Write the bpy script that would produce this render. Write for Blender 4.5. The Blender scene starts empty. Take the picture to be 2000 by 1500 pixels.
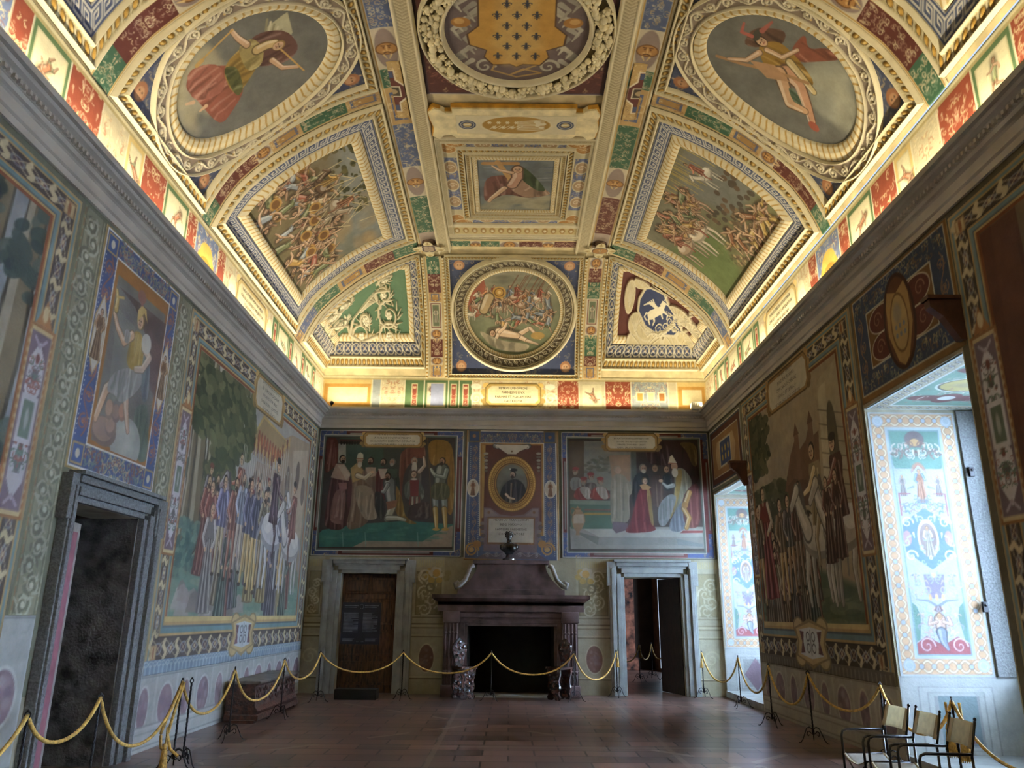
import bpy, bmesh, math, random
import numpy as np
from mathutils import Vector, Matrix
PI = math.pi
rnd = random.Random(11)
SC = bpy.context.scene
COL = SC.collection

# ---------------------------------------------------------------- camera, exposure, lights
CAM = np.array([0.0, 0.0, 1.6])
PITCH, YAW, ROLL, FPX = 0.2905, 0.00073, 0.0087, 1500.0
_F = np.array([math.sin(YAW)*math.cos(PITCH), math.cos(YAW)*math.cos(PITCH), math.sin(PITCH)])
_r = np.array([math.cos(YAW), -math.sin(YAW), 0.0]); _u = np.cross(_r, _F)
_R = math.cos(ROLL)*_r + math.sin(ROLL)*_u
_U = -math.sin(ROLL)*_r + math.cos(ROLL)*_u
cd = bpy.data.cameras.new('camera'); cd.sensor_fit = 'HORIZONTAL'; cd.sensor_width = 36.0
cd.lens = 36.0*FPX/2000.0; cd.clip_start = 0.05; cd.clip_end = 200
cam = bpy.data.objects.new('camera', cd); COL.objects.link(cam)
m4 = Matrix.Identity(4)
for i in range(3):
    m4[i][0] = _R[i]; m4[i][1] = _U[i]; m4[i][2] = -_F[i]; m4[i][3] = CAM[i]
cam.matrix_world = m4
SC.camera = cam
SC.view_settings.view_transform = 'Standard'; SC.view_settings.look = 'None'
SC.view_settings.gamma = 1.0; SC.view_settings.use_curve_mapping = False
SC.view_settings.exposure = 0.0

# room (metres): camera stands at the origin, looking along +y
XL, XR, YB, YF = -4.335, 4.475, 16.955, -2.6
ZC, ZLIP, ZA, ZT = 5.59, 6.02, 6.80, 9.06
XC = 0.035; HW = 4.405

W = bpy.data.worlds.new('daylight'); SC.world = W; W.use_nodes = True
bg = W.node_tree.nodes['Background']; bg.inputs[0].default_value = (0.60, 0.74, 1.0, 1); bg.inputs[1].default_value = 1.1

def area(name, loc, rot, sx, sy, power, colr, spread=PI):
    l = bpy.data.lights.new(name, 'AREA'); l.shape = 'RECTANGLE'; l.size = sx; l.size_y = sy
    l.energy = power; l.color = colr; l.spread = spread
    o = bpy.data.objects.new(name, l); o.location = loc; o.rotation_euler = rot; COL.objects.link(o)
    return o
WARM = (1.0, 0.86, 0.60)
STRIP = 12.8    # watts per metre of the strip lights lying on the cornice
# area light points along its local -Z ; rotate so it shines up and a little into the room
Lr = YB-YF-0.6
area('cornice_strip_light_left', (XL+0.21, (YB+YF)/2, ZLIP+0.05), (0, PI+0.14, 0), 0.05, Lr, STRIP*Lr, WARM, 2.8)
area('cornice_strip_light_right', (XR-0.21, (YB+YF)/2, ZLIP+0.05), (0, PI-0.14, 0), 0.05, Lr, STRIP*Lr, WARM, 2.8)
area('cornice_strip_light_back', (XC, YB-0.21, ZLIP+0.05), (PI+0.14, 0, 0), 2*HW-0.7, 0.05, STRIP*(2*HW-0.7), WARM, 2.8)
area('cornice_strip_light_front', (XC, YF+0.21, ZLIP+0.05), (PI-0.14, 0, 0), 2*HW-0.7, 0.05, STRIP*(2*HW-0.7), WARM, 2.8)
DAY = (0.56, 0.74, 1.0)
WIN = [(14.0, 15.7, 5000.0), (6.6, 8.3, 3400.0), (-0.4, 1.4, 8000.0)]   # the bright sky outside the right-hand bays; narrow fill beams are added to it
for k, (ym, yw, p) in enumerate(WIN):
    area('window_daylight', (XR+5.0+.2*k, ym, 3.7), (0, PI/2-0.14, 0), 4.4, 8.0, p, DAY, 2.5)
    area('window_daylight', (XR+4.5, yw, 3.3), (0, PI/2-0.10, 0), 3.4, 2.6, 11000.0, DAY, 1.15)  # added narrow frontal fill, brightens the left wall and spares the bay jambs

# ---------------------------------------------------------------- objects and tags
def wmat(o):
    return o.matrix_basis if o.parent is None else wmat(o.parent) @ o.matrix_parent_inverse @ o.matrix_basis
def link(o, parent=None, world=False):
    """world=True: the mesh is modelled in room coordinates although its parent stands elsewhere"""
    COL.objects.link(o)
    if parent is not None:
        o.parent = parent
        if world: o.matrix_parent_inverse = wmat(parent).inverted()
    return o
def tag(o, label=None, cat=None, group=None, kind=None):
    if label: o['label'] = label
    if cat: o['category'] = cat
    if group: o['group'] = group
    if kind: o['kind'] = kind
    return o
def thing(name, label, cat, loc=(0, 0, 0), rz=0.0, group=None):
    o = bpy.data.objects.new(name, None); o.location = loc; o.rotation_euler = (0, 0, rz); o.empty_display_size = 0.1
    link(o); return tag(o, label, cat, group)
def dup(root, loc=None, rz=None, label=None):
    r = root.copy(); COL.objects.link(r)
    if loc is not None: r.location = loc
    if rz is not None: r.rotation_euler = (0, 0, rz)
    if label: r['label'] = label
    for ch in list(root.children):
        c2 = ch.copy(); COL.objects.link(c2); c2.parent = r
        for g in list(ch.children):
            d = g.copy(); COL.objects.link(d); d.parent = c2
    return r

# ---------------------------------------------------------------- materials
def lin(c):
    c = np.asarray(c, float)/255.0
    return np.where(c <= 0.04045, c/12.92, ((c+0.055)/1.055)**2.4)
def l4(c): return tuple(lin(c))+(1.0,)
def newmat(name):
    m = bpy.data.materials.new(name); m.use_nodes = True
    return m, m.node_tree.nodes, m.node_tree.links, m.node_tree.nodes['Principled BSDF']
def plain(name, c, rough=0.6, metal=0.0, var=0.12, scale=6.0, bump=0.0, bscale=40.0, spec=0.4, c2=None, stretch=(1, 1, 1)):
    m, N, K, b = newmat(name)
    tc = N.new('ShaderNodeTexCoord'); mp = N.new('ShaderNodeMapping'); mp.inputs[3].default_value = stretch
    K.new(tc.outputs['Object'], mp.inputs[0])
    n = N.new('ShaderNodeTexNoise'); n.inputs['Scale'].default_value = scale; n.inputs['Detail'].default_value = 6
    K.new(mp.outputs[0], n.inputs['Vector'])
    r = N.new('ShaderNodeValToRGB')
    a = np.array(c, float); d = np.array(c2, float) if c2 is not None else np.clip(a*(1-var*2.2), 0, 255)
    e = a if c2 is not None else np.clip(a*(1+var), 0, 255)
    r.color_ramp.elements[0].position = 0.32; r.color_ramp.elements[0].color = l4(d)
    r.color_ramp.elements[1].position = 0.68; r.color_ramp.elements[1].color = l4(e)
    K.new(n.outputs[0], r.inputs[0]); K.new(r.outputs[0], b.inputs['Base Color'])
    b.inputs['Roughness'].default_value = rough; b.inputs['Metallic'].default_value = metal
    b.inputs['Specular IOR Level'].default_value = spec
    if bump:
        n2 = N.new('ShaderNodeTexNoise'); n2.inputs['Scale'].default_value = bscale; n2.inputs['Detail'].default_value = 5
        K.new(mp.outputs[0], n2.inputs['Vector'])
        bp = N.new('ShaderNodeBump'); bp.inputs['Strength'].default_value = bump; bp.inputs['Distance'].default_value = 0.02
        K.new(n2.outputs[0], bp.inputs['Height']); K.new(bp.outputs[0], b.inputs['Normal'])
    return m
def painted(name, rough=0.75, spec=0.2, mott=0.14, bump=0.15, bscale=30.0, mscale=7.0, gold=False):
    """vertex paint multiplied by mottled plaster"""
    m, N, K, b = newmat(name)
    at = N.new('ShaderNodeVertexColor'); at.layer_name = 'paint'
    tc = N.new('ShaderNodeTexCoord')
    n = N.new('ShaderNodeTexNoise'); n.inputs['Scale'].default_value = mscale; n.inputs['Detail'].default_value = 9; n.inputs['Roughness'].default_value = 0.65
    K.new(tc.outputs['Object'], n.inputs['Vector'])
    mr = N.new('ShaderNodeMapRange'); mr.inputs[1].default_value = 0.3; mr.inputs[2].default_value = 0.7
    mr.inputs[3].default_value = 1-mott; mr.inputs[4].default_value = 1+mott*0.8
    K.new(n.outputs[0], mr.inputs[0])
    mx = N.new('ShaderNodeVectorMath'); mx.operation = 'SCALE'
    K.new(at.outputs['Color'], mx.inputs[0]); K.new(mr.outputs[0], mx.inputs['Scale'])
    K.new(mx.outputs[0], b.inputs['Base Color'])
    b.inputs['Roughness'].default_value = rough; b.inputs['Specular IOR Level'].default_value = spec
    n2 = N.new('ShaderNodeTexNoise'); n2.inputs['Scale'].default_value = bscale; n2.inputs['Detail'].default_value = 6
    K.new(tc.outputs['Object'], n2.inputs['Vector'])
    bp = N.new('ShaderNodeBump'); bp.inputs['Strength'].default_value = bump; bp.inputs['Distance'].default_value = 0.02
    K.new(n2.outputs[0], bp.inputs['Height']); K.new(bp.outputs[0], b.inputs['Normal'])
    return m
M_FRES = painted('fresco_plaster')
M_STUC = painted('painted_stucco', rough=0.6, spec=0.3, mott=0.08, bump=0.2, bscale=22)
M_FURN = painted('painted_object', rough=0.5, mott=0.12, bump=0.05)
M_WALL = plain('wall_plaster', (168, 160, 138), 0.85, var=0.08, scale=3, bump=0.1)
M_CORN = plain('grey_cornice_paint', (190, 182, 168), 0.7, var=0.03, scale=2, bump=0.1, bscale=25)
M_STONE = plain('grey_peperino_stone', (116, 118, 118), 0.75, var=0.10, scale=40, bump=0.4, bscale=60)
M_STONEL = plain('pale_grey_stone', (158, 162, 160), 0.65, var=0.05, scale=5, bump=0.15, bscale=50)
M_VAULT = plain('vault_plaster', (206, 190, 146), 0.8, var=0.06, scale=4)

# ---------------------------------------------------------------- mesh helpers
def grid_mesh(name, P, C, mat, parent=None, mask=None, closed=False, smooth=True, flip=False):
    """P (m,n,3) vertices, C (m,n,3) srgb 0..1; mask (m-1,n-1) faces to keep"""
    m, n = P.shape[:2]
    idx = np.arange(m*n).reshape(m, n)
    a = idx[:-1, :-1]; b_ = idx[1:, :-1]; c_ = idx[1:, 1:]; d = idx[:-1, 1:]
    F = np.stack([a, b_, c_, d] if not flip else [a, d, c_, b_], -1)
    if mask is not None: F = F[mask]
    F = F.reshape(-1, 4)
    if closed:
        a = idx[-1, :-1]; b_ = idx[0, :-1]; c_ = idx[0, 1:]; d = idx[-1, 1:]
        F = np.vstack([F, np.stack([a, b_, c_, d] if not flip else [a, d, c_, b_], -1)])
    V = P.reshape(-1, 3); CC = None if C is None else C.reshape(-1, 3)
    if mask is not None:
        used = np.zeros(len(V), bool); used[F.ravel()] = True
        remap = np.cumsum(used)-1; F = remap[F]; V = V[used]
        if CC is not None: CC = CC[used]
    me = bpy.data.meshes.new(name)
    me.vertices.add(len(V)); me.vertices.foreach_set('co', np.ascontiguousarray(V, dtype=np.float32).ravel())
    me.loops.add(len(F)*4); me.loops.foreach_set('vertex_index', np.ascontiguousarray(F, dtype=np.int32).ravel())
    me.polygons.add(len(F)); me.polygons.foreach_set('loop_start', np.arange(0, len(F)*4, 4, dtype=np.int32))
    me.update(calc_edges=True)
    if smooth: me.polygons.foreach_set('use_smooth', np.ones(len(F), bool))
    if CC is not None:
        at = me.color_attributes.new('paint', 'FLOAT_COLOR', 'POINT')
        CC = np.clip(CC, 0, 1); g = CC.mean(1, keepdims=True); CC = (g+(CC-g)*.80)*.95      # old pigments
        L = lin(CC*255.0); R = np.ones((len(V), 4), np.float32); R[:, :3] = L
        at.data.foreach_set('color', R.ravel())
    me.materials.append(mat)
    return link(bpy.data.objects.new(name, me), parent, True)

class MB:
    """collects simple solids; build() links them as one mesh object"""
    def __init__(s): s.bm = bmesh.new()
    def box(s, x0, x1, y0, y1, z0, z1, bev=0.0):
        r = bmesh.ops.create_cube(s.bm, size=1.0); vs = r['verts']
        for v in vs:
            v.co = Vector((x0+(v.co.x+.5)*(x1-x0), y0+(v.co.y+.5)*(y1-y0), z0+(v.co.z+.5)*(z1-z0)))
        if bev:
            es = list({e for v in vs for e in v.link_edges})
            bmesh.ops.bevel(s.bm, geom=es, offset=bev, segments=2, affect='EDGES', profile=0.5)
        return s
    def tube(s, pts, r, seg=8, cap=True, sx=1.0):
        pts = [Vector(p) for p in pts]; n = len(pts); rr = r if hasattr(r, '__len__') else [r]*n
        rings = []; up = None
        for i, p in enumerate(pts):
            t = (pts[min(i+1, n-1)]-pts[max(i-1, 0)]).normalized()
            if up is None:
                up = Vector((0, 0, 1)) if abs(t.z) < 0.9 else Vector((1, 0, 0))
            b = t.cross(up)
            if b.length < 1e-5: b = t.cross(Vector((0, 1, 0)))
            b.normalize(); up = b.cross(t).normalized()
            rings.append([s.bm.verts.new(p+b*(math.cos(2*PI*k/seg)*rr[i]*sx)+up*(math.sin(2*PI*k/seg)*rr[i])) for k in range(seg)])
        for a, b in zip(rings[:-1], rings[1:]):
            for k in range(seg): s.bm.faces.new((a[k], a[(k+1) % seg], b[(k+1) % seg], b[k]))
        if cap:
            s.bm.faces.new(rings[0][::-1]); s.bm.faces.new(rings[-1])
        return s
    def lathe(s, prof, c=(0, 0, 0), seg=24, sx=1.0, sy=1.0):
        rings = []
        for (r, z) in prof:
            if r < 1e-5: rings.append([s.bm.verts.new((c[0], c[1], c[2]+z))])
            else: rings.append([s.bm.verts.new((c[0]+r*sx*math.cos(2*PI*k/seg), c[1]+r*sy*math.sin(2*PI*k/seg), c[2]+z)) for k in range(seg)])
        for a, b in zip(rings[:-1], rings[1:]):
            if len(a) == 1 and len(b) == 1: continue
            for k in range(seg):
                k2 = (k+1) % seg
                if len(a) == 1: s.bm.faces.new((a[0], b[k2], b[k]))
                elif len(b) == 1: s.bm.faces.new((a[k], a[k2], b[0]))
                else: s.bm.faces.new((a[k], a[k2], b[k2], b[k]))
        if len(rings[0]) > 1: s.bm.faces.new(rings[0][::-1])
        if len(rings[-1]) > 1: s.bm.faces.new(rings[-1])
        return s
    def prism(s, outline, axis, t0, t1):
        """outline: 2D points; axis: the axis it is extruded along ('x','y','z')"""
        def mk(p, t):
            return {'x': (t, p[0], p[1]), 'y': (p[0], t, p[1]), 'z': (p[0], p[1], t)}[axis]
        a = [s.bm.verts.new(mk(p, t0)) for p in outline]; b = [s.bm.verts.new(mk(p, t1)) for p in outline]
        n = len(a)
        for k in range(n): s.bm.faces.new((a[k], a[(k+1) % n], b[(k+1) % n], b[k]))
        s.bm.faces.new(a[::-1]); s.bm.faces.new(b)
        return s
    def sweep(s, path, prof, closed=False):
        """path: list of (x,y) ; prof: list of (offset to the left of travel, z), mitred"""
        n = len(path); rings = []
        P = [Vector((p[0], p[1])) for p in path]
        for i in range(n):
            if closed: d0 = (P[i]-P[i-1]).normalized(); d1 = (P[(i+1) % n]-P[i]).normalized()
            else:
                d0 = (P[i]-P[i-1]).normalized() if i else (P[1]-P[0]).normalized()
                d1 = (P[i+1]-P[i]).normalized() if i < n-1 else d0
            n0 = Vector((-d0.y, d0.x)); n1 = Vector((-d1.y, d1.x)); m = (n0+n1)
            m = m/m.length_squared*2 if m.length > 1e-6 else n0
            rings.append([s.bm.verts.new((P[i].x+m.x*o, P[i].y+m.y*o, z)) for (o, z) in prof])
        k = len(prof); rng = range(n) if closed else range(n-1)
        for i in rng:
            a = rings[i]; b = rings[(i+1) % n]
            for j in range(k-1): s.bm.faces.new((a[j], a[j+1], b[j+1], b[j]))
        return s
    def ball(s, c, r, seg=10, sc=(1, 1, 1)):
        rr = bmesh.ops.create_uvsphere(s.bm, u_segments=seg, v_segments=max(5, seg*2//3), radius=r)
        for v in rr['verts']: v.co = Vector((c[0]+v.co.x*sc[0], c[1]+v.co.y*sc[1], c[2]+v.co.z*sc[2]))
        return s
    def build(s, name, mat, parent=None, smooth=False, angle=None, world=False):
        bmesh.ops.recalc_face_normals(s.bm, faces=s.bm.faces)
        me = bpy.data.meshes.new(name); s.bm.to_mesh(me); s.bm.free()
        if smooth:
            for p in me.polygons: p.use_smooth = True
            if angle:
                try: me.set_sharp_from_angle(angle=math.radians(angle))
                except Exception: pass
        me.materials.append(mat)
        return link(bpy.data.objects.new(name, me), parent, world)

# ---------------------------------------------------------------- where a point of the photograph lies in the room
def ray(x, y):
    d = _F*FPX+_R*(x-1000)+_U*(750-y)
    return d/np.linalg.norm(d)
def on_y(x, y, Y): d = ray(x, y); return CAM+d*(Y/d[1])
def on_x(x, y, X): d = ray(x, y); return CAM+d*(X/d[0])
def on_z(x, y, Z): d = ray(x, y); return CAM+d*((Z-1.6)/d[2])

# vault profile: distance from the wall -> height (cove on all four sides, flat in the middle)
_kd = np.array([0, .06, .20, .37, .62, .92, 1.15, 1.45, 1.75, 2.05, 2.35, 2.6, 2.9])
_kz = np.array([6.80, 7.00, 7.33, 7.62, 7.90, 8.17, 8.36, 8.56, 8.73, 8.87, 8.98, 9.04, 9.06])
CW = 2.62                                   # width of the cove along the side walls
_td = np.linspace(0, 2.9, 600)
_tz = np.interp(_td, _kd, _kz)
for _ in range(3):
    _tz[1:-1] = np.convolve(_tz, np.ones(31)/31, 'same')[1:-1]*1.0 if False else _tz[1:-1]
_k = np.hanning(41); _k /= _k.sum()
_ext = np.concatenate([_tz[0]-(_tz[1:21][::-1]-_tz[0]), _tz, np.full(20, ZT)])
_tz = np.convolve(_ext, _k, 'valid')
_ta = np.concatenate([[0], np.cumsum(np.hypot(np.diff(_td), np.diff(_tz)))])
EB = 2.26/2.6                               # the end cove is a little tighter
def prof_z(d): return np.interp(d, _td, _tz, right=ZT)
def vault_z(x, y):
    ds = HW-np.abs(np.asarray(x)-XC); de = (YB-np.asarray(y))/EB
    return np.minimum(prof_z(ds), prof_z(de))
def on_vault(x, y):
    d = ray(x, y); lo = (6.75-1.6)/d[2]; hi = (9.12-1.6)/d[2]
    for k in range(34):
        m = (lo+hi)/2; p = CAM+d*m
        if abs(p[0]-XC) > HW or p[1] > YB or p[2] > vault_z(p[0], p[1]): hi = m
        else: lo = m
    return CAM+d*lo
# developed coordinates: 'L','R': (arc length up from the wall, y); 'C': (x, y); 'E': (x, arc length up from the back wall)
def arc_of_d(d): return np.interp(d, _td, _ta)
def d_of_arc(a): return np.interp(a, _ta, _td)
E_td = _td*EB; E_ta = np.concatenate([[0], np.cumsum(np.hypot(np.diff(E_td), np.diff(_tz)))])
def vmap(zone, p, q, h=0.0):
    """point of the vault surface, lifted h towards the room"""
    p = np.asarray(p, float); q = np.asarray(q, float); h = np.asarray(h, float)
    p, q, h = np.broadcast_arrays(p, q, h)
    if zone in 'LR':
        d = d_of_arc(p); z = np.interp(d, _td, _tz)
        sl = (np.interp(d+.02, _td, _tz)-np.interp(np.maximum(d-.02, 0), _td, _tz))/.04
        nn = np.sqrt(1+sl*sl); nx = sl/nn; nz = -1/nn      # towards room centre and down
        x = (XC-HW+d+nx*h) if zone == 'L' else (XC+HW-d-nx*h)
        return np.stack([x, q, z+nz*h], -1)
    if zone == 'C': return np.stack([p, q, ZT-h], -1)
    if zone == 'E':
        d = np.interp(q, E_ta, E_td); z = np.interp(d, E_td, _tz)
        sl = (np.interp(d+.02, E_td, _tz)-np.interp(np.maximum(d-.02, 0), E_td, _tz))/.04
        nn = np.sqrt(1+sl*sl)
        return np.stack([p, YB-d-sl/nn*h, z-1/nn*h], -1)
    if zone == 'P':                                        # plan coordinates over the groin
        z = vault_z(p, q); e = .02
        zx = (vault_z(p+e, q)-vault_z(p-e, q))/(2*e); zy = (vault_z(p, q+e)-vault_z(p, q-e))/(2*e)
        nn = np.sqrt(1+zx*zx+zy*zy)
        return np.stack([p+zx/nn*h, q+zy/nn*h, z-h/nn], -1)
def vinv(zone, x, y):
    P = on_vault(x, y)
    if zone == 'L': return (float(arc_of_d(P[0]-(XC-HW))), P[1])
    if zone == 'R': return (float(arc_of_d(XC+HW-P[0])), P[1])
    if zone in 'CP': return (P[0], P[1])
    return (P[0], float(np.interp(YB-P[1], E_td, E_ta)))
# ---------------------------------------------------------------- paint
class Canvas:
    """a sheet of paint (srgb 0..1) and relief (metres) over u 0..W, v 0..H; u to the right and v up as one looks at it"""
    def __init__(s, w, h, du, dv=None, bg=(200, 190, 150)):
        dv = dv or du; s.w, s.h = w, h
        s.n = max(2, int(round(w/du))+1); s.m = max(2, int(round(h/dv))+1)
        s.u = np.linspace(0, w, s.n); s.v = np.linspace(0, h, s.m)
        s.du = w/(s.n-1); s.dv = h/(s.m-1); s.aa = 0.6*max(min(s.du, s.dv), 0.45*max(s.du, s.dv))
        s.c = np.empty((s.m, s.n, 3)); s.c[:] = np.array(bg)/255.0
        s.z = np.zeros((s.m, s.n)); s.clip = None
        s.T = lambda x, y: (x, y); s.k = 1.0          # drawing coordinates -> (u, v), and the scale of widths
    def P(s, pts): return np.array([s.T(p[0], p[1]) for p in pts], float)
    def _sl(s, u0, u1, v0, v1):
        i0 = max(0, int(u0/s.du)-1); i1 = min(s.n, int(u1/s.du)+3)
        j0 = max(0, int(v0/s.dv)-1); j1 = min(s.m, int(v1/s.dv)+3)
        return (i0, i1, j0, j1) if i1 > i0 and j1 > j0 else None
    def _mix(s, b, a, col, h=None, hmax=True, keep=False):
        i0, i1, j0, j1 = b
        if s.clip is not None: a = a*s.clip[j0:j1, i0:i1]
        if col is not None:
            cc = s.c[j0:j1, i0:i1]; cc += (np.asarray(col)/255.0-cc)*a[..., None]
        if h is not None:
            zz = s.z[j0:j1, i0:i1]
            if hmax: np.maximum(zz, h*a if np.ndim(h) == 0 else h*(a > 0.3), out=zz)
            else: zz += (h-zz)*a
    def fill(s, col, op=1.0): s.c += (np.asarray(col)/255.0-s.c)*op
    def rect(s, x0, y0, x1, y1, col, op=1.0, h=None, hmax=True):
        q = s.P([(x0, y0), (x1, y1)]); u0, u1 = sorted(q[:, 0]); v0, v1 = sorted(q[:, 1])
        b = s._sl(u0, u1, v0, v1)
        if not b: return
        U = s.u[b[0]:b[1]][None, :]; V = s.v[b[2]:b[3]][:, None]
        a = np.clip(.5+(U-u0)/s.du, 0, 1)*np.clip(.5+(u1-U)/s.du, 0, 1)*np.clip(.5+(V-v0)/s.dv, 0, 1)*np.clip(.5+(v1-V)/s.dv, 0, 1)
        s._mix(b, a*op, col, h, hmax)
    def poly(s, pts, col, op=1.0, h=None, soft=0.0, hmax=True, raw=False):
        q = np.array(pts, float) if raw else s.P(pts); pad = s.aa+soft
        b = s._sl(q[:, 0].min()-pad, q[:, 0].max()+pad, q[:, 1].min()-pad, q[:, 1].max()+pad)
        if not b: return
        U, V = np.meshgrid(s.u[b[0]:b[1]], s.v[b[2]:b[3]])
        d2 = np.full(U.shape, 1e9); ins = np.zeros(U.shape, bool); n = len(q)
        for i in range(n):
            ax, ay = q[i]; bx, by = q[(i+1) % n]; ex, ey = bx-ax, by-ay; L = ex*ex+ey*ey+1e-12
            t = np.clip(((U-ax)*ex+(V-ay)*ey)/L, 0, 1)
            d2 = np.minimum(d2, (U-ax-t*ex)**2+(V-ay-t*ey)**2)
            if by != ay: ins ^= ((ay > V) != (by > V)) & (U < (bx-ax)*(V-ay)/(by-ay)+ax)
        d = np.sqrt(d2); d = np.where(ins, d, -d)
        s._mix(b, np.clip(.5+d/(2*pad), 0, 1)*op, col, h, hmax)
    def ell(s, x, y, rx, ry, col, op=1.0, rot=0.0, h=None, soft=0.0, dome=True, hmax=True):
        (cu, cv) = s.T(x, y); rx *= s.k; ry *= s.k; R = max(rx, ry)+s.aa+soft
        b = s._sl(cu-R, cu+R, cv-R, cv+R)
        if not b: return
        U = s.u[b[0]:b[1]][None, :]-cu; V = s.v[b[2]:b[3]][:, None]-cv
        c_, s_ = math.cos(rot), math.sin(rot); A = U*c_+V*s_; B = -U*s_+V*c_
        rr = np.sqrt((A/rx)**2+(B/ry)**2); d = (1-rr)*min(rx, ry)
        a = np.clip(.5+d/(2*(s.aa+soft)), 0, 1)*op
        s._mix(b, a, col, None if h is None else (h*np.sqrt(np.clip(1-rr*rr, 0, 1)) if dome else h), hmax)
    def line(s, pts, w, col, w1=None, op=1.0, h=None, soft=0.0, raw=False):
        q = np.array(pts, float) if raw else s.P(pts); k = 1.0 if raw else s.k
        w0 = w*k/2; w1 = w0 if w1 is None else w1*k/2; n = len(q)-1
        if n < 1: return
        R = max(w0, w1)+s.aa+soft
        b = s._sl(q[:, 0].min()-R, q[:, 0].max()+R, q[:, 1].min()-R, q[:, 1].max()+R)
        if not b: return
        U, V = np.meshgrid(s.u[b[0]:b[1]], s.v[b[2]:b[3]])
        best = np.full(U.shape, -1e9); rad = np.full(U.shape, w0)
        for i in range(n):
            ax, ay = q[i]; ex, ey = q[i+1]-q[i]; L = ex*ex+ey*ey+1e-12
            t = np.clip(((U-ax)*ex+(V-ay)*ey)/L, 0, 1); f = (i+t)/n; r = w0+(w1-w0)*f
            d = r-np.sqrt((U-ax-t*ex)**2+(V-ay-t*ey)**2)
            mk = d > best; best = np.where(mk, d, best); rad = np.where(mk, r, rad)
        a = np.clip(.5+best/(2*(s.aa+soft)), 0, 1)*op
        hh = None
        if h is not None:
            x = np.clip(best/np.maximum(rad, 1e-6), 0, 1); hh = h*np.sqrt(1-(1-x)**2)
        s._mix(b, a, col, hh)
    def ring(s, x, y, rx, ry, w, col, h=None, rot=0.0, op=1.0, n=28):
        cu, cv = s.T(x, y); rx *= s.k; ry *= s.k; c_, s_ = math.cos(rot), math.sin(rot)
        pts = [(cu+rx*math.cos(t)*c_-ry*math.sin(t)*s_, cv+rx*math.cos(t)*s_+ry*math.sin(t)*c_) for t in np.linspace(0, 2*PI, n)]
        s.line(pts, w*s.k, col, h=h, raw=True, op=op)
    def mottle(s, amp, scale, seed=1, cols=None):
        """soft value noise over the sheet"""
        r = np.random.RandomState(seed); out = np.zeros((s.m, s.n)); tot = 0; sc = scale; am = 1.0
        for o in range(4):
            gw = max(2, int(s.w/sc)+2); gh = max(2, int(s.h/sc)+2); g = r.rand(gh, gw)
            y = np.linspace(0, gh-1.001, s.m); x = np.linspace(0, gw-1.001, s.n)
            yi = y.astype(int); xi = x.astype(int); fy = y-yi; fx = x-xi
            fy = (fy*fy*(3-2*fy))[:, None]; fx = (fx*fx*(3-2*fx))[None, :]
            g00 = g[yi][:, xi]; g01 = g[yi][:, xi+1]; g10 = g[yi+1][:, xi]; g11 = g[yi+1][:, xi+1]
            out += am*((g00*(1-fx)+g01*fx)*(1-fy)+(g10*(1-fx)+g11*fx)*fy); tot += am; am *= .55; sc *= .5
        out = out/tot-.5
        if cols is not None:
            t = np.clip(out*2*amp+.5, 0, 1)[..., None]; A, B = np.array(cols[0])/255., np.array(cols[1])/255.
            s.c[:] = A+(B-A)*t
        else: s.c *= (1+amp*2*out)[..., None]
        return out
    def grad(s, top, bot):
        t = (s.v/s.h)[:, None, None]; s.c[:] = np.array(bot)/255.*(1-t)+np.array(top)/255.*t

def shade(c, f): return tuple(min(255, max(0, x*f)) for x in c)
def mixc(a, b, t): return tuple(a[i]*(1-t)+b[i]*t for i in range(3))
CREAM = (226, 213, 170); GOLD = (196, 146, 48); BLUE = (72, 88, 132); DRED = (112, 44, 34); GRN = (62, 108, 74)
DK = (58, 52, 44); WHT = (232, 226, 204); LILAC = (150, 128, 128); ORNG = (190, 118, 52)

def arcpts(x, y, r, a0, a1, n=8, ry=None):
    ry = r if ry is None else ry
    return [(x+r*math.cos(a), y+ry*math.sin(a)) for a in np.linspace(a0, a1, n)]
def spiral(c, x, y, r, a0, turns, col, w, h=None, d=1, w1=None, n=22, fl=None):
    pts = []
    for k in range(n):
        t = k/(n-1); rr = r*(1-t)**0.85+r*0.06; a = a0+d*t*turns*2*PI
        pts.append((x+rr*math.cos(a), y+rr*math.sin(a)))
    c.line(pts, w, col, w1=w*.45 if w1 is None else w1, h=h)
    if fl is not None: c.ell(x, y, r*.24, r*.24, fl, h=h)
    return pts[0]
def eggs(c, s0, s1, t0, t1, pitch, egg=GOLD, shell=CREAM, h=0.02, dart=True, vertical=False):
    n = max(1, int(round((s1-s0)/pitch))); p = (s1-s0)/n; tm = (t0+t1)/2; th = abs(t1-t0)
    for i in range(n):
        s = s0+(i+.5)*p
        if not vertical:
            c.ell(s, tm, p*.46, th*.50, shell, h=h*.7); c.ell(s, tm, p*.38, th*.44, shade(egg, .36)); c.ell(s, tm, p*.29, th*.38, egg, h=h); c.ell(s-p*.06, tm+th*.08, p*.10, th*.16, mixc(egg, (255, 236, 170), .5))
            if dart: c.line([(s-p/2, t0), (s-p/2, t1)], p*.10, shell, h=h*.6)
        else:
            c.ell(tm, s, th*.48, p*.42, shell, h=h*.7); c.ell(tm, s, th*.40, p*.33, shade(egg, .42)); c.ell(tm, s, th*.34, p*.24, egg, h=h)
            if dart: c.line([(t0, s-p/2), (t1, s-p/2)], p*.10, shell, h=h*.6)
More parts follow.
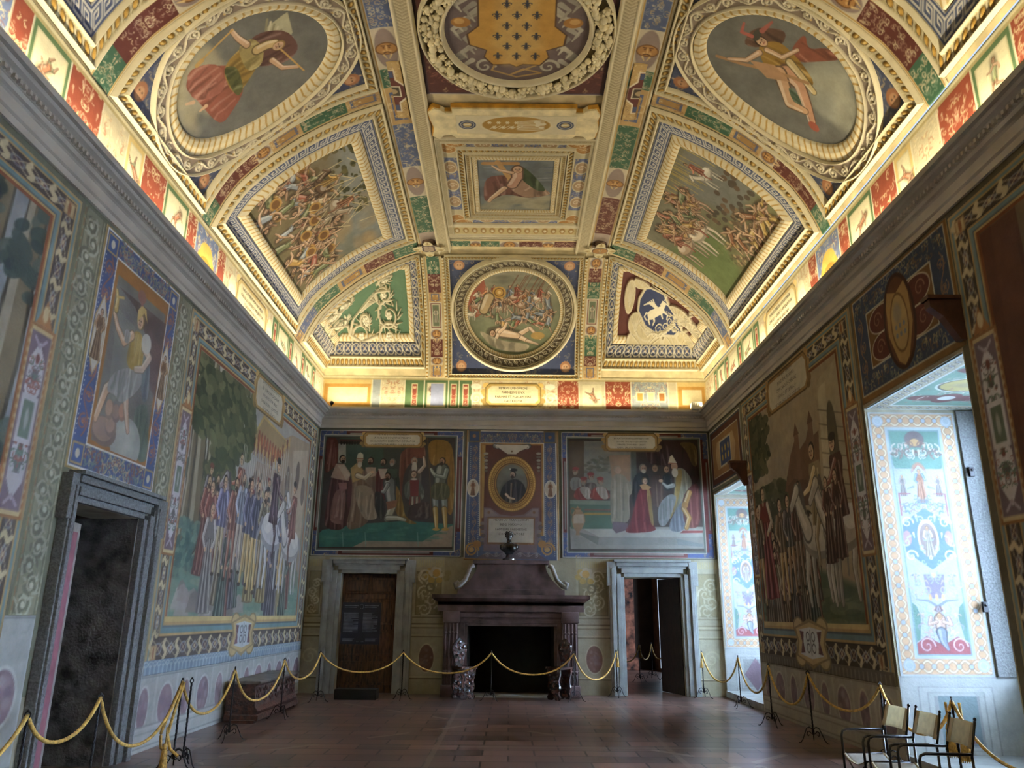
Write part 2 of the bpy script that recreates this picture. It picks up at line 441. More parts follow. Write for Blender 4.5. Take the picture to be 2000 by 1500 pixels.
def leaves(c, s0, s1, t0, t1, pitch, a=CREAM, b=GOLD, h=0.015):
    n = max(1, int(round((s1-s0)/pitch))); p = (s1-s0)/n
    for i in range(n):
        s = s0+i*p
        c.line([(s+p*.2, t0), (s+p*.62, (t0+t1)/2), (s+p*.55, t1)], p*.34, a, h=h)
        c.line([(s+p*.75, t0), (s+p*1.05, (t0+t1)/2), (s+p*.98, t1)], p*.22, b)
def greek(c, s0, s1, t0, t1, pitch, col=WHT, bg_=None, w=None, flip=False):
    n = max(1, int(round((s1-s0)/pitch))); p = (s1-s0)/n; T = t1-t0; w = w or p*.115
    for i in range(n):
        s = s0+i*p
        k = [(0, .08), (0, .92), (.78, .92), (.78, .30), (.30, .30), (.30, .58), (.52, .58)]
        k2 = [(0, .08), (1.0, .08)]
        for L in (k, k2):
            q = [(s+a*p, (t0+b*T) if not flip else (t1-b*T)) for a, b in L]
            c.line(q, w, col)
def guilloche(c, s0, s1, t0, t1, pitch, strand=WHT, boss=ORNG, bg_=None, h=None, dk=DK, eye=True, vertical=False, w=None):
    n = max(1, int(round((s1-s0)/pitch))); p = (s1-s0)/n; tm = (t0+t1)/2; A = abs(t1-t0)*.42; w = w or p*.14
    S = (lambda a, b: (b, a)) if vertical else (lambda a, b: (a, b))
    for d in (1, -1):
        q = [S(s, tm+d*A*math.cos(PI*(s-s0)/p)) for s in np.linspace(s0, s1, n*7+1)]
        c.line(q, w*1.7, dk, op=.75); c.line(q, w, strand, h=h)
    for i in range(n):
        x, y = S(s0+(i+.5)*p, tm)
        if eye: c.ell(x, y, p*.25, p*.25, dk, op=.8); c.ell(x, y, p*.18, p*.18, boss, h=h)
def rinceau(c, s0, s1, t0, t1, pitch, col=CREAM, acc=GOLD, h=0.02, w=None, seed=0, vertical=False):
    """running scroll with spirals to alternate sides"""
    r_ = random.Random(seed); n = max(1, int(round((s1-s0)/pitch))); p = (s1-s0)/n; T = t1-t0; tm = (t0+t1)/2
    w = w or abs(T)*.085
    S = (lambda a, b: (b, a)) if vertical else (lambda a, b: (a, b))
    q = [S(s, tm+T*.30*math.sin(PI*(s-s0)/p)) for s in np.linspace(s0, s1, n*8+1)]
    c.line(q, w, col, h=h)
    for i in range(n):
        s = s0+(i+.5)*p; d = 1 if i % 2 == 0 else -1
        x, y = S(s, tm-d*T*.06)
        spiral(c, x, y, min(p*.40, abs(T)*.34), r_.uniform(0, 6), 1.5, col, w, h=h, d=d, fl=acc)
        for k in range(5):
            a = r_.uniform(0, 2*PI); rr = min(p, abs(T))*.42
            x2, y2 = S(s+rr*math.cos(a), tm+rr*math.sin(a)*.9)
            c.line([(x, y), ((x+x2)/2+r_.uniform(-.1, .1)*p, (y+y2)/2), (x2, y2)], w*.9, col, w1=w*.25, h=h*.8 if h else None)
            if k < 2: c.ell(x2, y2, w*.55, w*.55, acc if k else col, h=h)
def arabesque(c, x0, y0, x1, y1, cols, n=60, size=0.05, seed=0, h=None, mirror=True):
    """small scrolls, sprigs and dots scattered symmetrically about the middle line"""
    r_ = random.Random(seed); xm = (x0+x1)/2
    for i in range(n):
        x = r_.uniform(x0, xm if mirror else x1); y = r_.uniform(y0, y1); col = r_.choice(cols); s = size*r_.uniform(.6, 1.3); k = r_.random()
        a0 = r_.uniform(0, 2*PI); d = r_.choice((1, -1))
        for sg in ((1, -1) if mirror else (1,)):
            X = xm+(x-xm)*sg; A = a0 if sg == 1 else PI-a0
            if k < .45: spiral(c, X, y, s, A, .9, col, s*.32, h=h, d=d*sg, n=10)
            elif k < .75: c.line([(X, y), (X+s*math.cos(A), y+s*math.sin(A)), (X+1.5*s*math.cos(A+.6*d*sg), y+1.5*s*math.sin(A+.6*d*sg))], s*.4, col, w1=s*.1, h=h)
            elif k < .9: c.ell(X, y, s*.3, s*.3, col, h=h)
            else:
                c.ell(X, y, s*.32, s*.45, mixc(col, (226, 190, 150), .5)); c.line([(X, y-s*.3), (X+.2*s*sg, y-s*1.3)], s*.5, col, w1=s*.2)
# ---- painted figures --------------------------------------------------------
SKIN = (206, 164, 124)
def sh(c, pts, w, col, w1=None, d=(-.18, .18)):
    """a modelled stroke: dark under, mid, light on one side"""
    w1_ = w if w1 is None else w1
    c.line(pts, w*1.12, shade(col, .55), w1=w1_*1.12); c.line(pts, w*.86, col, w1=w1_*.86)
    q = [(p[0]+d[0]*w, p[1]+d[1]*w) for p in pts]
    c.line(q, w*.32, mixc(col, (250, 244, 224), .45), w1=w1_*.3, op=.8)
def head(c, x, y, r, hair=(60, 42, 28), beard=False, hat=None, skin=SKIN, look=0, up=1):
    """up=+1 when drawing coordinates grow upwards, -1 for photograph rows"""
    c.ell(x, y, r*.86, r*1.05, shade(hair, .8)); c.ell(x+look*.15*r, y-up*.12*r, r*.68, r*.88, skin)
    c.ell(x+look*.4*r+.25*r, y-up*.1*r, r*.3, r*.6, shade(skin, .8), op=.6)
    for sx in (-.28, .28): c.ell(x+look*.25*r+sx*r, y-up*.02*r, r*.12, r*.08, (50, 34, 24))
    c.line([(x+look*.3*r, y-up*.05*r), (x+look*.36*r, y-up*.3*r)], r*.12, shade(skin, .72))
    c.line([(x+look*.2*r-.2*r, y-up*.5*r), (x+look*.2*r+.2*r, y-up*.5*r)], r*.12, (140, 70, 54))
    if beard: c.ell(x+look*.2*r, y-up*.75*r, r*.5, r*.5, hair if beard is True else beard)
    if hat: c.ell(x, y+up*.62*r, r*.95, r*.5, hat)
def robe(c, x, y0, y1, wt, wb, col, n=5, seed=0, lean=0.0):
    """draped cloth from shoulders at y0 down to y1 (same axis sense as the canvas coordinates)"""
    r_ = random.Random(seed*7+3); H = y1-y0
    L = [(x-wt/2, y0), (x-wt*.62, y0+H*.12), (x-wt*.5+lean*.3, y0+H*.4), (x-wb*.5+lean, y1)]
    Rr = [(x+wb*.5+lean, y1), (x+wt*.5+lean*.3, y0+H*.4), (x+wt*.62, y0+H*.12), (x+wt/2, y0)]
    c.poly(L+[(x+lean, y1+H*.015)]+Rr, shade(col, .78))
    for i in range(n):
        t = (i+.5)/n-.5+r_.uniform(-.05, .05); f = 1.25 if i % 2 else .5
        cc = shade(col, f) if f < 1 else mixc(col, (250, 244, 224), .28)
        c.line([(x+t*wt*.7, y0+H*(.12+r_.uniform(0, .15))), (x+t*wt*.9+lean*.4, y0+H*.5), (x+t*wb*.9+lean, y1-H*.02)], wt*.10, cc, w1=wb*.10, op=.75)
def person(c, x, yt, h, col, hair=(60, 42, 28), up=1, beard=False, hat=None, look=0, arm=0, seed=0, sleeve=None, legs=None, skin=SKIN, wide=1.0):
    """standing draped or breeched figure; head top at yt, height h"""
    d = -up; r = h*.066
    yn = yt+d*h*.15
    if legs:
        ym = yt+d*h*.52
        for sg in (-1, 1): sh(c, [(x+sg*h*.045, ym-d*h*.04), (x+sg*h*.06, yt+d*h*.74), (x+sg*h*.075, yt+d*h*.97)], h*.085, legs, w1=h*.045)
        for sg in (-1, 1): c.ell(x+sg*h*.09, yt+d*h*.985, h*.04, h*.018, (60, 44, 30))
        robe(c, x, yn, ym, h*.2*wide, h*.26*wide, col, 5, seed)
    else: robe(c, x, yn, yt+d*h, h*.2*wide, h*.34*wide, col, 6, seed, lean=h*.03*look)
    s_ = sleeve or shade(col, 1.15)
    for sg in (-1, 1):
        e = (x+sg*h*.15*wide, yt+d*h*.34); a = arm if sg == (look or 1) else 0
        hd = (x+sg*h*(.07+.12*a), yt+d*h*(.44-.16*a))
        sh(c, [(x+sg*h*.09*wide, yn+d*h*.03), e, hd], h*.07, s_, w1=h*.045); c.ell(hd[0], hd[1], h*.022, h*.022, skin)
    c.line([(x, yn+d*h*.01), (x, yn-d*h*.04)], h*.05, shade(skin, .85))
    head(c, x, yt+d*h*.07, r, hair, beard, hat, skin, look, up)
def rider(c, x, yg, h, horse, col, up=1, f=1, hair=(60, 42, 28), hat=None, man=True, seed=0):
    """horse standing on yg, withers about h/2 high, facing f"""
    d = up; L = h*.62
    for lx in (-.34, -.24, .22, .34):
        k = .07 if lx in (-.24, .34) else 0
        sh(c, [(x+f*lx*L, yg+d*h*.34), (x+f*(lx+k)*L, yg+d*h*.17), (x+f*(lx+k*.4)*L, yg+d*h*.01)], h*.075, shade(horse, .95 if k else .8), w1=h*.032)
    c.ell(x, yg+d*h*.40, L*.44, h*.14, shade(horse, .75)); c.ell(x, yg+d*h*.42, L*.42, h*.115, horse); c.ell(x-f*L*.2, yg+d*h*.45, L*.16, h*.07, mixc(horse, (255, 250, 235), .4))
    sh(c, [(x+f*L*.30, yg+d*h*.44), (x+f*L*.46, yg+d*h*.58), (x+f*L*.52, yg+d*h*.68)], h*.14, horse, w1=h*.085)
    sh(c, [(x+f*L*.50, yg+d*h*.70), (x+f*L*.68, yg+d*h*.60)], h*.085, horse, w1=h*.05)
    c.line([(x+f*L*.40, yg+d*h*.72), (x+f*L*.30, yg+d*h*.55)], h*.05, shade(horse, .5), w1=h*.03)
    c.line([(x-f*L*.42, yg+d*h*.46), (x-f*L*.54, yg+d*h*.34), (x-f*L*.52, yg+d*h*.16)], h*.05, shade(horse, .7), w1=h*.02)
    if man:
        robe(c, x-f*.02*L, yg+d*h*.82, yg+d*h*.46, h*.15, h*.22, col, 4, seed)
        sh(c, [(x, yg+d*h*.50), (x+f*h*.06, yg+d*h*.38), (x+f*h*.04, yg+d*h*.24)], h*.06, shade(col, .8), w1=h*.035)
        sh(c, [(x, yg+d*h*.78), (x+f*h*.10, yg+d*h*.68), (x+f*h*.18, yg+d*h*.66)], h*.05, shade(col, 1.2), w1=h*.03)
        head(c, x+f*.01*L, yg+d*h*.89, h*.052, hair, False, hat, look=f, up=up)
def nude(c, J, w, col=SKIN, hair=(90, 58, 30), cloth=None, up=1, leg=None):
    """free posed figure; J: head, neck, hip, handL, elbowL, handR, elbowR, kneeL, footL, kneeR, footR"""
    g = lambda k: J[k]
    lc = leg or col; c.line([g('head'), g('neck'), g('hip')], w*1.5, (58, 46, 34), op=.5, soft=.02)
    for kk, ff in (('kL', 'fL'), ('kR', 'fR')): sh(c, [g('hip'), g(kk)], w*.66, lc, w1=w*.46); sh(c, [g(kk), g(ff)], w*.42, shade(col, .95), w1=w*.24)
    sh(c, [g('neck'), g('hip')], w*1.1, cloth or col, w1=w*.72)
    if cloth:
        a, b = g('hip'), g('neck')
        for t in (-.4, 0, .4): c.line([(a[0]+t*w, a[1]), ((a[0]+g('kL')[0])/2+t*w, (a[1]+g('kL')[1])/2)], w*.3, shade(cloth, .8 if t else 1.15), w1=w*.2)
    sh(c, [g('neck'), g('eL'), g('hL')], w*.42, col, w1=w*.24); sh(c, [g('neck'), g('eR'), g('hR')], w*.42, shade(col, 1.05), w1=w*.24)
    head(c, g('head')[0], g('head')[1], w*.42, hair, up=up)
def tangle(c, x, y, s, r_, cols, up=1):
    """one struggling figure of a melee, size s"""
    a = r_.uniform(0, 2*PI); b = lambda L, t: (L*s*math.cos(t), L*s*math.sin(t))
    hx, hy = x, y; n = (hx+b(.36, a)[0], hy+b(.36, a)[1]); hd = (n[0]+b(.13, a)[0], n[1]+b(.13, a)[1])
    J = dict(head=hd, neck=n, hip=(hx, hy))
    for k, base, off in (('L', n, 1), ('R', n, -1)):
        t = a+off*r_.uniform(.6, 2.4); e = (base[0]+b(.18, t)[0], base[1]+b(.18, t)[1]); t += r_.uniform(-1, 1); J['e'+k] = e; J['h'+k] = (e[0]+b(.17, t)[0], e[1]+b(.17, t)[1])
    for k, off in (('L', .35), ('R', -.35)):
        t = a+PI+off*r_.uniform(.6, 2.6); e = (hx+b(.24, t)[0], hy+b(.24, t)[1]); t += r_.uniform(-.9, .9); J['k'+k] = e; J['f'+k] = (e[0]+b(.25, t)[0], e[1]+b(.25, t)[1])
    nude(c, J, s*.21, mixc(SKIN, (150, 106, 74), r_.random()*.8), (80, 54, 32), r_.choice(cols), up, shade(r_.choice(cols), .8) if r_.random() < .6 else None)
def tree(c, x, y0, y1, spread, up=1, trunk=(84, 70, 48), leaf=((52, 58, 34), (92, 92, 52)), seed=0, n=60, w=None):
    r_ = random.Random(seed); H = y1-y0; w = w or abs(H)*.05
    p = [(x+r_.uniform(-.03, .03)*abs(H), y0+H*t) for t in np.linspace(0, .9, 6)]
    sh(c, p, w, trunk, w1=w*.5)
    for i in range(5):
        t = r_.uniform(.4, .85); a = r_.choice((-1, 1)); c.line([(x, y0+H*t), (x+a*spread*.3, y0+H*(t+.08)), (x+a*spread*.6, y0+H*(t+.1))], w*.4, trunk, w1=w*.1)
    for i in range(n):
        a = r_.uniform(0, 2*PI); rr = spread*math.sqrt(r_.random()); px = x+rr*math.cos(a); py = y0+H*.78+rr*.62*math.sin(a)
        q = r_.uniform(.06, .15)*spread; c.ell(px, py, q*1.3, q*.8, mixc(leaf[0], leaf[1], r_.random()), rot=r_.uniform(-.6, .6), op=.92)
        for k in range(3): c.ell(px+r_.uniform(-1, 1)*q*1.3, py+r_.uniform(-1, 1)*q, q*.3, q*.2, mixc(leaf[0], leaf[1], r_.random()), rot=r_.uniform(-1, 1))

# ---- sheets onto walls -------------------------------------------------------
def wall_px(side, y0, z0):
    """photograph position -> canvas coordinates of a sheet hung on a wall"""
    if side == 'L': return lambda x, y: (lambda p: (p[1]-y0, p[2]-z0))(on_x(x, y, XL))
    if side == 'R': return lambda x, y: (lambda p: (y0-p[1], p[2]-z0))(on_x(x, y, XR))
    return lambda x, y: (lambda p: (p[0]-y0, p[2]-z0))(on_y(x, y, YB))
def hang(c, side, a0, z0, name, mat=None, parent=None, off=0.012, th=0.012, mask=None, box=True):
    """place sheet c on wall side with its lower left corner at a0 (y or x), z0; a rim closes it to the wall"""
    U, V = np.meshgrid(c.u, c.v); o = off+c.z
    if box and mask is None:
        o = o.copy(); o[0, :] = o[-1, :] = 0.002; o[:, 0] = o[:, -1] = 0.002
    if side == 'L': P = np.stack([XL+o, a0+U, z0+V], -1)
    elif side == 'R': P = np.stack([XR-o, a0-U, z0+V], -1)
    else: P = np.stack([a0+U, YB-o, z0+V], -1)
    sm = bool(np.any(c.z))
    return grid_mesh(name, P, c.c, mat or M_FRES, parent, mask, smooth=sm)
def on_sheet(fmap, c, name, mat=None, parent=None, mask=None, smooth=True, flip=False, base=0.0):
    U, V = np.meshgrid(c.u, c.v)
    return grid_mesh(name, fmap(U, V, c.z+base), c.c, mat or M_STUC, parent, mask, smooth=smooth, flip=flip)
def vsheet(c, zone, p0, q0, name, mat=None, parent=None, mask=None, base=0.01, swap=False):
    """sheet on the vault: u along p, v along q (developed coordinates)"""
    U, V = np.meshgrid(c.u, c.v)
    P = vmap(zone, p0+(V if swap else U), q0+(U if swap else V), c.z+base)
    return grid_mesh(name, P, c.c, mat or M_STUC, parent, mask)
def band(zone, inner, outer, ds, dt, width, closed=True):
    """ribbon between two curves on the vault (lists in developed coordinates); u along, v from inner to outer"""
    A = np.array(inner, float); B = np.array(outer, float)
    if closed: A = np.vstack([A, A[:1]]); B = np.vstack([B, B[:1]])
    Mi = (A+B)/2; L = np.concatenate([[0], np.cumsum(np.hypot(*np.diff(Mi, axis=0).T))])
    c = Canvas(L[-1], width, ds, dt)
    c.A = np.stack([np.interp(c.u, L, A[:, k]) for k in (0, 1)], -1)
    c.B = np.stack([np.interp(c.u, L, B[:, k]) for k in (0, 1)], -1); c.zone = zone
    return c
def band_build(c, name, mat=None, parent=None, base=0.01):
    t = (c.v/c.h)[:, None]
    p = c.A[None, :, 0]*(1-t)+c.B[None, :, 0]*t; q = c.A[None, :, 1]*(1-t)+c.B[None, :, 1]*t
    zz = c.z+base; zz = zz.copy(); zz[0, :] = 0; zz[-1, :] = 0
    return grid_mesh(name, vmap(c.zone, p, q, zz), c.c, mat or M_STUC, parent)
def ellpts(cp, cq, a, b, rot=0.0, n=96):
    t = np.linspace(0, 2*PI, n, endpoint=False)
    return np.stack([cp+a*np.cos(t)*math.cos(rot)-b*np.sin(t)*math.sin(rot), cq+a*np.cos(t)*math.sin(rot)+b*np.sin(t)*math.cos(rot)], -1)
def mould(c, segs):
    """base moulding across a ribbon: list of (t, height)"""
    ts = [s[0] for s in segs]; hs = [s[1] for s in segs]
    c.z += np.interp(c.v, ts, hs)[:, None]
def rectpts(x0, x1, y0, y1, n=24):
    e = lambda a, b: np.linspace(a, b, n, endpoint=False)
    return np.concatenate([np.stack([e(x0, x1), np.full(n, y0)], -1), np.stack([np.full(n, x1), e(y0, y1)], -1), np.stack([e(x1, x0), np.full(n, y1)], -1), np.stack([np.full(n, x0), e(y1, y0)], -1)])
_TXT = {}
def lettering(lines, size, fmap, mat, parent, name='lettering', space=1.35, wmax=None):
    """rows of capitals as a thin mesh; fmap(u,v)->xyz with (0,0) at the middle"""
    bmv = []; faces = []
    for i, t in enumerate(lines):
        if t not in _TXT:
            cu = bpy.data.curves.new('t', 'FONT'); cu.body = t; cu.size = 1.0; cu.align_x = 'CENTER'; cu.resolution_u = 1
            ob = bpy.data.objects.new('t', cu); COL.objects.link(ob); dg = bpy.context.evaluated_depsgraph_get()
            me = bpy.data.meshes.new_from_object(ob.evaluated_get(dg)); _TXT[t] = ([tuple(v.co) for v in me.vertices], [tuple(p.vertices) for p in me.polygons])
            bpy.data.objects.remove(ob); bpy.data.curves.remove(cu); bpy.data.meshes.remove(me)
        vs, fs = _TXT[t]; b = len(bmv); wd = max([abs(v[0]) for v in vs] or [1])*2*size
        sx = 1.0 if not wmax or wd < wmax else wmax/wd
        vv = (len(lines)-1)/2-i
        for v in vs: bmv.append(tuple(fmap(v[0]*size*sx, v[1]*size+vv*size*space-size*.35)))
        faces += [tuple(b+k for k in f) for f in fs]
    me = bpy.data.meshes.new(name); me.from_pydata(bmv, [], faces); me.materials.append(mat)
    return link(bpy.data.objects.new(name, me), parent, True)
# ================================================================= THE ROOM
def floor_mat():
    m, N, K, b = newmat('terracotta_tiles')
    tc = N.new('ShaderNodeTexCoord'); mp = N.new('ShaderNodeMapping'); K.new(tc.outputs['Object'], mp.inputs[0])
    mp.inputs['Rotation'].default_value = (0, 0, 0.0)
    br = N.new('ShaderNodeTexBrick'); K.new(mp.outputs[0], br.inputs['Vector'])
    br.inputs['Scale'].default_value = 1.0; br.inputs['Brick Width'].default_value = 0.62; br.inputs['Row Height'].default_value = 0.38
    br.inputs['Mortar Size'].default_value = 0.014; br.inputs['Bias'].default_value = -0.1; br.inputs['Mortar Smooth'].default_value = 0.3
    br.inputs['Color1'].default_value = l4((130, 98, 86)); br.inputs['Color2'].default_value = l4((74, 63, 60)); br.inputs['Mortar'].default_value = l4((34, 30, 30))
    n = N.new('ShaderNodeTexNoise'); n.inputs['Scale'].default_value = 1.3; n.inputs['Detail'].default_value = 5; n.inputs['Roughness'].default_value = .5
    K.new(tc.outputs['Object'], n.inputs['Vector'])
    r = N.new('ShaderNodeMapRange'); r.inputs[1].default_value = .3; r.inputs[2].default_value = .7; r.inputs[3].default_value = .74; r.inputs[4].default_value = 1.14; K.new(n.outputs[0], r.inputs[0])
    mx = N.new('ShaderNodeVectorMath'); mx.operation = 'SCALE'; K.new(br.outputs[0], mx.inputs[0]); K.new(r.outputs[0], mx.inputs['Scale'])
    # worn pale stone bands that frame the tile fields (set on the diagonal) and the long straight ones
    def bandmask(rot, pitch, wd, off):
        m2 = N.new('ShaderNodeMapping'); m2.inputs['Rotation'].default_value = (0, 0, rot); m2.inputs['Location'].default_value = (off, 0, 0); K.new(tc.outputs['Object'], m2.inputs[0])
        sp = N.new('ShaderNodeSeparateXYZ'); K.new(m2.outputs[0], sp.inputs[0])
        md = N.new('ShaderNodeMath'); md.operation = 'PINGPONG'; md.inputs[1].default_value = pitch; K.new(sp.outputs[0], md.inputs[0])
        lt = N.new('ShaderNodeMath'); lt.operation = 'LESS_THAN'; lt.inputs[1].default_value = wd; K.new(md.outputs[0], lt.inputs[0]); return lt
    a = bandmask(0.0, 1.45, .035, .9); a2 = bandmask(PI/2, 1.7, .035, .3); a3 = bandmask(PI/4, 2.2, .05, 0.4); a4 = bandmask(-PI/4, 2.2, .05, .2)
    ad = N.new('ShaderNodeMath'); ad.operation = 'MAXIMUM'; K.new(a.outputs[0], ad.inputs[0]); K.new(a2.outputs[0], ad.inputs[1])
    ad2 = N.new('ShaderNodeMath'); ad2.operation = 'MAXIMUM'; K.new(a3.outputs[0], ad2.inputs[0]); K.new(a4.outputs[0], ad2.inputs[1])
    n3 = N.new('ShaderNodeTexNoise'); n3.inputs['Scale'].default_value = 1.1; K.new(tc.outputs['Object'], n3.inputs['Vector']); n3.inputs['Detail'].default_value = 1
    g = N.new('ShaderNodeMath'); g.operation = 'GREATER_THAN'; g.inputs[1].default_value = .53; K.new(n3.outputs[0], g.inputs[0])
    g2 = N.new('ShaderNodeMath'); g2.operation = 'MULTIPLY'; K.new(g.outputs[0], g2.inputs[0]); K.new(ad2.outputs[0], g2.inputs[1])
    g3 = N.new('ShaderNodeMath'); g3.operation = 'MULTIPLY'; g3.inputs[1].default_value = .75; K.new(g2.outputs[0], g3.inputs[0])
    g4 = N.new('ShaderNodeMath'); g4.operation = 'MULTIPLY'; g4.inputs[1].default_value = .4; K.new(ad.outputs[0], g4.inputs[0])
    g5 = N.new('ShaderNodeMath'); g5.operation = 'MAXIMUM'; K.new(g3.outputs[0], g5.inputs[0]); K.new(g4.outputs[0], g5.inputs[1])
    mx2 = N.new('ShaderNodeMixRGB'); K.new(g5.outputs[0], mx2.inputs[0]); K.new(mx.outputs[0], mx2.inputs[1]); mx2.inputs[2].default_value = l4((150, 138, 122))
    K.new(mx2.outputs[0], b.inputs['Base Color'])
    rr = N.new('ShaderNodeMapRange'); rr.inputs[3].default_value = .27; rr.inputs[4].default_value = .37; b.inputs['Roughness'].default_value = .3; b.inputs['Specular IOR Level'].default_value = .65
    bp = N.new('ShaderNodeBump'); bp.inputs['Strength'].default_value = .22; bp.inputs['Distance'].default_value = .01
    ma = N.new('ShaderNodeMath'); ma.operation = 'MULTIPLY_ADD'; K.new(br.outputs['Fac'], ma.inputs[0]); ma.inputs[1].default_value = -.8; K.new(n.outputs[0], ma.inputs[2])
    K.new(ma.outputs[0], bp.inputs['Height']); K.new(bp.outputs[0], b.inputs['Normal'])
    return m
M_FLOOR = floor_mat()
def struct(o): o['kind'] = 'structure'; return o
NR = (1.2, XR, YB+0.75, 25.0)                        # the next room
struct(MB().box(XL-1.6, XR+1.9, YF-.4, YB+0.75, -.2, 0).build('floor', M_FLOOR))
o = MB().box(NR[0], NR[1], NR[2], NR[3], -.2, 0.0).build('floor', M_FLOOR); struct(o)
# left wall with the door recess
D1 = (7.60, 9.05, 2.62)
w = MB(); w.box(XL-.55, XL, YF-.4, D1[0], 0, ZA+.05); w.box(XL-.55, XL, D1[1], YB, 0, ZA+.05); w.box(XL-.55, XL, D1[0], D1[1], D1[2], ZA+.05)
struct(w.build('wall_left', M_WALL))
# back wall: left door, fireplace hole, right door
DL = (-3.60, -2.41, 2.40); DR = (2.44, 3.65, 2.37); FB = (-.86, .92, 1.35)
w = MB()
xs = [XL-.55, DL[0], DL[1], FB[0], FB[1], DR[0], DR[1], XR+1.5]
w.box(xs[0], xs[1], YB, YB+.75, 0, 9.4); w.box(xs[2], xs[3], YB, YB+.75, 0, 9.4); w.box(xs[4], xs[5], YB, YB+.75, 0, 9.4); w.box(xs[6], xs[7], YB, YB+.75, 0, 9.4)
for (a, b, z) in (DL, FB, DR): w.box(a, b, YB, YB+.75, z, 9.4)
struct(w.build('wall_back', M_WALL))
struct(MB().box(XL-.55, XR+1.5, YF-.4, YF, 0, 9.4).build('wall_front', M_WALL))
# right wall with the deep window bays
w = MB(); yy = YF
for (y0, y1, zt) in ((0.2, 2.5, 4.13), (7.2, 9.41, 4.13), (14.5, 16.86, 4.15)):
    w.box(XR, XR+1.45, yy, y0, 0, ZA+.05); w.box(XR, XR+1.45, y0, y1, zt, ZA+.05); yy = y1
w.box(XR, XR+1.45, yy, YB, 0, ZA+.05)
struct(w.build('wall_right', M_WALL))
# the windows that close the bays
M_FRAME = plain('painted_window_wood', (196, 200, 196), .5, var=.05)
mg, N_, K_, b_ = newmat('window_glass'); b_.inputs['Base Color'].default_value = (.95, .98, 1, 1); b_.inputs['Transmission Weight'].default_value = 1; b_.inputs['Roughness'].default_value = .02; b_.inputs['IOR'].default_value = 1.02
for k, (y0, y1, zt) in enumerate(((14.5, 16.86, 4.15), (7.2, 9.41, 4.13), (0.2, 2.5, 4.13))):
    e = thing('window_%d' % (k+1), None, None); e['kind'] = 'structure'
    f = MB(); xw = XR+1.45
    f.box(xw, xw+.35, y0-.02, y0+.22, 0, zt); f.box(xw, xw+.35, y1-.22, y1+.02, 0, zt); f.box(xw, xw+.35, y0+.22, y1-.22, 0, .95); f.box(xw, xw+.35, y0+.22, y1-.22, zt-.25, zt)
    f.build('window_surround', M_STONEL, e)
    f = MB(); ym = (y0+y1)/2
    for a in (y0+.22, ym-.03, y1-.28): f.box(xw+.2, xw+.26, a, a+.06, .95, zt-.25)
    for z in (.95, 1.9, 2.9, zt-.31): f.box(xw+.2, xw+.26, y0+.22, y1-.22, z, z+.06)
    f.build('window_frame', M_FRAME, e)
    MB().box(xw+.225, xw+.235, y0+.22, y1-.22, .95, zt-.25).build('pane', mg, e)
# vault: coves and flat middle in one shell, plain plaster underneath the decoration
xs = XC+np.concatenate([-HW+np.linspace(0, 1, 60)**1.8*2.75, np.linspace(-1.6, 1.6, 9), HW-np.linspace(1, 0, 60)**1.8*2.75])
ys = np.concatenate([np.linspace(YF-.3, 14.0, 60), YB-np.linspace(1, 0, 60)**1.8*2.85])
X, Y = np.meshgrid(xs, ys); Z = vault_z(X, Y)+.03
struct(grid_mesh('ceiling', np.stack([X, Y, Z], -1), None, M_VAULT, flip=True))
struct(MB().box(XL-.55, XR+1.5, YF-.4, YB+.75, 9.4, 9.6).build('roof_slab', M_WALL)).name = 'ceiling_slab'
# cornice on four sides
prof = [(0, ZC), (.035, ZC), (.035, ZC+.07), (.06, ZC+.085), (.06, ZC+.10), (.05, ZC+.105), (.05, ZC+.20), (.07, ZC+.215), (.10, ZC+.225), (.115, ZC+.26), (.13, ZC+.265),
        (.13, ZC+.31), (.16, ZC+.33), (.20, ZC+.345), (.22, ZC+.37), (.26, ZC+.375), (.27, ZC+.40), (.27, ZLIP), (.25, ZLIP), (.0, ZLIP)]
c4 = [(XR, YF), (XR, YB), (XL, YB), (XL, YF)]
b = MB(); b.sweep(c4, prof, closed=True); o = struct(b.build('trim_1', M_CORN))
den = MB()
def dent_row(a, bb, fixed, axis, sgn):
    n = int(abs(bb-a)/.07)
    for i in range(n):
        t = a+(i+.25)*(bb-a)/n
        if axis == 'y': den.box(min(fixed, fixed+sgn*.035), max(fixed, fixed+sgn*.035), t, t+.036, ZC+.268, ZC+.308)
        else: den.box(t, t+.036, min(fixed, fixed+sgn*.035), max(fixed, fixed+sgn*.035), ZC+.268, ZC+.308)
dent_row(4, YB-.15, XL+.13, 'y', 1); dent_row(4, YB-.15, XR-.13, 'y', -1); dent_row(XL+.15, XR-.15, YB-.13, 'x', -1)
den.build('dentils', M_CORN, o)
# attic wall: what lies between cornice and cove is painted in its own sheets (see below)
w = MB()
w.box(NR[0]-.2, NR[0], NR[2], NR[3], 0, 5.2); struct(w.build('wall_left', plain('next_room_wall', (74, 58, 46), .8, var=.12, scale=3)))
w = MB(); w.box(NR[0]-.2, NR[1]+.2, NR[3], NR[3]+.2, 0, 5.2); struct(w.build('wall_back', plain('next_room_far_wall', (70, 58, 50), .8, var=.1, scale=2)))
struct(MB().box(NR[0]-.2, NR[1]+.2, NR[2], NR[3], 5.2, 5.4).build('ceiling', M_WALL))
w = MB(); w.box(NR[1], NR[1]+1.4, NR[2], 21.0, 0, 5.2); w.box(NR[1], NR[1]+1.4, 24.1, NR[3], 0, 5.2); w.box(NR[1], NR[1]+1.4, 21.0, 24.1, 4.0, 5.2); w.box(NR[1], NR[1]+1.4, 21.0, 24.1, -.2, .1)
struct(w.build('wall_right', plain('next_room_window_wall', (128, 100, 70), .8, var=.12, scale=4)))
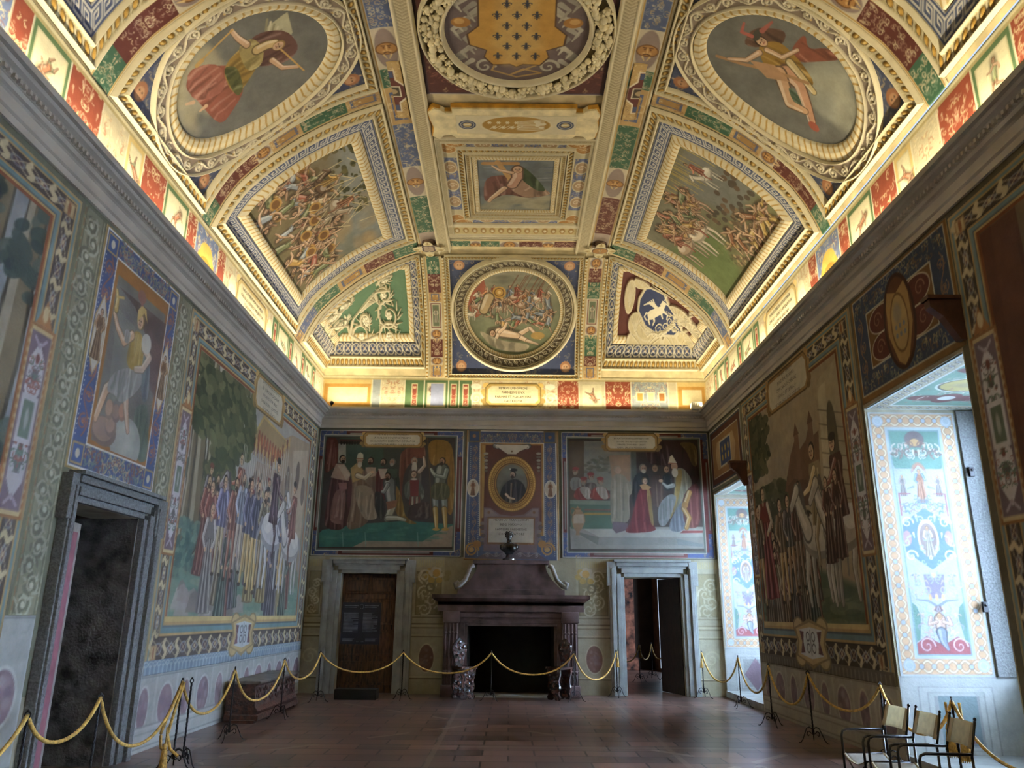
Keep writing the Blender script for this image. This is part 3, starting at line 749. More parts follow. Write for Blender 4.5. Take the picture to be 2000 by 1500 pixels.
struct(MB().box(NR[1]+.002, NR[1]+1.4, 24.06, 24.098, .1, 4.0).build('trim_20', plain('pale_reveal', (206, 206, 200), .8, var=.08)))
area('next_room_daylight', (NR[1]+1.7, 22.3, 2.3), (0, PI/2, 0), 2.6, 2.4, 80.0, DAY)
# passage behind the left doorway
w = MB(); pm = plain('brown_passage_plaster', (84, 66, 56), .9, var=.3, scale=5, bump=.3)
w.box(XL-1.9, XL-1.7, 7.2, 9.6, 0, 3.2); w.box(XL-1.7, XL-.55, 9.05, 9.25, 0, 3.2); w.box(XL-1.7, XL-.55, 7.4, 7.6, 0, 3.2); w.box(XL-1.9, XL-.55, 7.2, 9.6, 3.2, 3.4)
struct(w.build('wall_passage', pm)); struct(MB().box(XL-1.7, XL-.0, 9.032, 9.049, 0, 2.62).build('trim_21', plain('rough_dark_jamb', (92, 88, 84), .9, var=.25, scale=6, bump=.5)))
# ================================================================= WALL PAINTINGS
def wsheet(side, a0, a1, z0, z1, du, dv=None, bg=(200, 190, 150)):
    c = Canvas(a1-a0, z1-z0, du, dv, bg); c.side, c.z0 = side, z0; c.a = a1 if side == 'R' else a0
    c.q = wall_px(side, c.a, z0); return c
def wbuild(c, name, parent=None, mask=None, off=0.012, mat=None): return hang(c, c.side, c.a, c.z0, name, mat, parent, off, mask=mask)
def rings(c, x0, y0, x1, y1, seq):
    """nested rectangles: (inset, colour)"""
    for (i, col) in seq: c.rect(x0+i, y0+i, x1-i, y1-i, col)
TEAL = (112, 140, 142); TAN = (186, 150, 92); PURP = (66, 50, 52)
def interlace(c, s0, s1, t0, t1, pitch, vertical=False, seed=0):
    S = (lambda a, b: (b, a)) if vertical else (lambda a, b: (a, b))
    n = max(1, int(round(abs(s1-s0)/pitch))); p = (s1-s0)/n; tm = (t0+t1)/2; T = abs(t1-t0)/2
    a, b = S(s0, t0), S(s1, t1); c.rect(a[0], a[1], b[0], b[1], (74, 62, 56))
    for i in range(n):
        s = s0+(i+.5)*p
        if i % 2: c.poly([S(s-p*.36, tm), S(s, tm+T*.62), S(s+p*.36, tm), S(s, tm-T*.62)], (150, 150, 146)); c.poly([S(s-p*.2, tm), S(s, tm+T*.36), S(s+p*.2, tm), S(s, tm-T*.36)], (104, 66, 66)); c.ell(*S(s, tm), p*.06, p*.06, (226, 206, 150))
        else: c.ell(*S(s, tm), *((p*.3, T*.6) if not vertical else (T*.6, p*.3)), (128, 128, 130)); c.ell(*S(s, tm), *((p*.2, T*.42) if not vertical else (T*.42, p*.2)), (84, 62, 66))
        c.line([S(s-p/2, tm-T*.9), S(s-p*.36, tm-T*.3), S(s-p*.62, tm+T*.3), S(s-p/2, tm+T*.9)], p*.17, (206, 186, 140))
    for d in (1, -1): c.line([S(s, tm+d*T*.82*math.cos(PI*(s-s0)/p)) for s in np.linspace(s0, s1, n*6+1)], .014, (196, 176, 136), op=.8)
def story_frame(c, W_, H_, l, r, t, b, pit=.30):
    """painted frame of the big side-wall scenes: stripes, interlace, stripes"""
    c.rect(0, 0, W_, H_, (120, 112, 84))
    for f, col in ((.03, TAN), (.09, TEAL), (.17, TAN), (.22, (70, 60, 52))): c.rect(l*f, b*f, W_-r*f, H_-t*f, col)
    interlace(c, b*.25, H_-t*.25, l*.25, l*.62, pit, True); interlace(c, b*.25, H_-t*.25, W_-r*.62, W_-r*.25, pit, True)
    interlace(c, l*.25, W_-r*.25, H_-t*.62, H_-t*.25, pit*1.25); interlace(c, l*.25, W_-r*.25, b*.25, b*.62, pit*1.25)
    for (x, y) in ((l*.25, b*.25), (l*.25, H_-t*.62), (W_-r*.62, b*.25), (W_-r*.62, H_-t*.62)): c.rect(x, y, x+l*.37, y+t*.37, (172, 138, 92)); c.rect(x+.02, y+.02, x+l*.37-.02, y+t*.37-.02, (196, 170, 122)); c.ell(x+l*.18, y+t*.18, .03, .07, (150, 96, 60))
    for f, col in ((.62, (62, 54, 52)), (.65, TAN), (.70, TEAL), (.80, (84, 96, 104)), (.84, TAN), (.90, (128, 66, 34))): c.rect(l*f, b*f, W_-r*f, H_-t*f, col)
    c.rect(l*.90, b*.90, W_-r*.90, b, (206, 176, 110)); 
def plaque(c, u0, u1, v0, v1, seed=1):
    """upright grotesque panel laid over the frame"""
    c.rect(u0, v0, u1, v1, (150, 104, 58)); c.rect(u0+.02, v0+.03, u1-.02, v1-.03, (206, 180, 128)); c.rect(u0+.05, v0+.07, u1-.05, v1-.07, (118, 98, 106))
    um, w = (u0+u1)/2, (u1-u0)/2-.06
    H = v1-v0
    for f in np.arange(.02, .98, .05): c.ell(u0+.03, v0+H*f, .012, .03, (150, 96, 50)); c.ell(u1-.03, v0+H*f, .012, .03, (150, 96, 50))
    for (a, b) in ((.12, .42), (.58, .88)):
        lo, hi = v0+H*a, v0+H*b; m = (lo+hi)/2
        c.poly([(um, lo-.06), (um-w*.8, lo+.12), (um-w*.85, m), (um-w*.8, hi-.12), (um, hi+.06), (um+w*.8, hi-.12), (um+w*.85, m), (um+w*.8, lo+.12)], (206, 202, 206))
        c.ell(um, m, w*.34, .07, (96, 92, 92)); c.ell(um, m+.16, w*.22, .05, (126, 74, 66)); arabesque(c, um-w*.7, lo+.08, um+w*.7, hi-.08, [(110, 104, 104), (96, 120, 100), (150, 90, 74)], 14, .05, seed+int(a*10))
    m = v0+H*.5; c.rect(um-w*.85, m-.22, um+w*.85, m+.22, (206, 202, 206)); c.rect(um-w*.55, m-.17, um+w*.55, m+.17, (104, 118, 100)); c.ell(um, m, w*.2, .10, (170, 172, 160))
    for sg in (-1, 1):
        c.line([(um+sg*w*.6, v0+.12), (um, v0+.2)], .03, (176, 160, 170)); c.line([(um+sg*w*.6, v1-.12), (um, v1-.2)], .03, (176, 160, 170))
    c.poly([(um-w*.9, v1), (um-w*.3, v1+.16), (um, v1+.26), (um+w*.3, v1+.16), (um+w*.9, v1)], (168, 112, 62)); c.ell(um, v1+.12, w*.3, .08, (216, 190, 138))
def scroll_label(c, u0, u1, v0, v1, face=(214, 206, 182), rim=(178, 140, 76)):
    um, vm = (u0+u1)/2, (v0+v1)/2; H = v1-v0
    for sg, e in ((-1, u0), (1, u1)):
        for k in range(7): c.ell(e+sg*.05*math.sin(k*2.1), v0+H*(k+.5)/7, H*.16, H*.13, shade(rim, .75+.07*k))
    q = .16*H
    c.poly([(u0-.02, v0+q), (u0+q, v0-.03), (u1-q, v0-.03), (u1+.02, v0+q), (u1+.02, v1-q), (u1-q, v1+.03), (u0+q, v1+.03), (u0-.02, v1-q)], shade(rim, .6))
    c.poly([(u0, v0+q), (u0+q, v0), (u1-q, v0), (u1, v0+q), (u1, v1-q), (u1-q, v1), (u0+q, v1), (u0, v1-q)], rim)
    i = .045
    c.poly([(u0+i, v0+q+i), (u0+q+i, v0+i), (u1-q-i, v0+i), (u1-i, v0+q+i), (u1-i, v1-q-i), (u1-q-i, v1-i), (u0+q+i, v1-i), (u0+i, v1-q-i)], face)
M_INK = plain('dark_lettering', (58, 48, 42), .8, var=.05)
def wtext(c, lines, u, v, size, wmax, parent, off=.016, name='lettering'):
    s, a, z = c.side, c.a, c.z0
    f = {'L': lambda x, y: (XL+off, a+u+x, z+v+y), 'R': lambda x, y: (XR-off, a-u-x, z+v+y), 'B': lambda x, y: (a+u+x, YB-off, z+v+y)}[s]
    return lettering(lines, size, f, M_INK, parent, name, wmax=wmax)
def emblem_label(c, u, v, w, h):
    """little painted cartouche with rings of a monogram at the foot of a scene"""
    rim = (196, 166, 110)
    for sx in (-1, 1):
        for sy in (-1, 1): c.ell(u+sx*w*.36, v+sy*h*.34, w*.17, h*.2, shade(rim, .7)); c.ell(u+sx*w*.35, v+sy*h*.33, w*.14, h*.17, rim)
    c.poly([(u-w*.5, v-h*.3), (u-w*.2, v-h*.42), (u, v-h*.55), (u+w*.2, v-h*.42), (u+w*.5, v-h*.3), (u+w*.42, v), (u+w*.5, v+h*.3), (u+w*.2, v+h*.42), (u, v+h*.5), (u-w*.2, v+h*.42), (u-w*.5, v+h*.3), (u-w*.42, v)], shade(rim, .75))
    c.poly([(u-w*.44, v-h*.28), (u, v-h*.46), (u+w*.44, v-h*.28), (u+w*.36, v), (u+w*.44, v+h*.28), (u, v+h*.42), (u-w*.44, v+h*.28), (u-w*.36, v)], rim)
    c.poly([(u-w*.34, v-h*.26), (u, v-h*.34), (u+w*.34, v-h*.26), (u+w*.27, v), (u+w*.34, v+h*.26), (u, v+h*.32), (u-w*.34, v+h*.26), (u-w*.27, v)], (200, 206, 210))
    for sx in (-1, 1): c.poly([(u+sx*w*.20, v-h*.22), (u+sx*w*.33, v-h*.24), (u+sx*w*.27, v), (u+sx*w*.33, v+h*.24), (u+sx*w*.20, v+h*.22), (u+sx*w*.23, v)], (108, 70, 74))
    for sx in (-1, 1):
        for sy in (-1, 1): c.ring(u+sx*w*.08, v+sy*h*.12, w*.05, h*.09, .022, (96, 92, 100))
    c.line([(u, v-h*.26), (u, v+h*.26)], .02, (96, 92, 100))
def draped(c, pts, col, seed=0, n=7):
    """a cloth shape with folds running down through it"""
    for _ in range(2):
        q = []
        for i in range(len(pts)):
            a, b = pts[i], pts[(i+1) % len(pts)]; q += [(a[0]*.78+b[0]*.22, a[1]*.78+b[1]*.22), (a[0]*.22+b[0]*.78, a[1]*.22+b[1]*.78)]
        pts = q
    c.poly(pts, shade(col, .8)); R = random.Random(seed); xs = [p[0] for p in pts]; ys = [p[1] for p in pts]; x0, x1, y0, y1 = min(xs), max(xs), min(ys), max(ys)
    old = c.clip; m = Canvas(c.w, c.h, c.du, c.dv, (0, 0, 0)); m.poly(pts, (255, 255, 255)); c.clip = m.c[..., 0] if old is None else m.c[..., 0]*old
    for i in range(int(n*1.5)):
        x = R.uniform(x0, x1); w = (x1-x0)/n*R.uniform(.2, .6); k = R.random(); ya = y1-(y1-y0)*R.uniform(0, .35); yb = y0+(y1-y0)*R.uniform(-.1, .3); d = R.uniform(-.12, .12)*(x1-x0)
        c.line([(x, ya), (x+d*.6, ya*.6+yb*.4), (x+d*.5+R.uniform(-.5, .5)*w, ya*.3+yb*.7), (x+d*1.4, yb)], w*.5, mixc(col, (248, 240, 220), .28) if k < .45 else shade(col, .55), w1=w*1.2, op=.62, soft=.012)
    c.clip = old
# ---- left wall, large procession ------------------------------------------------
def procession():
    T = thing('procession_fresco', 'large fresco of a cavalcade under trees with flagged canopy and white horses, left wall', 'fresco', (XL, 13.27, 3.2))
    c = wsheet('L', 9.70, 16.85, .85, 5.55, .022, .0092); W_, H_ = c.w, c.h
    u0, u1, v0, v1 = .43, 6.53, .68, 4.24
    story_frame(c, W_, H_, .43, W_-u1, H_-v1, v0)
    # shelf-like scalloped strip at the foot
    c.rect(0, 0, W_, .17, (132, 152, 170)); 
    for x in np.arange(.04, W_, .12): c.line([(x, .02), (x, .11)], .035, (170, 188, 200)); c.ring(x, .125, .05, .03, .014, (186, 196, 200), n=10)
    q = c.q; P = lambda *a: [q(x, y) for x, y in a]
    c.rect(u0, v0, u1, v1, (168, 160, 146))
    cl = c.mottle  # keep paint inside the picture from here on
    c.clip = (((c.u >= u0) & (c.u <= u1))[None, :] & ((c.v >= v0) & (c.v <= v1))[:, None]).astype(float)
    R = random.Random(5)
    for i in range(90): c.ell(R.uniform(1.5, 6.5), R.uniform(2.3, 4.2), R.uniform(.2, .7), R.uniform(.08, .2), mixc((176, 166, 150), (142, 146, 150), R.random()), op=.5, soft=.08)
    c.poly(P((327, 1202), (345, 1040), (420, 960), (590, 900), (605, 865), (575, 1202)), (96, 108, 86), op=.8, soft=.06)
    for i in range(60): c.ell(R.uniform(.4, 3.6), R.uniform(1.6, 2.7), R.uniform(.1, .4), R.uniform(.08, .2), mixc((62, 80, 64), (116, 124, 92), R.random()), op=.8)
    # far buildings on the right
    c.poly(P((540, 960), (548, 860), (570, 850), (604, 868), (580, 1120), (560, 1050)), (158, 138, 112)); c.poly(P((572, 880), (600, 880), (582, 1090), (566, 1060)), (178, 158, 130))
    for a in ((590, 960), (580, 930), (560, 940)): x, y = q(*a); c.ell(x, y, .14, .3, (104, 88, 74)); 
    c.poly(P((492, 935), (500, 900), (540, 920), (545, 950)), (150, 128, 108)); x, y = q(516, 935)
    for k in range(5): c.ell(x-.5+k*.3, y-.1, .1, .16, (104, 92, 80))
    # canopy with hanging flags
    c.poly(P((515, 810), (487, 862), (532, 905), (565, 868)), (190, 158, 92)); c.poly(P((515, 818), (490, 860), (530, 900), (562, 866)), (150, 126, 84)); 
    x0, y0 = q(488, 862); x1, y1 = q(532, 903)
    for k in range(14):
        t = k/13; x = x0+(x1-x0)*t; y = y0+(y1-y0)*t; c.line([(x, y+.1), (x+.02, y-.14)], .09, ((110, 54, 38), (186, 152, 90))[k % 2], w1=.05); c.line([(x, y-.1), (x, y-.75)], .022, (214, 204, 186))
    x2, y2 = q(564, 868)
    for k in range(8): t = k/7; x = x1+(x2-x1)*t; y = y1+(y2-y1)*t; c.line([(x, y+.1), (x+.02, y-.14)], .09, ((110, 54, 38), (186, 152, 90))[k % 2], w1=.05); c.line([(x, y-.1), (x, y-.6)], .022, (200, 190, 170))
    for k in range(9): x, y = x0+.4+k*.16, y0+.16-k*.01; c.ell(x, y, .06, .13, (120, 58, 40)); c.ell(x+.02, y-.02, .03, .09, (164, 92, 54))
    # great trees on the left
    for (a, b, w) in (((352, 1075), (392, 720), .30), ((372, 1050), (404, 700), .42), ((400, 1010), (424, 690), .34), ((340, 1100), (384, 800), .2)):
        A, B = q(*a), q(*b); sh(c, [A, ((A[0]+B[0])/2+.05, (A[1]+B[1])/2), B], w, (112, 98, 70), w1=w*.6)
    r2 = random.Random(9)
    for i in range(620):
        k = r2.random()
        if k < .6: x, y = r2.uniform(.45, 2.9), r2.uniform(3.15, 4.22)
        else: x, y = r2.gauss(1.75, .32), r2.gauss(2.75, .36)
        if x < 1.1 and y < 3.0: continue
        if x > 2.1 and y < 3.0+.2*(x-1.9)-(.5 if x < 2.3 else 0): continue
        s = r2.uniform(.05, .14); c.ell(x, y, s*1.5, s*.8, mixc((50, 56, 32), (104, 104, 66), r2.random()**1.3), rot=r2.uniform(-.9, .2), op=.95)
    for i in range(160): x, y = r2.uniform(.45, 1.6), r2.uniform(.95, 1.9); s = r2.uniform(.04, .1); c.ell(x, y, s*1.5, s*.8, mixc((58, 84, 76), (120, 140, 118), r2.random()), rot=r2.uniform(-.9, .9), op=.8)
    # ground and rocks
    c.poly(P((327, 1202), (333, 1130), (380, 1120), (440, 1150), (520, 1140), (582, 1150), (575, 1202)), (112, 138, 118), soft=.04)
    for i in range(70): c.ell(R.uniform(.4, 6.4), R.uniform(.7, 1.15), R.uniform(.15, .5), R.uniform(.03, .1), mixc((82, 112, 100), (160, 166, 136), R.random()), op=.6)
    for i in range(26): x = R.uniform(.5, 3.2); y = R.uniform(.72, 1.05); s = R.uniform(.12, .3); c.poly([(x-s, y-.1), (x-s*.6, y+s*.5), (x, y+s*.7), (x+s*.8, y+s*.3), (x+s, y-.1)], mixc((118, 104, 96), (176, 168, 156), R.random()), op=.85)
    # the crowd, far rows first
    cols = [(94, 86, 92), (140, 120, 92), (122, 66, 52), (150, 140, 132), (84, 94, 82), (166, 140, 84), (112, 98, 116)]
    for row in range(4):
        for k in range(24-3*row):
            u = R.uniform(1.25, 5.7); v = 2.72-.17*row+.12*math.sin(u*2)+R.uniform(-.05, .05)+(.18 if 2.9 < u < 4.4 else 0)
            person(c, u, v, 1.25+.1*row, R.choice(cols), hair=R.choice([(44, 34, 26), (70, 50, 32), (110, 96, 80)]), up=1, beard=R.random() < .4, hat=R.choice([None, None, (34, 30, 30), (120, 60, 50)]), look=R.choice((-1, 0, 1)), seed=k)
    rider(c, q(450, 1100)[0], q(450, 1108)[1], 1.9, (150, 132, 132), (150, 84, 60), f=-1, seed=2)
    for (x, y, h, col, leg) in ((418, 1125, 1.5, (120, 116, 148), (170, 150, 110)), (440, 1135, 1.6, (136, 84, 66), (150, 92, 70)), (456, 1120, 1.6, (150, 156, 172), (176, 160, 140)), (470, 1145, 1.75, (96, 92, 112), (190, 152, 90)), (484, 1160, 1.9, (86, 82, 98), (200, 160, 92)), (500, 1150, 1.7, (120, 108, 84), (150, 120, 80))):
        u, v = q(x, y); person(c, u, v+h, h, col, up=1, legs=leg, beard=x % 4 == 0, look=1, arm=.6, seed=x, sleeve=shade(col, 1.2))
    rider(c, q(521, 1140)[0], q(521, 1150)[1], 2.5, (206, 204, 204), (84, 60, 66), f=1, hat=(40, 34, 34), seed=4)
    u, v = q(541, 1150); person(c, u, v+1.75, 1.75, (92, 84, 100), up=1, legs=(196, 158, 90), look=-1, seed=8)
    rider(c, q(558, 1150)[0], q(558, 1160)[1], 2.3, (214, 208, 200), (126, 74, 60), f=-1, hat=(40, 34, 34), seed=6)
    for k in range(26): u = R.uniform(2.4, 5.6); c.line([(u, 2.6), (u+R.uniform(-.05, .05), 3.35)], .02, (182, 170, 150))
    c.mottle(.10, .5, 3); c.clip = None
    emblem_label(c, q(473, 1240)[0], q(473, 1238)[1], 1.15, .62)
    a, b = q(515, 752), q(553, 790); scroll_label(c, q(500, 752)[0], q(552, 790)[0], 4.08, 4.66)
    plaque(c, .04, .42, 1.42, 3.36, 3)
    wbuild(c, 'painted_scene', T)
    lab = ["DVM PONTIFEX MAXIMVS", "AD CAROLVM CAESAREM", "PROFICISCITVR VRBIS", "ORNATISSIMO COMITATV", "EXCIPITVR LEGATVS"]
    wtext(c, lab, (q(500, 752)[0]+q(552, 790)[0])/2, 4.37, .085, 1.35, T)
procession()
# ---- left wall, near scene with tree trunks ---------------------------------------
def tree_scene(side, y0, y1, name, label, dark=False):
    T = thing(name, label, 'fresco', ((XL if side == 'L' else XR), (y0+y1)/2, 3.0))
    c = wsheet(side, y0, y1, .85, 5.53, .018, .012); W_, H_ = c.w, c.h
    story_frame(c, W_, H_, .46, .46, .42, .68)
    u0, u1, v0, v1 = .46, W_-.46, .68, H_-.42
    c.rect(u0, v0, u1, v1, (150, 152, 150) if not dark else (92, 80, 70))
    c.clip = (((c.u >= u0) & (c.u <= u1))[None, :] & ((c.v >= v0) & (c.v <= v1))[:, None]).astype(float); R = random.Random(3)
    for i in range(40): c.ell(R.uniform(0, W_), R.uniform(1.5, H_), R.uniform(.2, .6), R.uniform(.1, .3), mixc((170, 168, 160), (96, 108, 128), R.random()) if not dark else mixc((110, 96, 80), (60, 52, 50), R.random()), op=.5, soft=.1)
    if not dark:
        for (a, b, w) in (((W_-1.5, 1.2), (W_-1.1, 4.3), .45), ((W_-.9, 1.3), (W_-.62, 4.3), .5), ((W_-1.3, 2.6), (W_-1.9, 4.0), .2), ((W_-2.3, 1), (W_-2.0, 4), .35)): sh(c, [a, ((a[0]+b[0])/2+.06, (a[1]+b[1])/2), b], w, (116, 100, 72), w1=w*.55)
        for i in range(420):
            x, y = R.uniform(.3, W_-.4), R.choice((R.uniform(3.4, 4.4), R.uniform(.7, 2.2), R.uniform(.7, 1.6)))
            s = R.uniform(.05, .13); c.ell(x, y, s*1.5, s*.8, mixc((38, 48, 44), (92, 100, 84), R.random()**1.6), rot=R.uniform(-.9, .9), op=.9)
    else:
        for k in range(14): x = R.uniform(0, W_); c.line([(x, v0), (x+R.uniform(-.3, .3), v1)], R.uniform(.1, .35), mixc((60, 44, 38), (150, 120, 84), R.random()), op=.7)
        c.rect(W_-1.2 if side == 'L' else .46, v0, W_-.46 if side == 'L' else 1.0, v1, (96, 44, 34), op=.7)
        for k in range(6): person(c, .9+k*.42, 2.3+.1*(k % 2), 1.7, [(120, 60, 50), (110, 100, 80), (80, 84, 90)][k % 3], up=1, seed=k)
    c.clip = None; c.mottle(.12, .4, 8)
    if side == 'L': plaque(c, W_-.44, W_-.04, 1.5, 3.25, 5)
    else: plaque(c, .04, .46, 1.55, 3.35, 6)
    wbuild(c, 'painted_scene', T)
tree_scene('L', 3.4, 6.90, 'tree_fresco', 'fresco of thick tree trunks in interlace frame, cut by left edge of photo')
tree_scene('R', 3.4, 7.08, 'dark_fresco', 'dark brown fresco in interlace frame, cut by right edge of photo', True)
# ---- grisaille scroll pilasters ---------------------------------------------------
def scroll_pilaster(side, y0, y1, z0, z1, label, seed):
    c = wsheet(side, y0, y1, z0, z1, .014, .012, (128, 124, 92)); W_, H_ = c.w, c.h
    for i, col in ((.02, (150, 146, 112)), (.04, (108, 104, 78)), (.06, (142, 140, 112))): c.rect(i, 0, W_-i, H_, col)
    R = random.Random(seed); cc = (176, 174, 148)
    for k in range(int(H_/.17)):
        y = .09+k*.17; x = W_/2+(.04 if k % 2 else -.04); d = 1 if k % 2 else -1
        c.ell(x, y, .13, .10, (86, 84, 64), op=.6); spiral(c, x, y, .12, R.uniform(0, 6), 1.5, cc, .034, d=d, n=14); c.ell(x, y, .03, .03, (200, 196, 170))
        for j in range(5): a = R.uniform(0, 6.3); c.line([(x+.08*math.cos(a), y+.08*math.sin(a)), (x+.16*math.cos(a+.5*d), y+.13*math.sin(a+.5*d))], .035, cc if j % 2 else (146, 142, 112), w1=.01)
    for y in np.arange(.05, H_, .12): c.line([(.03, y), (.03, y+.07)], .016, (150, 110, 70)); c.line([(W_-.03, y), (W_-.03, y+.07)], .016, (176, 172, 144))
    c.mottle(.2, .5, seed)
    o = wbuild(c, 'painted_pilaster', off=.008); tag(o, label, 'painted pilaster'); return o
scroll_pilaster('L', 6.94, 7.36, 1.55, 5.55, 'narrow grey-green scrollwork pilaster painted left of the helmeted figure', 1)
scroll_pilaster('L', 9.30, 9.68, 2.92, 5.55, 'narrow grey-green scrollwork pilaster painted right of the helmeted figure', 2)
c = wsheet('L', 9.48, 9.70, 0, 2.92, .016, .014, (150, 148, 122)); rinceau(c, 1.0, 2.9, .02, .2, .32, (190, 186, 160), (150, 140, 104), None, seed=5, vertical=True)
c.rect(0, 0, .22, 1.0, (196, 200, 198)); [c.line([(0, z), (.22, z)], .03, (150, 152, 150)) for z in (.45, .62, .98)]
tag(wbuild(c, 'painted_pilaster', off=.008), 'sliver of scrollwork painted between the left doorway and the cavalcade fresco', 'painted pilaster')
# ---- helmeted woman over the door -------------------------------------------------
def minerva():
    T = thing('figure_fresco', 'fresco of helmeted woman in yellow with blue grotesque border above the left wall doorway', 'fresco', (XL, 8.33, 4.2))
    c = wsheet('L', 7.38, 9.28, 2.93, 5.56, .012, .009); W_, H_ = c.w, c.h
    c.rect(0, 0, W_, H_, (150, 120, 62)); c.rect(.025, .025, W_-.025, H_-.025, (224, 222, 214)); c.rect(.045, .045, W_-.045, H_-.045, (66, 80, 122))
    arabesque(c, .3, .05, W_-.3, .30, [(176, 156, 120), (130, 84, 66), (108, 124, 116)], 80, .05, 1); arabesque(c, .3, H_-.26, W_-.3, H_-.05, [(150, 140, 116), (110, 120, 106), (150, 100, 80)], 80, .05, 2)
    for (a, b) in ((.06, .30), (W_-.29, W_-.05)):
        rinceau(c, .35, H_-.3, a, b, .3, (150, 92, 66), (190, 160, 120), None, seed=4, vertical=True)
        for z in np.arange(.35, H_-.3, .05): c.ell(a+.01, z, .008, .008, (206, 200, 180)); c.ell(b-.01, z, .008, .008, (206, 200, 180))
        m = (a+b)/2; c.poly([(a, 1.62), (m, 1.9), (b, 1.62), (b, 1.2), (m, .98), (a, 1.2)], TAN); c.poly([(a+.02, 1.61), (m, 1.86), (b-.02, 1.61), (b-.02, 1.21), (m, 1.02), (a+.02, 1.21)], (206, 196, 178)); person(c, m, 1.72, .56, (140, 100, 64), up=1)
    for (x, y) in ((.06, .06), (W_-.28, .06), (.06, H_-.28), (W_-.28, H_-.28)): c.rect(x, y, x+.22, y+.22, TAN); c.rect(x+.02, y+.02, x+.2, y+.2, (70, 88, 134)); c.ell(x+.11, y+.11, .04, .05, (214, 200, 170))
    u0, v0, u1, v1 = .31, .30, 1.62, 2.36
    c.rect(u0-.02, v0-.02, u1+.02, v1+.02, (224, 222, 214)); c.rect(u0, v0, u1, v1, (150, 96, 40)); c.rect(u0+.06, v0+.05, u1-.05, v1-.16, (112, 106, 96))
    c.clip = (((c.u >= u0+.03) & (c.u <= u1-.02))[None, :] & ((c.v >= v0+.02) & (c.v <= v1-.02))[:, None]).astype(float)
    P = lambda *a: [c.q(x, y) for x, y in a]
    c.poly(P((232, 560), (330, 640), (322, 700), (296, 690), (262, 600)), (84, 66, 58)); c.poly(P((228, 600), (262, 640), (245, 760), (205, 800)), (124, 120, 108)); c.poly(P((290, 640), (318, 690), (300, 780), (285, 740)), (96, 74, 66), soft=.03)
    draped(c, P((262, 790), (290, 790), (286, 900), (268, 905), (255, 860)), (112, 124, 104), 2, 5)
    x, y = c.q(243, 868); c.ell(x, y, .34, .30, (158, 160, 150)); c.ell(x-.05, y+.05, .22, .2, (186, 186, 174), soft=.05)
    for (a, b, r1, r2, col) in ((200, 842, .26, .16, (150, 122, 104)), (214, 832, .12, .12, (164, 134, 112)), (212, 800, .09, .11, (176, 142, 116)), (225, 808, .09, .10, (140, 112, 96)), (237, 806, .08, .10, (176, 128, 100))): x, y = c.q(a, b); c.ell(x, y, r1, r2, shade(col, .75)); c.ell(x-.02, y+.02, r1*.8, r2*.8, col)
    draped(c, P((276, 660), (292, 690), (288, 780), (276, 790), (270, 720)), (132, 140, 142), 3, 5)
    sh(c, P((226, 745), (205, 760), (190, 800), (184, 818)), .15, SKIN, w1=.07); sh(c, P((244, 750), (244, 800), (247, 842)), .16, (196, 160, 130), w1=.07)
    draped(c, P((226, 722), (270, 715), (278, 745), (262, 770), (232, 790), (222, 770), (206, 765), (210, 742)), (190, 188, 176), 4, 9)
    draped(c, P((258, 645), (276, 650), (279, 690), (274, 725), (250, 722), (244, 700)), (192, 154, 66), 6, 6); draped(c, P((262, 650), (272, 655), (270, 690), (258, 700)), (214, 180, 96), 7, 4)
    sh(c, P((256, 655), (240, 668), (228, 640), (222, 612)), .12, SKIN, w1=.07); sh(c, P((280, 680), (290, 700), (276, 722), (262, 722)), .13, (196, 170, 146), w1=.07); c.ell(*c.q(284, 672), .12, .12, (196, 192, 180))
    sh(c, P((225, 603), (228, 585), (227, 568)), .09, (196, 160, 84), w1=.05); c.line(P((228, 580), (240, 582)), .03, (196, 160, 84)); head(c, *c.q(274, 628), .10, (150, 120, 60), look=-1); c.poly(P((266, 630), (268, 606), (276, 596), (284, 606), (286, 632), (280, 612)), (190, 156, 84)); c.ell(*c.q(276, 580), .10, .08, (140, 92, 76)); c.line(P((276, 594), (274, 572)), .06, (140, 92, 76)); draped(c, P((243, 640), (254, 650), (250, 672), (240, 668)), (190, 186, 174), 2, 3)
    c.clip = None; c.mottle(.1, .35, 5); wbuild(c, 'painted_scene', T)
minerva()
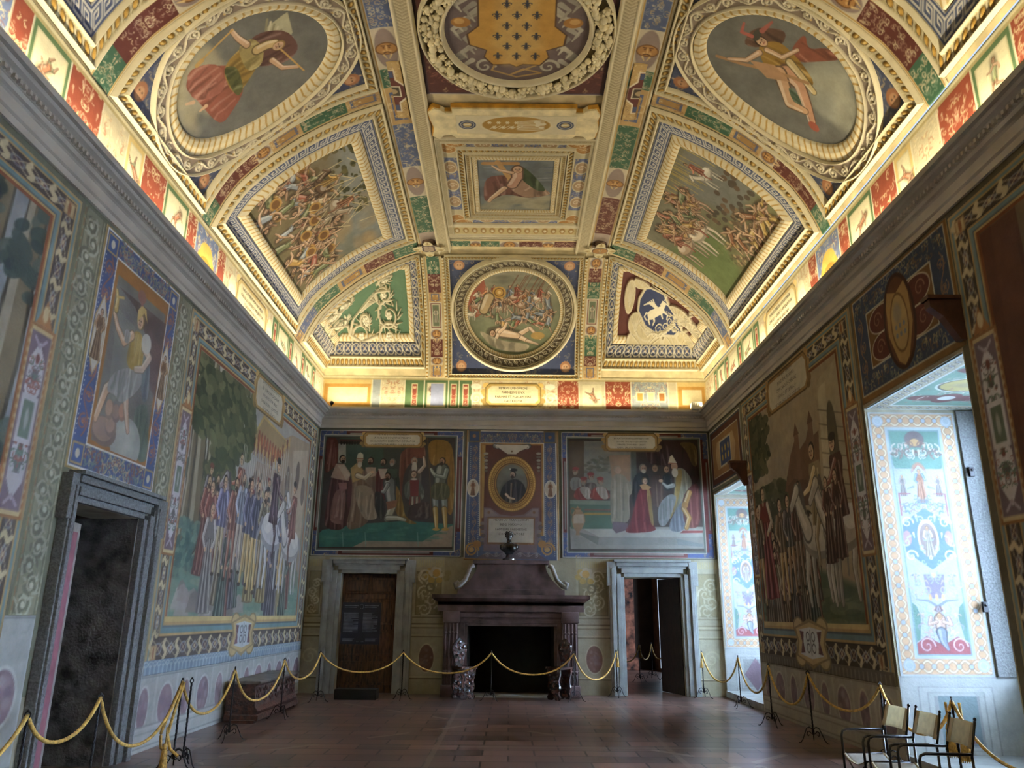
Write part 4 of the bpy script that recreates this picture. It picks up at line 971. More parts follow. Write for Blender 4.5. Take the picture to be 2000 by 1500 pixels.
# ---- right wall: scene with castle -----------------------------------------------
def castle():
    T = thing('castle_fresco', 'large fresco of riders before a town with round tower, between the two window bays', 'fresco', (XR, 11.95, 3.2))
    c = wsheet('R', 9.47, 14.42, .82, 5.55, .017, .0092); W_, H_ = c.w, c.h
    u0, u1, v0, v1 = .40, 4.38, .69, 4.27
    story_frame(c, W_, H_, .40, W_-u1, H_-v1, v0)
    c.rect(0, 0, W_, .16, (104, 96, 84))
    for x in np.arange(.04, W_, .12): c.line([(x, .02), (x, .11)], .035, (132, 120, 104))
    c.rect(u0, v0, u1, v1, (170, 148, 112)); R = random.Random(15)
    c.clip = (((c.u >= u0) & (c.u <= u1))[None, :] & ((c.v >= v0) & (c.v <= v1))[:, None]).astype(float)
    for i in range(80): c.ell(R.uniform(.4, 3.2), R.uniform(2.5, 4.3), R.uniform(.2, .5), R.uniform(.06, .18), mixc((182, 158, 118), (138, 128, 112), R.random()), op=.5, soft=.06)
    q = c.q; P = lambda *a: [q(x, y) for x, y in a]
    for i in range(200): x, y = R.uniform(.4, 1.0+R.random()*.4), R.uniform(3.2, 4.2); s = R.uniform(.05, .12); c.ell(x, y, s*1.4, s*.8, mixc((44, 50, 34), (92, 90, 60), R.random()), rot=R.uniform(-.9, .9))
    for i in range(160): x, y = R.uniform(.4, 2.3), R.uniform(2.0, 2.9); s = R.uniform(.06, .16); c.ell(x, y, s*1.5, s*.8, mixc((50, 58, 40), (104, 100, 70), R.random()), rot=R.uniform(-.5, .5), op=.9)
    c.poly(P((1535, 960), (1545, 890), (1556, 850), (1558, 845), (1562, 880), (1575, 860), (1583, 820), (1590, 850), (1600, 840), (1605, 950), (1600, 985)), (118, 84, 62)); c.poly(P((1540, 950), (1552, 935), (1600, 940), (1600, 985), (1545, 990)), (98, 70, 54))
    for (x, y) in ((1556, 850), (1583, 826)): a, b = q(x, y); c.rect(a-.09, b-.7, a+.09, b, (126, 90, 66)); c.poly([(a-.12, b), (a, b+.2), (a+.12, b)], (104, 70, 52))
    c.poly(P((1596, 760), (1600, 740), (1640, 690), (1685, 1020), (1618, 960)), (176, 158, 122)); c.poly(P((1598, 760), (1612, 745), (1630, 950), (1612, 950)), (192, 174, 136))
    for k in range(7): y = 800+k*28; c.line(P((1598+k*3, y), (1660+k*4, y+8)), .02, (128, 112, 84))
    a, b = q(1628, 850); c.ell(a, b, .16, .5, (92, 82, 62)); c.rect(a-.16, b-.9, a+.16, b, (92, 82, 62))
    c.poly(P((1475, 1130), (1500, 1100), (1600, 1110), (1690, 1150), (1695, 1221), (1490, 1214)), (84, 98, 70), soft=.05)
    for i in range(50): c.ell(R.uniform(.4, 4.3), R.uniform(.7, 1.1), R.uniform(.15, .4), R.uniform(.03, .09), mixc((60, 78, 58), (124, 124, 88), R.random()), op=.6)
    cols = [(104, 84, 60), (86, 74, 66), (120, 92, 62), (70, 78, 66), (110, 66, 50), (134, 112, 82)]
    for row in range(4):
        for k in range(17-2*row):
            u = R.uniform(.6, 3.0); v = 2.30-.17*row+R.uniform(-.06, .06); person(c, u, v, 1.3+.08*row, R.choice(cols), up=1, beard=R.random() < .4, look=R.choice((-1, 1)), seed=k, hat=R.choice([None, (44, 36, 30)]))
    rider(c, q(1580, 1150)[0], q(1580, 1160)[1], 1.8, (120, 94, 70), (96, 80, 60), f=-1)
    u, v = q(1508, 1180); person(c, u, v+2.0, 1.9, (150, 52, 46), up=1, look=1, seed=3, wide=1.3, sleeve=(196, 172, 140)); 
    for (x, y, h, col, leg) in ((1496, 1190, 1.8, (110, 90, 64), (170, 132, 72)), (1540, 1180, 1.7, (124, 96, 62), (176, 136, 76)), (1555, 1165, 1.6, (96, 84, 74), (150, 110, 70)), (1570, 1150, 1.5, (110, 70, 54), (120, 92, 66))):
        a, b = q(x, y); person(c, a, b+h, h, col, up=1, legs=leg, look=1, arm=.4, seed=x)
    rider(c, q(1612, 1170)[0]+.1, q(1612, 1185)[1], 2.5, (186, 172, 148), (188, 160, 110), f=-1, seed=2)
    rider(c, q(1656, 1170)[0]+.1, q(1656, 1175)[1], 2.4, (176, 160, 138), (104, 60, 48), f=-1, seed=5, hat=(44, 36, 30))
    for (x, y) in ((1612, 930), (1630, 915)): a, b = q(x, y); person(c, a, b, 1.2, (96, 58, 46), up=1, look=-1)
    c.mottle(.12, .4, 8); c.clip = None
    emblem_label(c, q(1585, 1250)[0], q(1585, 1255)[1], 1.3, .68)
    ua, ub = q(1500, 760)[0], q(1575, 700)[0]; scroll_label(c, ua, ub, 4.1, 4.66, (196, 184, 156), (160, 120, 66))
    plaque(c, .02, .36, 1.42, 3.36, 3); plaque(c, W_-.46, W_-.06, 1.5, 3.45, 4)
    wbuild(c, 'painted_scene', T)
    wtext(c, ["PAVLVS TERTIVS", "PONTIFEX MAXIMVS", "CVM CAROLO CAESARE", "DE PACE ET DE BELLO", "LVTHERANOS COLLOQVITVR"], (ua+ub)/2, 4.39, .085, 1.15, T)
castle()
# ---- right wall: shield over the window bay, coat of arms in the corner -------------
def shield_panel():
    T = thing('shield_fresco', 'blue painted panel with brown oval shield over the near right window bay', 'fresco', (XR, 8.3, 4.9))
    c = wsheet('R', 7.10, 9.41, 4.17, 5.56, .012, .010); W_, H_ = c.w, c.h
    c.rect(0, 0, W_, H_, (140, 96, 44)); c.rect(.05, .08, W_-.05, H_-.03, (190, 176, 146)); c.rect(.07, .10, W_-.07, H_-.05, (58, 70, 100))
    arabesque(c, .1, .12, W_-.1, .32, [(150, 140, 110), (120, 96, 74), (96, 110, 110)], 70, .045, 3); arabesque(c, .1, H_-.27, W_-.1, H_-.07, [(150, 140, 110), (120, 96, 74), (96, 110, 110)], 70, .045, 4)
    for a in (.2, W_-.2): rinceau(c, .3, H_-.3, a-.1, a+.1, .25, (140, 104, 80), (180, 160, 120), None, seed=7, vertical=True)
    x0, x1, y0, y1 = .38, W_-.38, .36, H_-.30
    c.rect(x0, y0, x1, y1, (196, 186, 160)); c.rect(x0+.02, y0+.02, x1-.02, y1-.02, (124, 86, 44))
    for sx in (-1, 1):
        for sy in (-1, 1): X, Y = W_/2+sx*.42, (y0+y1)/2+sy*.17; c.ell(X, Y, .30, .175, (206, 190, 164)); c.ell(X, Y, .285, .16, (98, 42, 34)); spiral(c, X+sx*.08, Y, .1, 0, 1.3, (150, 96, 74), .02)
    X, Y = W_/2, (y0+y1)/2-.02
    c.ell(X, Y, .36, .58, (70, 36, 28)); c.ell(X, Y, .31, .53, (104, 56, 34)); c.poly([(X-.26, Y+.25), (X-.2, Y+.42), (X, Y+.34), (X+.2, Y+.42), (X+.26, Y+.25), (X+.28, Y-.1), (X+.12, Y-.46), (X, Y-.54), (X-.12, Y-.46), (X-.28, Y-.1)], (178, 134, 70))
    c.ell(X, Y-.02, .2, .36, (120, 84, 44)); c.ell(X, Y-.02, .175, .33, (186, 150, 84)); c.ell(X-.03, Y+.1, .09, .12, (140, 132, 116), op=.7, soft=.02)
    for k in range(6): c.ell(X+((k % 3)-1)*.09, Y-.16+.1*(k//3), .025, .03, (120, 126, 130))
    c.mottle(.1, .3, 3); wbuild(c, 'painted_panel', T)
shield_panel()
def corner_arms():
    T = thing('arms_fresco', 'small fresco of blue arms in red and tan frame, above far window bay', 'fresco', (XR, 15.7, 4.9))
    c = wsheet('R', 14.48, 16.93, 4.20, 5.57, .022, .012); W_, H_ = c.w, c.h
    for i, col in ((0, (110, 116, 96)), (.05, (214, 206, 186)), (.08, (66, 74, 90)), (.12, (92, 44, 38)), (.24, (206, 196, 170)), (.26, (160, 116, 66))): c.rect(i, i, W_-i, H_-i, col)
    c.poly([(W_/2-.6, H_/2-.3), (W_/2-.75, H_/2), (W_/2-.6, H_/2+.3), (W_/2+.6, H_/2+.3), (W_/2+.75, H_/2), (W_/2+.6, H_/2-.3)], (190, 156, 104))
    c.rect(W_/2-.42, H_/2-.28, W_/2+.42, H_/2+.28, (206, 196, 170)); c.rect(W_/2-.38, H_/2-.25, W_/2+.38, H_/2+.25, (62, 80, 132))
    for k in range(6): c.ell(W_/2-.22+.22*(k % 3), H_/2-.1+.18*(k//3), .05, .07, (196, 160, 80))
    c.mottle(.1, .3, 3); wbuild(c, 'painted_panel', T)
corner_arms()
# ================================================================= BACK WALL PAINTINGS
def court_frame(c, x0, x1, y0, y1):
    W_, H_ = c.w, c.h
    c.fill((96, 100, 84)); c.rect(.03, .02, W_-.03, H_-.03, (222, 216, 200)); c.rect(.045, .035, W_-.045, H_-.045, (96, 44, 40))
    for (a, b, u, v) in ((.045, .035, .62, .145), (W_-.62, .035, W_-.045, .145), (.045, H_-.17, .62, H_-.045), (W_-.62, H_-.17, W_-.045, H_-.045), (.045, .035, .145, .55), (W_-.145, .035, W_-.045, .55), (.045, H_-.62, .145, H_-.045), (W_-.145, H_-.62, W_-.045, H_-.045)):
        c.rect(a, b, u, v, (72, 86, 132)); arabesque(c, a+.01, b+.01, u-.01, v-.01, [(176, 150, 104), (116, 126, 146), (150, 110, 90)], 12, .03, int(a*9+b*7), mirror=False)
    for (a, b, u, v) in ((.7, .075, W_-.7, .105), (.7, H_-.125, W_-.7, H_-.09)): c.rect(a, b, u, v, (150, 146, 136)); c.rect(a, b, u, (b+v)/2, (110, 104, 100))
    for a in (.08, W_-.11): c.rect(a, .62, a+.03, H_-.7, (150, 146, 136)); c.rect(a, .62, a+.015, H_-.7, (110, 104, 100))
    c.rect(x0-.05, y0-.05, x1+.05, y1+.05, (222, 216, 200)); c.rect(x0-.035, y0-.035, x1+.035, y1+.035, (92, 102, 90)); c.rect(x0, y0, x1, y1, (84, 90, 80))
def court_left():
    T = thing('audience_fresco', 'fresco of seated robed man receiving a kneeling soldier on green carpet, over closed wooden door', 'fresco', (-2.7, YB, 4.1))
    c = wsheet('B', -4.33, -1.04, 2.75, 5.57, .0092); q = c.q
    x0, y0 = .17, .17; x1, y1 = c.w-.21, c.h-.18
    court_frame(c, x0, x1, y0, y1)
    c.clip = (((c.u >= x0) & (c.u <= x1))[None, :] & ((c.v >= y0) & (c.v <= y1))[:, None]).astype(float)
    P = lambda *a: [q(600+x*.1767, 830+y*.1767) for x, y in a]; p1 = lambda x, y: q(600+x*.1767, 830+y*.1767)
    c.rect(x0, y0, x1, y1, (66, 58, 50)); c.poly(P((360, 140), (1000, 140), (1000, 600), (380, 600)), (62, 78, 62)); c.poly(P((840, 150), (1100, 150), (1060, 600), (850, 560)), (66, 66, 54))
    draped(c, P((200, 140), (350, 140), (340, 420), (300, 470), (180, 560)), (120, 56, 44), 1); c.poly(P((345, 210), (430, 200), (430, 420), (345, 420)), (150, 148, 132))
    c.rect(*p1(360, 200), *p1(640, 160), (70, 40, 36)); 
    for k in range(9): c.ell(*p1(380+k*30, 200), .03, .04, (36, 28, 26))
    draped(c, P((1040, 280), (1290, 180), (1320, 380), (1200, 360), (1060, 520), (1040, 960), (1000, 960), (1020, 420)), (140, 76, 52), 2, 8)
    draped(c, P((1330, 160), (1600, 170), (1630, 500), (1620, 900), (1590, 1010), (1540, 960), (1560, 600), (1480, 460), (1350, 440)), (176, 124, 44), 3, 9)
    c.poly(P((170, 1160), (650, 1090), (1100, 1060), (1620, 1100), (1610, 1340), (130, 1350), (130, 1200)), (58, 112, 96)); c.poly(P((500, 1350), (640, 1280), (1270, 1290), (1450, 1180), (1610, 1110), (1600, 1350)), (150, 134, 112))
    R = random.Random(3)
    for i in range(50): x, y = R.uniform(180, 1400), R.uniform(1130, 1270); c.line(P((x, y), (x+R.uniform(60, 160), y+R.uniform(-10, 10))), .03, mixc((44, 96, 82), (96, 142, 122), R.random()), op=.5, soft=.01)
    for x in (390, 640, 1220): c.line(P((x, 1190), (x+8, 1340)), .02, (120, 156, 140), op=.7)
    # standing cardinal at left
    draped(c, P((250, 640), (330, 430), (430, 440), (500, 640), (520, 800), (430, 1170), (180, 1150), (210, 900)), (96, 50, 46), 5, 8)
    draped(c, P((300, 720), (440, 700), (400, 1090), (330, 1100), (240, 1060)), (150, 104, 90), 6, 6); c.poly(P((262, 580), (320, 430), (410, 430), (480, 540), (460, 620), (340, 600)), (164, 136, 116)); c.poly(P((340, 450), (410, 440), (478, 560), (430, 612)), (182, 162, 138))
    c.poly(P((345, 640), (440, 640), (440, 710), (360, 730)), (138, 92, 84)); head(c, *p1(392, 375), .085, (40, 30, 24), True, skin=(176, 134, 104), look=1)
    for i, (x, y, b, h_) in enumerate(((705, 395, True, (60, 40, 30)), (845, 410, (70, 54, 40), (44, 32, 26)), (945, 410, (150, 140, 124), (140, 128, 110)))):
        draped(c, P((x-85, y+70), (x+70, y+70), (x+90, y+420), (x-90, y+420)), [(150, 124, 100), (110, 48, 42), (60, 70, 54)][i], i+3, 5); c.poly(P((x-60, y+75), (x+55, y+75), (x+50, y+170), (x-30, y+190)), [(172, 148, 122), (176, 152, 130), (66, 76, 60)][i]); head(c, *p1(x, y), .078, h_, b, skin=(170, 124, 96), look=-1)
    # enthroned pope
    draped(c, P((490, 470), (560, 430), (640, 500), (620, 620), (760, 720), (740, 960), (630, 1130), (420, 1170), (480, 900), (500, 700)), (142, 112, 84), 7, 9)
    draped(c, P((500, 680), (640, 660), (740, 720), (740, 900), (790, 1040), (640, 1060), (560, 900)), (184, 162, 130), 8, 8)
    c.poly(P((480, 480), (550, 420), (620, 500), (600, 600), (500, 640)), (170, 140, 84)); sh(c, P((560, 560), (640, 590), (715, 530)), .12, (190, 172, 140), w1=.06); c.ell(*p1(722, 522), .045, .03, SKIN)
    c.ell(*p1(582, 400), .065, .08, (178, 134, 104)); c.ell(*p1(582, 440), .05, .07, (196, 180, 152)); c.poly(P((545, 385), (560, 320), (590, 302), (622, 325), (622, 385)), (196, 182, 148)); c.line(P((548, 375), (620, 375)), .02, (150, 90, 60))
    # kneeling soldier in armour
    draped(c, P((960, 640), (1010, 700), (1060, 850), (1080, 1020), (1240, 1100), (1100, 1090), (1000, 1010), (960, 900)), (164, 122, 52), 4, 5)
    sh(c, P((910, 640), (915, 760), (930, 860)), .26, (110, 112, 104), w1=.2); sh(c, P((940, 900), (900, 1010), (880, 1040)), .18, (150, 144, 120), w1=.12); sh(c, P((890, 1030), (1000, 1030), (1080, 1050)), .12, (164, 158, 136), w1=.07)
    sh(c, P((890, 660), (850, 740), (830, 740)), .10, (124, 126, 118), w1=.06); c.poly(P((870, 850), (1000, 830), (980, 910), (890, 940)), (132, 88, 60)); head(c, *p1(895, 570), .082, (52, 36, 26), True, skin=(160, 112, 84), look=-1)
    c.ell(*p1(805, 850), .1, .07, (92, 62, 46)); draped(c, P((740, 720), (840, 760), (870, 1000), (800, 1060), (760, 940)), (60, 56, 46), 5, 4)
    # bearded elder holding the banner, child below
    draped(c, P((1110, 480), (1240, 470), (1270, 560), (1260, 900), (1130, 900)), (110, 98, 84), 9, 6); sh(c, P((1240, 520), (1300, 450), (1290, 360)), .09, (170, 142, 116), w1=.05); head(c, *p1(1185, 400), .085, (150, 140, 122), (184, 172, 150), skin=(168, 128, 98))
    c.ell(*p1(1185, 470), .06, .12, (176, 164, 142)); draped(c, P((1070, 660), (1140, 600), (1230, 600), (1290, 700), (1290, 840), (1080, 830)), (118, 122, 104), 3, 6); c.poly(P((1135, 610), (1235, 610), (1230, 790), (1140, 790)), (120, 52, 46)); head(c, *p1(1180, 545), .08, (96, 66, 44), skin=(196, 160, 128)); c.ell(*p1(1182, 600), .07, .02, (206, 196, 176))
    for k in range(5): c.line(P((1140+k*25, 800), (1135+k*25, 880)), .03, (176, 158, 132) if k % 2 else (110, 54, 46))
    draped(c, P((1130, 880), (1370, 840), (1400, 1040), (1100, 1060)), (84, 62, 50), 6, 6)
    # standard bearer in armour at right
    sh(c, P((1415, 800), (1420, 920)), .15, (128, 132, 124), w1=.12); sh(c, P((1510, 800), (1520, 920)), .15, (128, 132, 124), w1=.12)
    for x in (1430, 1530): sh(c, P((x-15, 930), (x-5, 1060), (x, 1140)), .12, (176, 136, 62), w1=.07); c.ell(*p1(x-5, 1155), .08, .03, (176, 136, 62))
    sh(c, P((1490, 500), (1470, 600), (1465, 650)), .3, (96, 100, 84), w1=.26); draped(c, P((1370, 640), (1570, 640), (1580, 830), (1355, 830)), (104, 100, 62), 4, 8); sh(c, P((1420, 560), (1390, 530), (1370, 490)), .09, (150, 150, 130), w1=.06); sh(c, P((1540, 500), (1520, 580), (1430, 560)), .11, (130, 132, 116), w1=.07)
    c.line(P((1330, 150), (1360, 640), (1370, 1000)), .02, (92, 70, 44)); head(c, *p1(1497, 400), .082, (50, 36, 28), True, skin=(168, 120, 90), look=-1)
    c.mottle(.12, .4, 7); c.clip = None
    a, b = q(711, 860), q(825, 838); scroll_label(c, a[0], b[0], 2.42, 2.74); wbuild(c, 'painted_scene', T)
    wtext(c, ["PETRVS LOISIVS FARNESIVS", "A PAVLO III PONTIFICE MAXIMO", "ECCLESIASTICI EXERCITVS IMPERATOR", "CONSTITVITVR ANNO SAL MDXXXVI"], (a[0]+b[0])/2, 2.585, .058, 1.12, T)
court_left()
def court_right():
    T = thing('coronation_fresco', 'fresco of enthroned robed man and kneeling red-cloaked youth beside altar, over open right doorway', 'fresco', (2.75, YB, 4.1))
    c = wsheet('B', 1.11, 4.46, 2.75, 5.57, .0092); q = c.q
    x0, y0 = .18, .17; x1, y1 = c.w-.25, c.h-.18
    court_frame(c, x0, x1, y0, y1)
    c.clip = (((c.u >= x0) & (c.u <= x1))[None, :] & ((c.v >= y0) & (c.v <= y1))[:, None]).astype(float)
    s = 310/1755.; P = lambda *a: [q(1090+x*s, 835+y*s) for x, y in a]; p1 = lambda x, y: q(1090+x*s, 835+y*s)
    c.rect(x0, y0, x1, y1, (60, 50, 42)); c.poly(P((280, 150), (820, 150), (820, 700), (280, 700)), (124, 122, 108)); R = random.Random(2)
    for i in range(50): x, y = R.uniform(290, 800), R.uniform(160, 480); c.ell(*p1(x, y), R.uniform(.05, .2), R.uniform(.02, .06), mixc((104, 108, 108), (156, 140, 112), R.random()), op=.6, soft=.02)
    for i in range(40): x, y = R.uniform(290, 620), R.uniform(320, 500); c.ell(*p1(x, y), R.uniform(.03, .09), .03, mixc((72, 78, 60), (110, 108, 82), R.random()), op=.7)
    c.poly(P((560, 310), (800, 300), (800, 600), (600, 600)), (150, 120, 90)); c.poly(P((120, 150), (285, 150), (285, 800), (125, 800)), (82, 66, 46)); c.poly(P((800, 240), (860, 240), (870, 600), (810, 600)), (84, 86, 74))
    draped(c, P((930, 150), (1540, 150), (1570, 640), (1400, 600), (1200, 420), (1000, 420)), (70, 40, 36), 2, 12); draped(c, P((1320, 160), (1530, 170), (1540, 440), (1480, 420), (1420, 260)), (124, 96, 48), 3, 5)
    # floor and steps
    c.poly(P((130, 1100), (1600, 1100), (1620, 1340), (140, 1345)), (150, 148, 136)); c.poly(P((280, 1120), (1590, 1130), (1600, 1210), (450, 1210)), (178, 176, 164)); c.poly(P((450, 1212), (1300, 1225), (1310, 1300), (440, 1300)), (136, 136, 128)); c.poly(P((240, 1160), (450, 1215), (440, 1300), (230, 1180)), (112, 112, 104)); c.poly(P((1300, 1225), (1600, 1290), (1600, 1320), (1320, 1300)), (126, 130, 128))
    # altar table
    c.poly(P((130, 800), (600, 810), (600, 860), (130, 850)), (118, 128, 108)); c.poly(P((130, 850), (600, 860), (600, 1120), (140, 1120)), (76, 98, 78)); c.line(P((300, 955), (600, 955)), .05, (160, 122, 58)); c.line(P((300, 910), (600, 915)), .04, (120, 82, 66))
    # covered vase
    c.poly(P((215, 865), (240, 900), (290, 960), (300, 1040), (270, 1110), (235, 1150), (240, 1190), (195, 1190), (200, 1150), (165, 1100), (150, 1030), (160, 950), (195, 900)), (150, 118, 84)); c.poly(P((170, 960), (280, 960), (285, 1060), (170, 1060)), (176, 160, 136)); c.line(P((190, 900), (250, 900)), .03, (120, 84, 50)); c.ring(*p1(162, 930), .05, .08, .02, (130, 92, 56))
    # cardinals behind the table
    for i, (x, y, hy) in enumerate(((195, 480, 0), (360, 540, 0), (285, 590, 1), (465, 590, 1))):
        if hy: draped(c, P((x-130, 800), (x-80, y+70), (x+60, y+60), (x+130, 800)), (150, 58, 44), i, 6); draped(c, P((x-70, y+70), (x+60, y+60), (x+100, 790), (x+20, 800)), (184, 176, 158), i+4, 5)
        else: draped(c, P((x-60, y+70), (x+60, y+70), (x+70, 700), (x-60, 700)), (160, 154, 140) if i == 0 else (96, 84, 74), i, 4)
        head(c, *p1(x, y), .08, (120, 104, 84), (140, 126, 104), skin=(164, 122, 94), hat=(130, 52, 44), look=(-1, 1)[i % 2])
    # white-robed man seen from behind
    draped(c, P((590, 560), (640, 510), (720, 520), (800, 620), (820, 730), (780, 760), (800, 1060), (620, 1040), (590, 1080), (570, 760)), (176, 166, 138), 7, 9); c.poly(P((600, 1040), (770, 1060), (770, 1130), (640, 1170), (600, 1120)), (104, 88, 92)); c.ell(*p1(655, 465), .085, .09, (150, 132, 108)); c.ell(*p1(662, 475), .07, .075, (182, 150, 122))
    draped(c, P((820, 600), (870, 500), (980, 500), (1020, 600), (960, 980), (820, 900)), (48, 50, 48), 8, 5); head(c, *p1(935, 450), .095, (150, 138, 112), (186, 174, 148), skin=(176, 136, 106), look=1)
    draped(c, P((1010, 530), (1160, 520), (1170, 700), (1150, 900), (1030, 860)), (90, 66, 52), 9, 6); head(c, *p1(1070, 450), .085, (110, 92, 66), skin=(164, 124, 94)); draped(c, P((1150, 520), (1250, 500), (1270, 700), (1160, 700)), (44, 48, 48), 3, 4); head(c, *p1(1190, 460), .08, (84, 62, 44), skin=(170, 130, 98), look=1)
    draped(c, P((900, 680), (960, 650), (1040, 700), (1010, 900), (1060, 1080), (1090, 1150), (720, 1175), (800, 1060), (870, 760)), (116, 36, 36), 5, 10); draped(c, P((970, 680), (1020, 680), (1050, 1000), (1060, 1100), (1020, 1060)), (176, 146, 84), 2, 3); c.poly(P((900, 640), (960, 620), (1030, 660), (1000, 690), (930, 690)), (170, 130, 82)); head(c, *p1(955, 590), .075, (120, 92, 58), skin=(188, 150, 120), look=1)
    # enthroned figure in gold cope
    draped(c, P((1280, 460), (1380, 440), (1470, 560), (1480, 640), (1400, 800), (1340, 1000), (1250, 900), (1290, 700)), (156, 150, 120), 6, 8); draped(c, P((1310, 470), (1380, 460), (1340, 760), (1250, 1020), (1220, 980), (1290, 740)), (182, 148, 74), 7, 4)
    draped(c, P((1150, 800), (1240, 730), (1320, 760), (1240, 1000), (1180, 1100), (1110, 1080), (1100, 900)), (168, 172, 168), 4, 7); draped(c, P((1330, 860), (1390, 800), (1420, 1100), (1340, 1160), (1230, 1140), (1230, 1050)), (138, 146, 158), 5, 6)
    sh(c, P((1270, 640), (1210, 660), (1160, 620)), .11, (150, 152, 142), w1=.06); c.ell(*p1(1135, 590), .05, .035, SKIN); c.ell(*p1(1283, 430), .075, .09, (178, 136, 106)); c.ell(*p1(1290, 500), .07, .1, (192, 184, 162)); c.poly(P((1215, 400), (1235, 320), (1260, 305), (1310, 390), (1300, 410)), (200, 190, 160)); c.line(P((1222, 395), (1300, 400)), .02, (150, 84, 60))
    draped(c, P((1360, 760), (1560, 560), (1590, 1100), (1400, 1120)), (104, 44, 38), 9, 6); sh(c, P((1450, 720), (1390, 900), (1450, 1000), (1420, 1110)), .12, (168, 124, 62), w1=.09); c.ell(*p1(1400, 860), .07, .07, (150, 108, 54)); c.poly(P((1380, 1140), (1600, 1140), (1600, 1165), (1350, 1168)), (120, 50, 46))
    c.mottle(.12, .4, 17); c.clip = None
    a, b = q(1183, 860), q(1282, 838); scroll_label(c, a[0], b[0], 2.38, 2.76); wbuild(c, 'painted_scene', T)
    wtext(c, ["PAVLVS III PONTIFEX MAXIMVS", "HORATIVM FARNESIVM NEPOTEM", "SVMMAE SPEI ADOLESCENTEM", "PRAEFECTVM VRBIS CREAT", "ANNO SALVTIS MDXXXXIX"], (a[0]+b[0])/2, 2.585, .052, 1.0, T)
court_right()
def portrait_panel():
    T = thing('portrait_fresco', 'painted oval portrait of man in black cap with inscription tablet, over the fireplace', 'fresco', (0.03, YB, 4.1))
    c = wsheet('B', -1.0, 1.07, 2.70, 5.57, .0085); q = c.q; W_, H_ = c.w, c.h
    s = 210/1189.; P = lambda *a: [q(900+x*s, 835+y*s) for x, y in a]; p1 = lambda x, y: q(900+x*s, 835+y*s)
    c.fill((140, 106, 58)); c.poly(P((80, 30), (1055, 45), (1075, 1480), (30, 1440)), (214, 204, 178)); c.poly(P((90, 42), (1042, 57), (1062, 1480), (42, 1440)), (74, 84, 112))
    arabesque(c, .28, H_-.30, W_-.28, H_-.08, [(150, 140, 112), (116, 122, 116), (150, 110, 84)], 90, .035, 3)
    for a in (.20, W_-.20): rinceau(c, .3, H_-.35, a-.08, a+.08, .2, (150, 116, 92), (176, 150, 110), None, seed=5, vertical=True)
    for a in (.10, .30, W_-.10, W_-.30):
        for z in np.arange(.1, H_-.35, .045): c.ell(a, z, .01, .01, (176, 178, 170))
    for (x, y) in ((150, 95), (985, 110)): a, b = p1(x, y); c.rect(a-.14, b-.14, a+.14, b+.14, (120, 100, 66)); c.rect(a-.11, b-.11, a+.11, b+.11, (64, 80, 110)); c.ell(a, b, .04, .04, (150, 104, 70))
    for (x, y) in ((135, 670), (990, 685)): a, b = p1(x, y); c.ell(a, b, .13, .2, (224, 216, 196)); c.ell(a, b, .115, .185, (196, 184, 160)); person(c, a, b+.16, .32, (140, 92, 56), up=1)
    c.poly(P((210, 165), (920, 172), (925, 1200), (200, 1200)), (206, 196, 168)); c.poly(P((218, 175), (910, 182), (915, 1200), (210, 1200)), (158, 112, 52)); c.poly(P((235, 195), (890, 200), (895, 1150), (230, 1150)), (92, 50, 34)); c.poly(P((235, 195), (275, 195), (250, 1000), (230, 1000)), (170, 132, 66))
    for (x) in (280, 860):
        for k in range(6): a, b = p1(x, 290+k*38); c.ell(a, b, .055-.004*k, .03, ((150, 142, 122), (108, 96, 80))[k % 2])
    for sg in (-1, 1):
        a, b = p1(565, 240); sh(c, [(a+sg*.1, b+.02), (a+sg*.38, b+.07)], .13, (104, 104, 96), w1=.1)
    a, b = p1(565, 620)
    for r_, col in ((.54, (84, 56, 28)), (.525, (176, 126, 52)), (.47, (130, 88, 36)), (.455, (186, 138, 60)), (.40, (104, 66, 30)), (.375, (160, 112, 48)), (.35, (70, 50, 32))): c.ell(a, b, r_, r_*1.17, col, h=.0)
    for t in np.linspace(0, 2*PI, 70): c.ell(a+.5*math.cos(t), b+.585*math.sin(t), .014, .016, (216, 172, 92)); c.ell(a+.425*math.cos(t), b+.50*math.sin(t), .012, .014, (110, 72, 34))
    c.ell(a, b+.0, .335, .43, (104, 100, 86)); c.ell(a-.1, b-.15, .13, .2, (72, 68, 58), soft=.04); c.ell(a+.05, b+.28, .22, .12, (128, 124, 106), soft=.06, op=.8)
    old = c.clip; m = Canvas(W_, H_, c.du, c.dv, (0, 0, 0)); m.ell(a, b, .335, .43, (255, 255, 255)); c.clip = m.c[..., 0]
    draped(c, P((420, 900), (440, 680), (520, 590), (580, 570), (650, 580), (720, 660), (740, 900)), (46, 38, 36), 4, 8); sh(c, P((560, 620), (555, 760), (560, 860)), .04, (110, 84, 60), w1=.03); sh(c, P((500, 740), (540, 780), (590, 790)), .06, SKIN, w1=.04); c.line(P((545, 790), (535, 900)), .02, (150, 140, 116))
    head(c, *p1(578, 520), .075, (60, 44, 34), True, skin=(190, 154, 126), look=-1); c.ell(*p1(583, 470), .085, .035, (26, 24, 26)); c.ell(*p1(545, 462), .02, .025, (190, 184, 170)); c.clip = old
    # scroll shell at the top, shield frame and tablet below
    c.poly(P((385, 205), (420, 225), (480, 270), (520, 295), (610, 297), (650, 265), (720, 235), (755, 210), (740, 195), (400, 190)), (204, 194, 170)); spiral(c, *p1(405, 215), .05, 0, 1.2, (206, 198, 176), .02); spiral(c, *p1(735, 215), .05, PI, 1.2, (206, 198, 176), .02); c.ell(*p1(565, 265), .02, .02, (120, 92, 60))
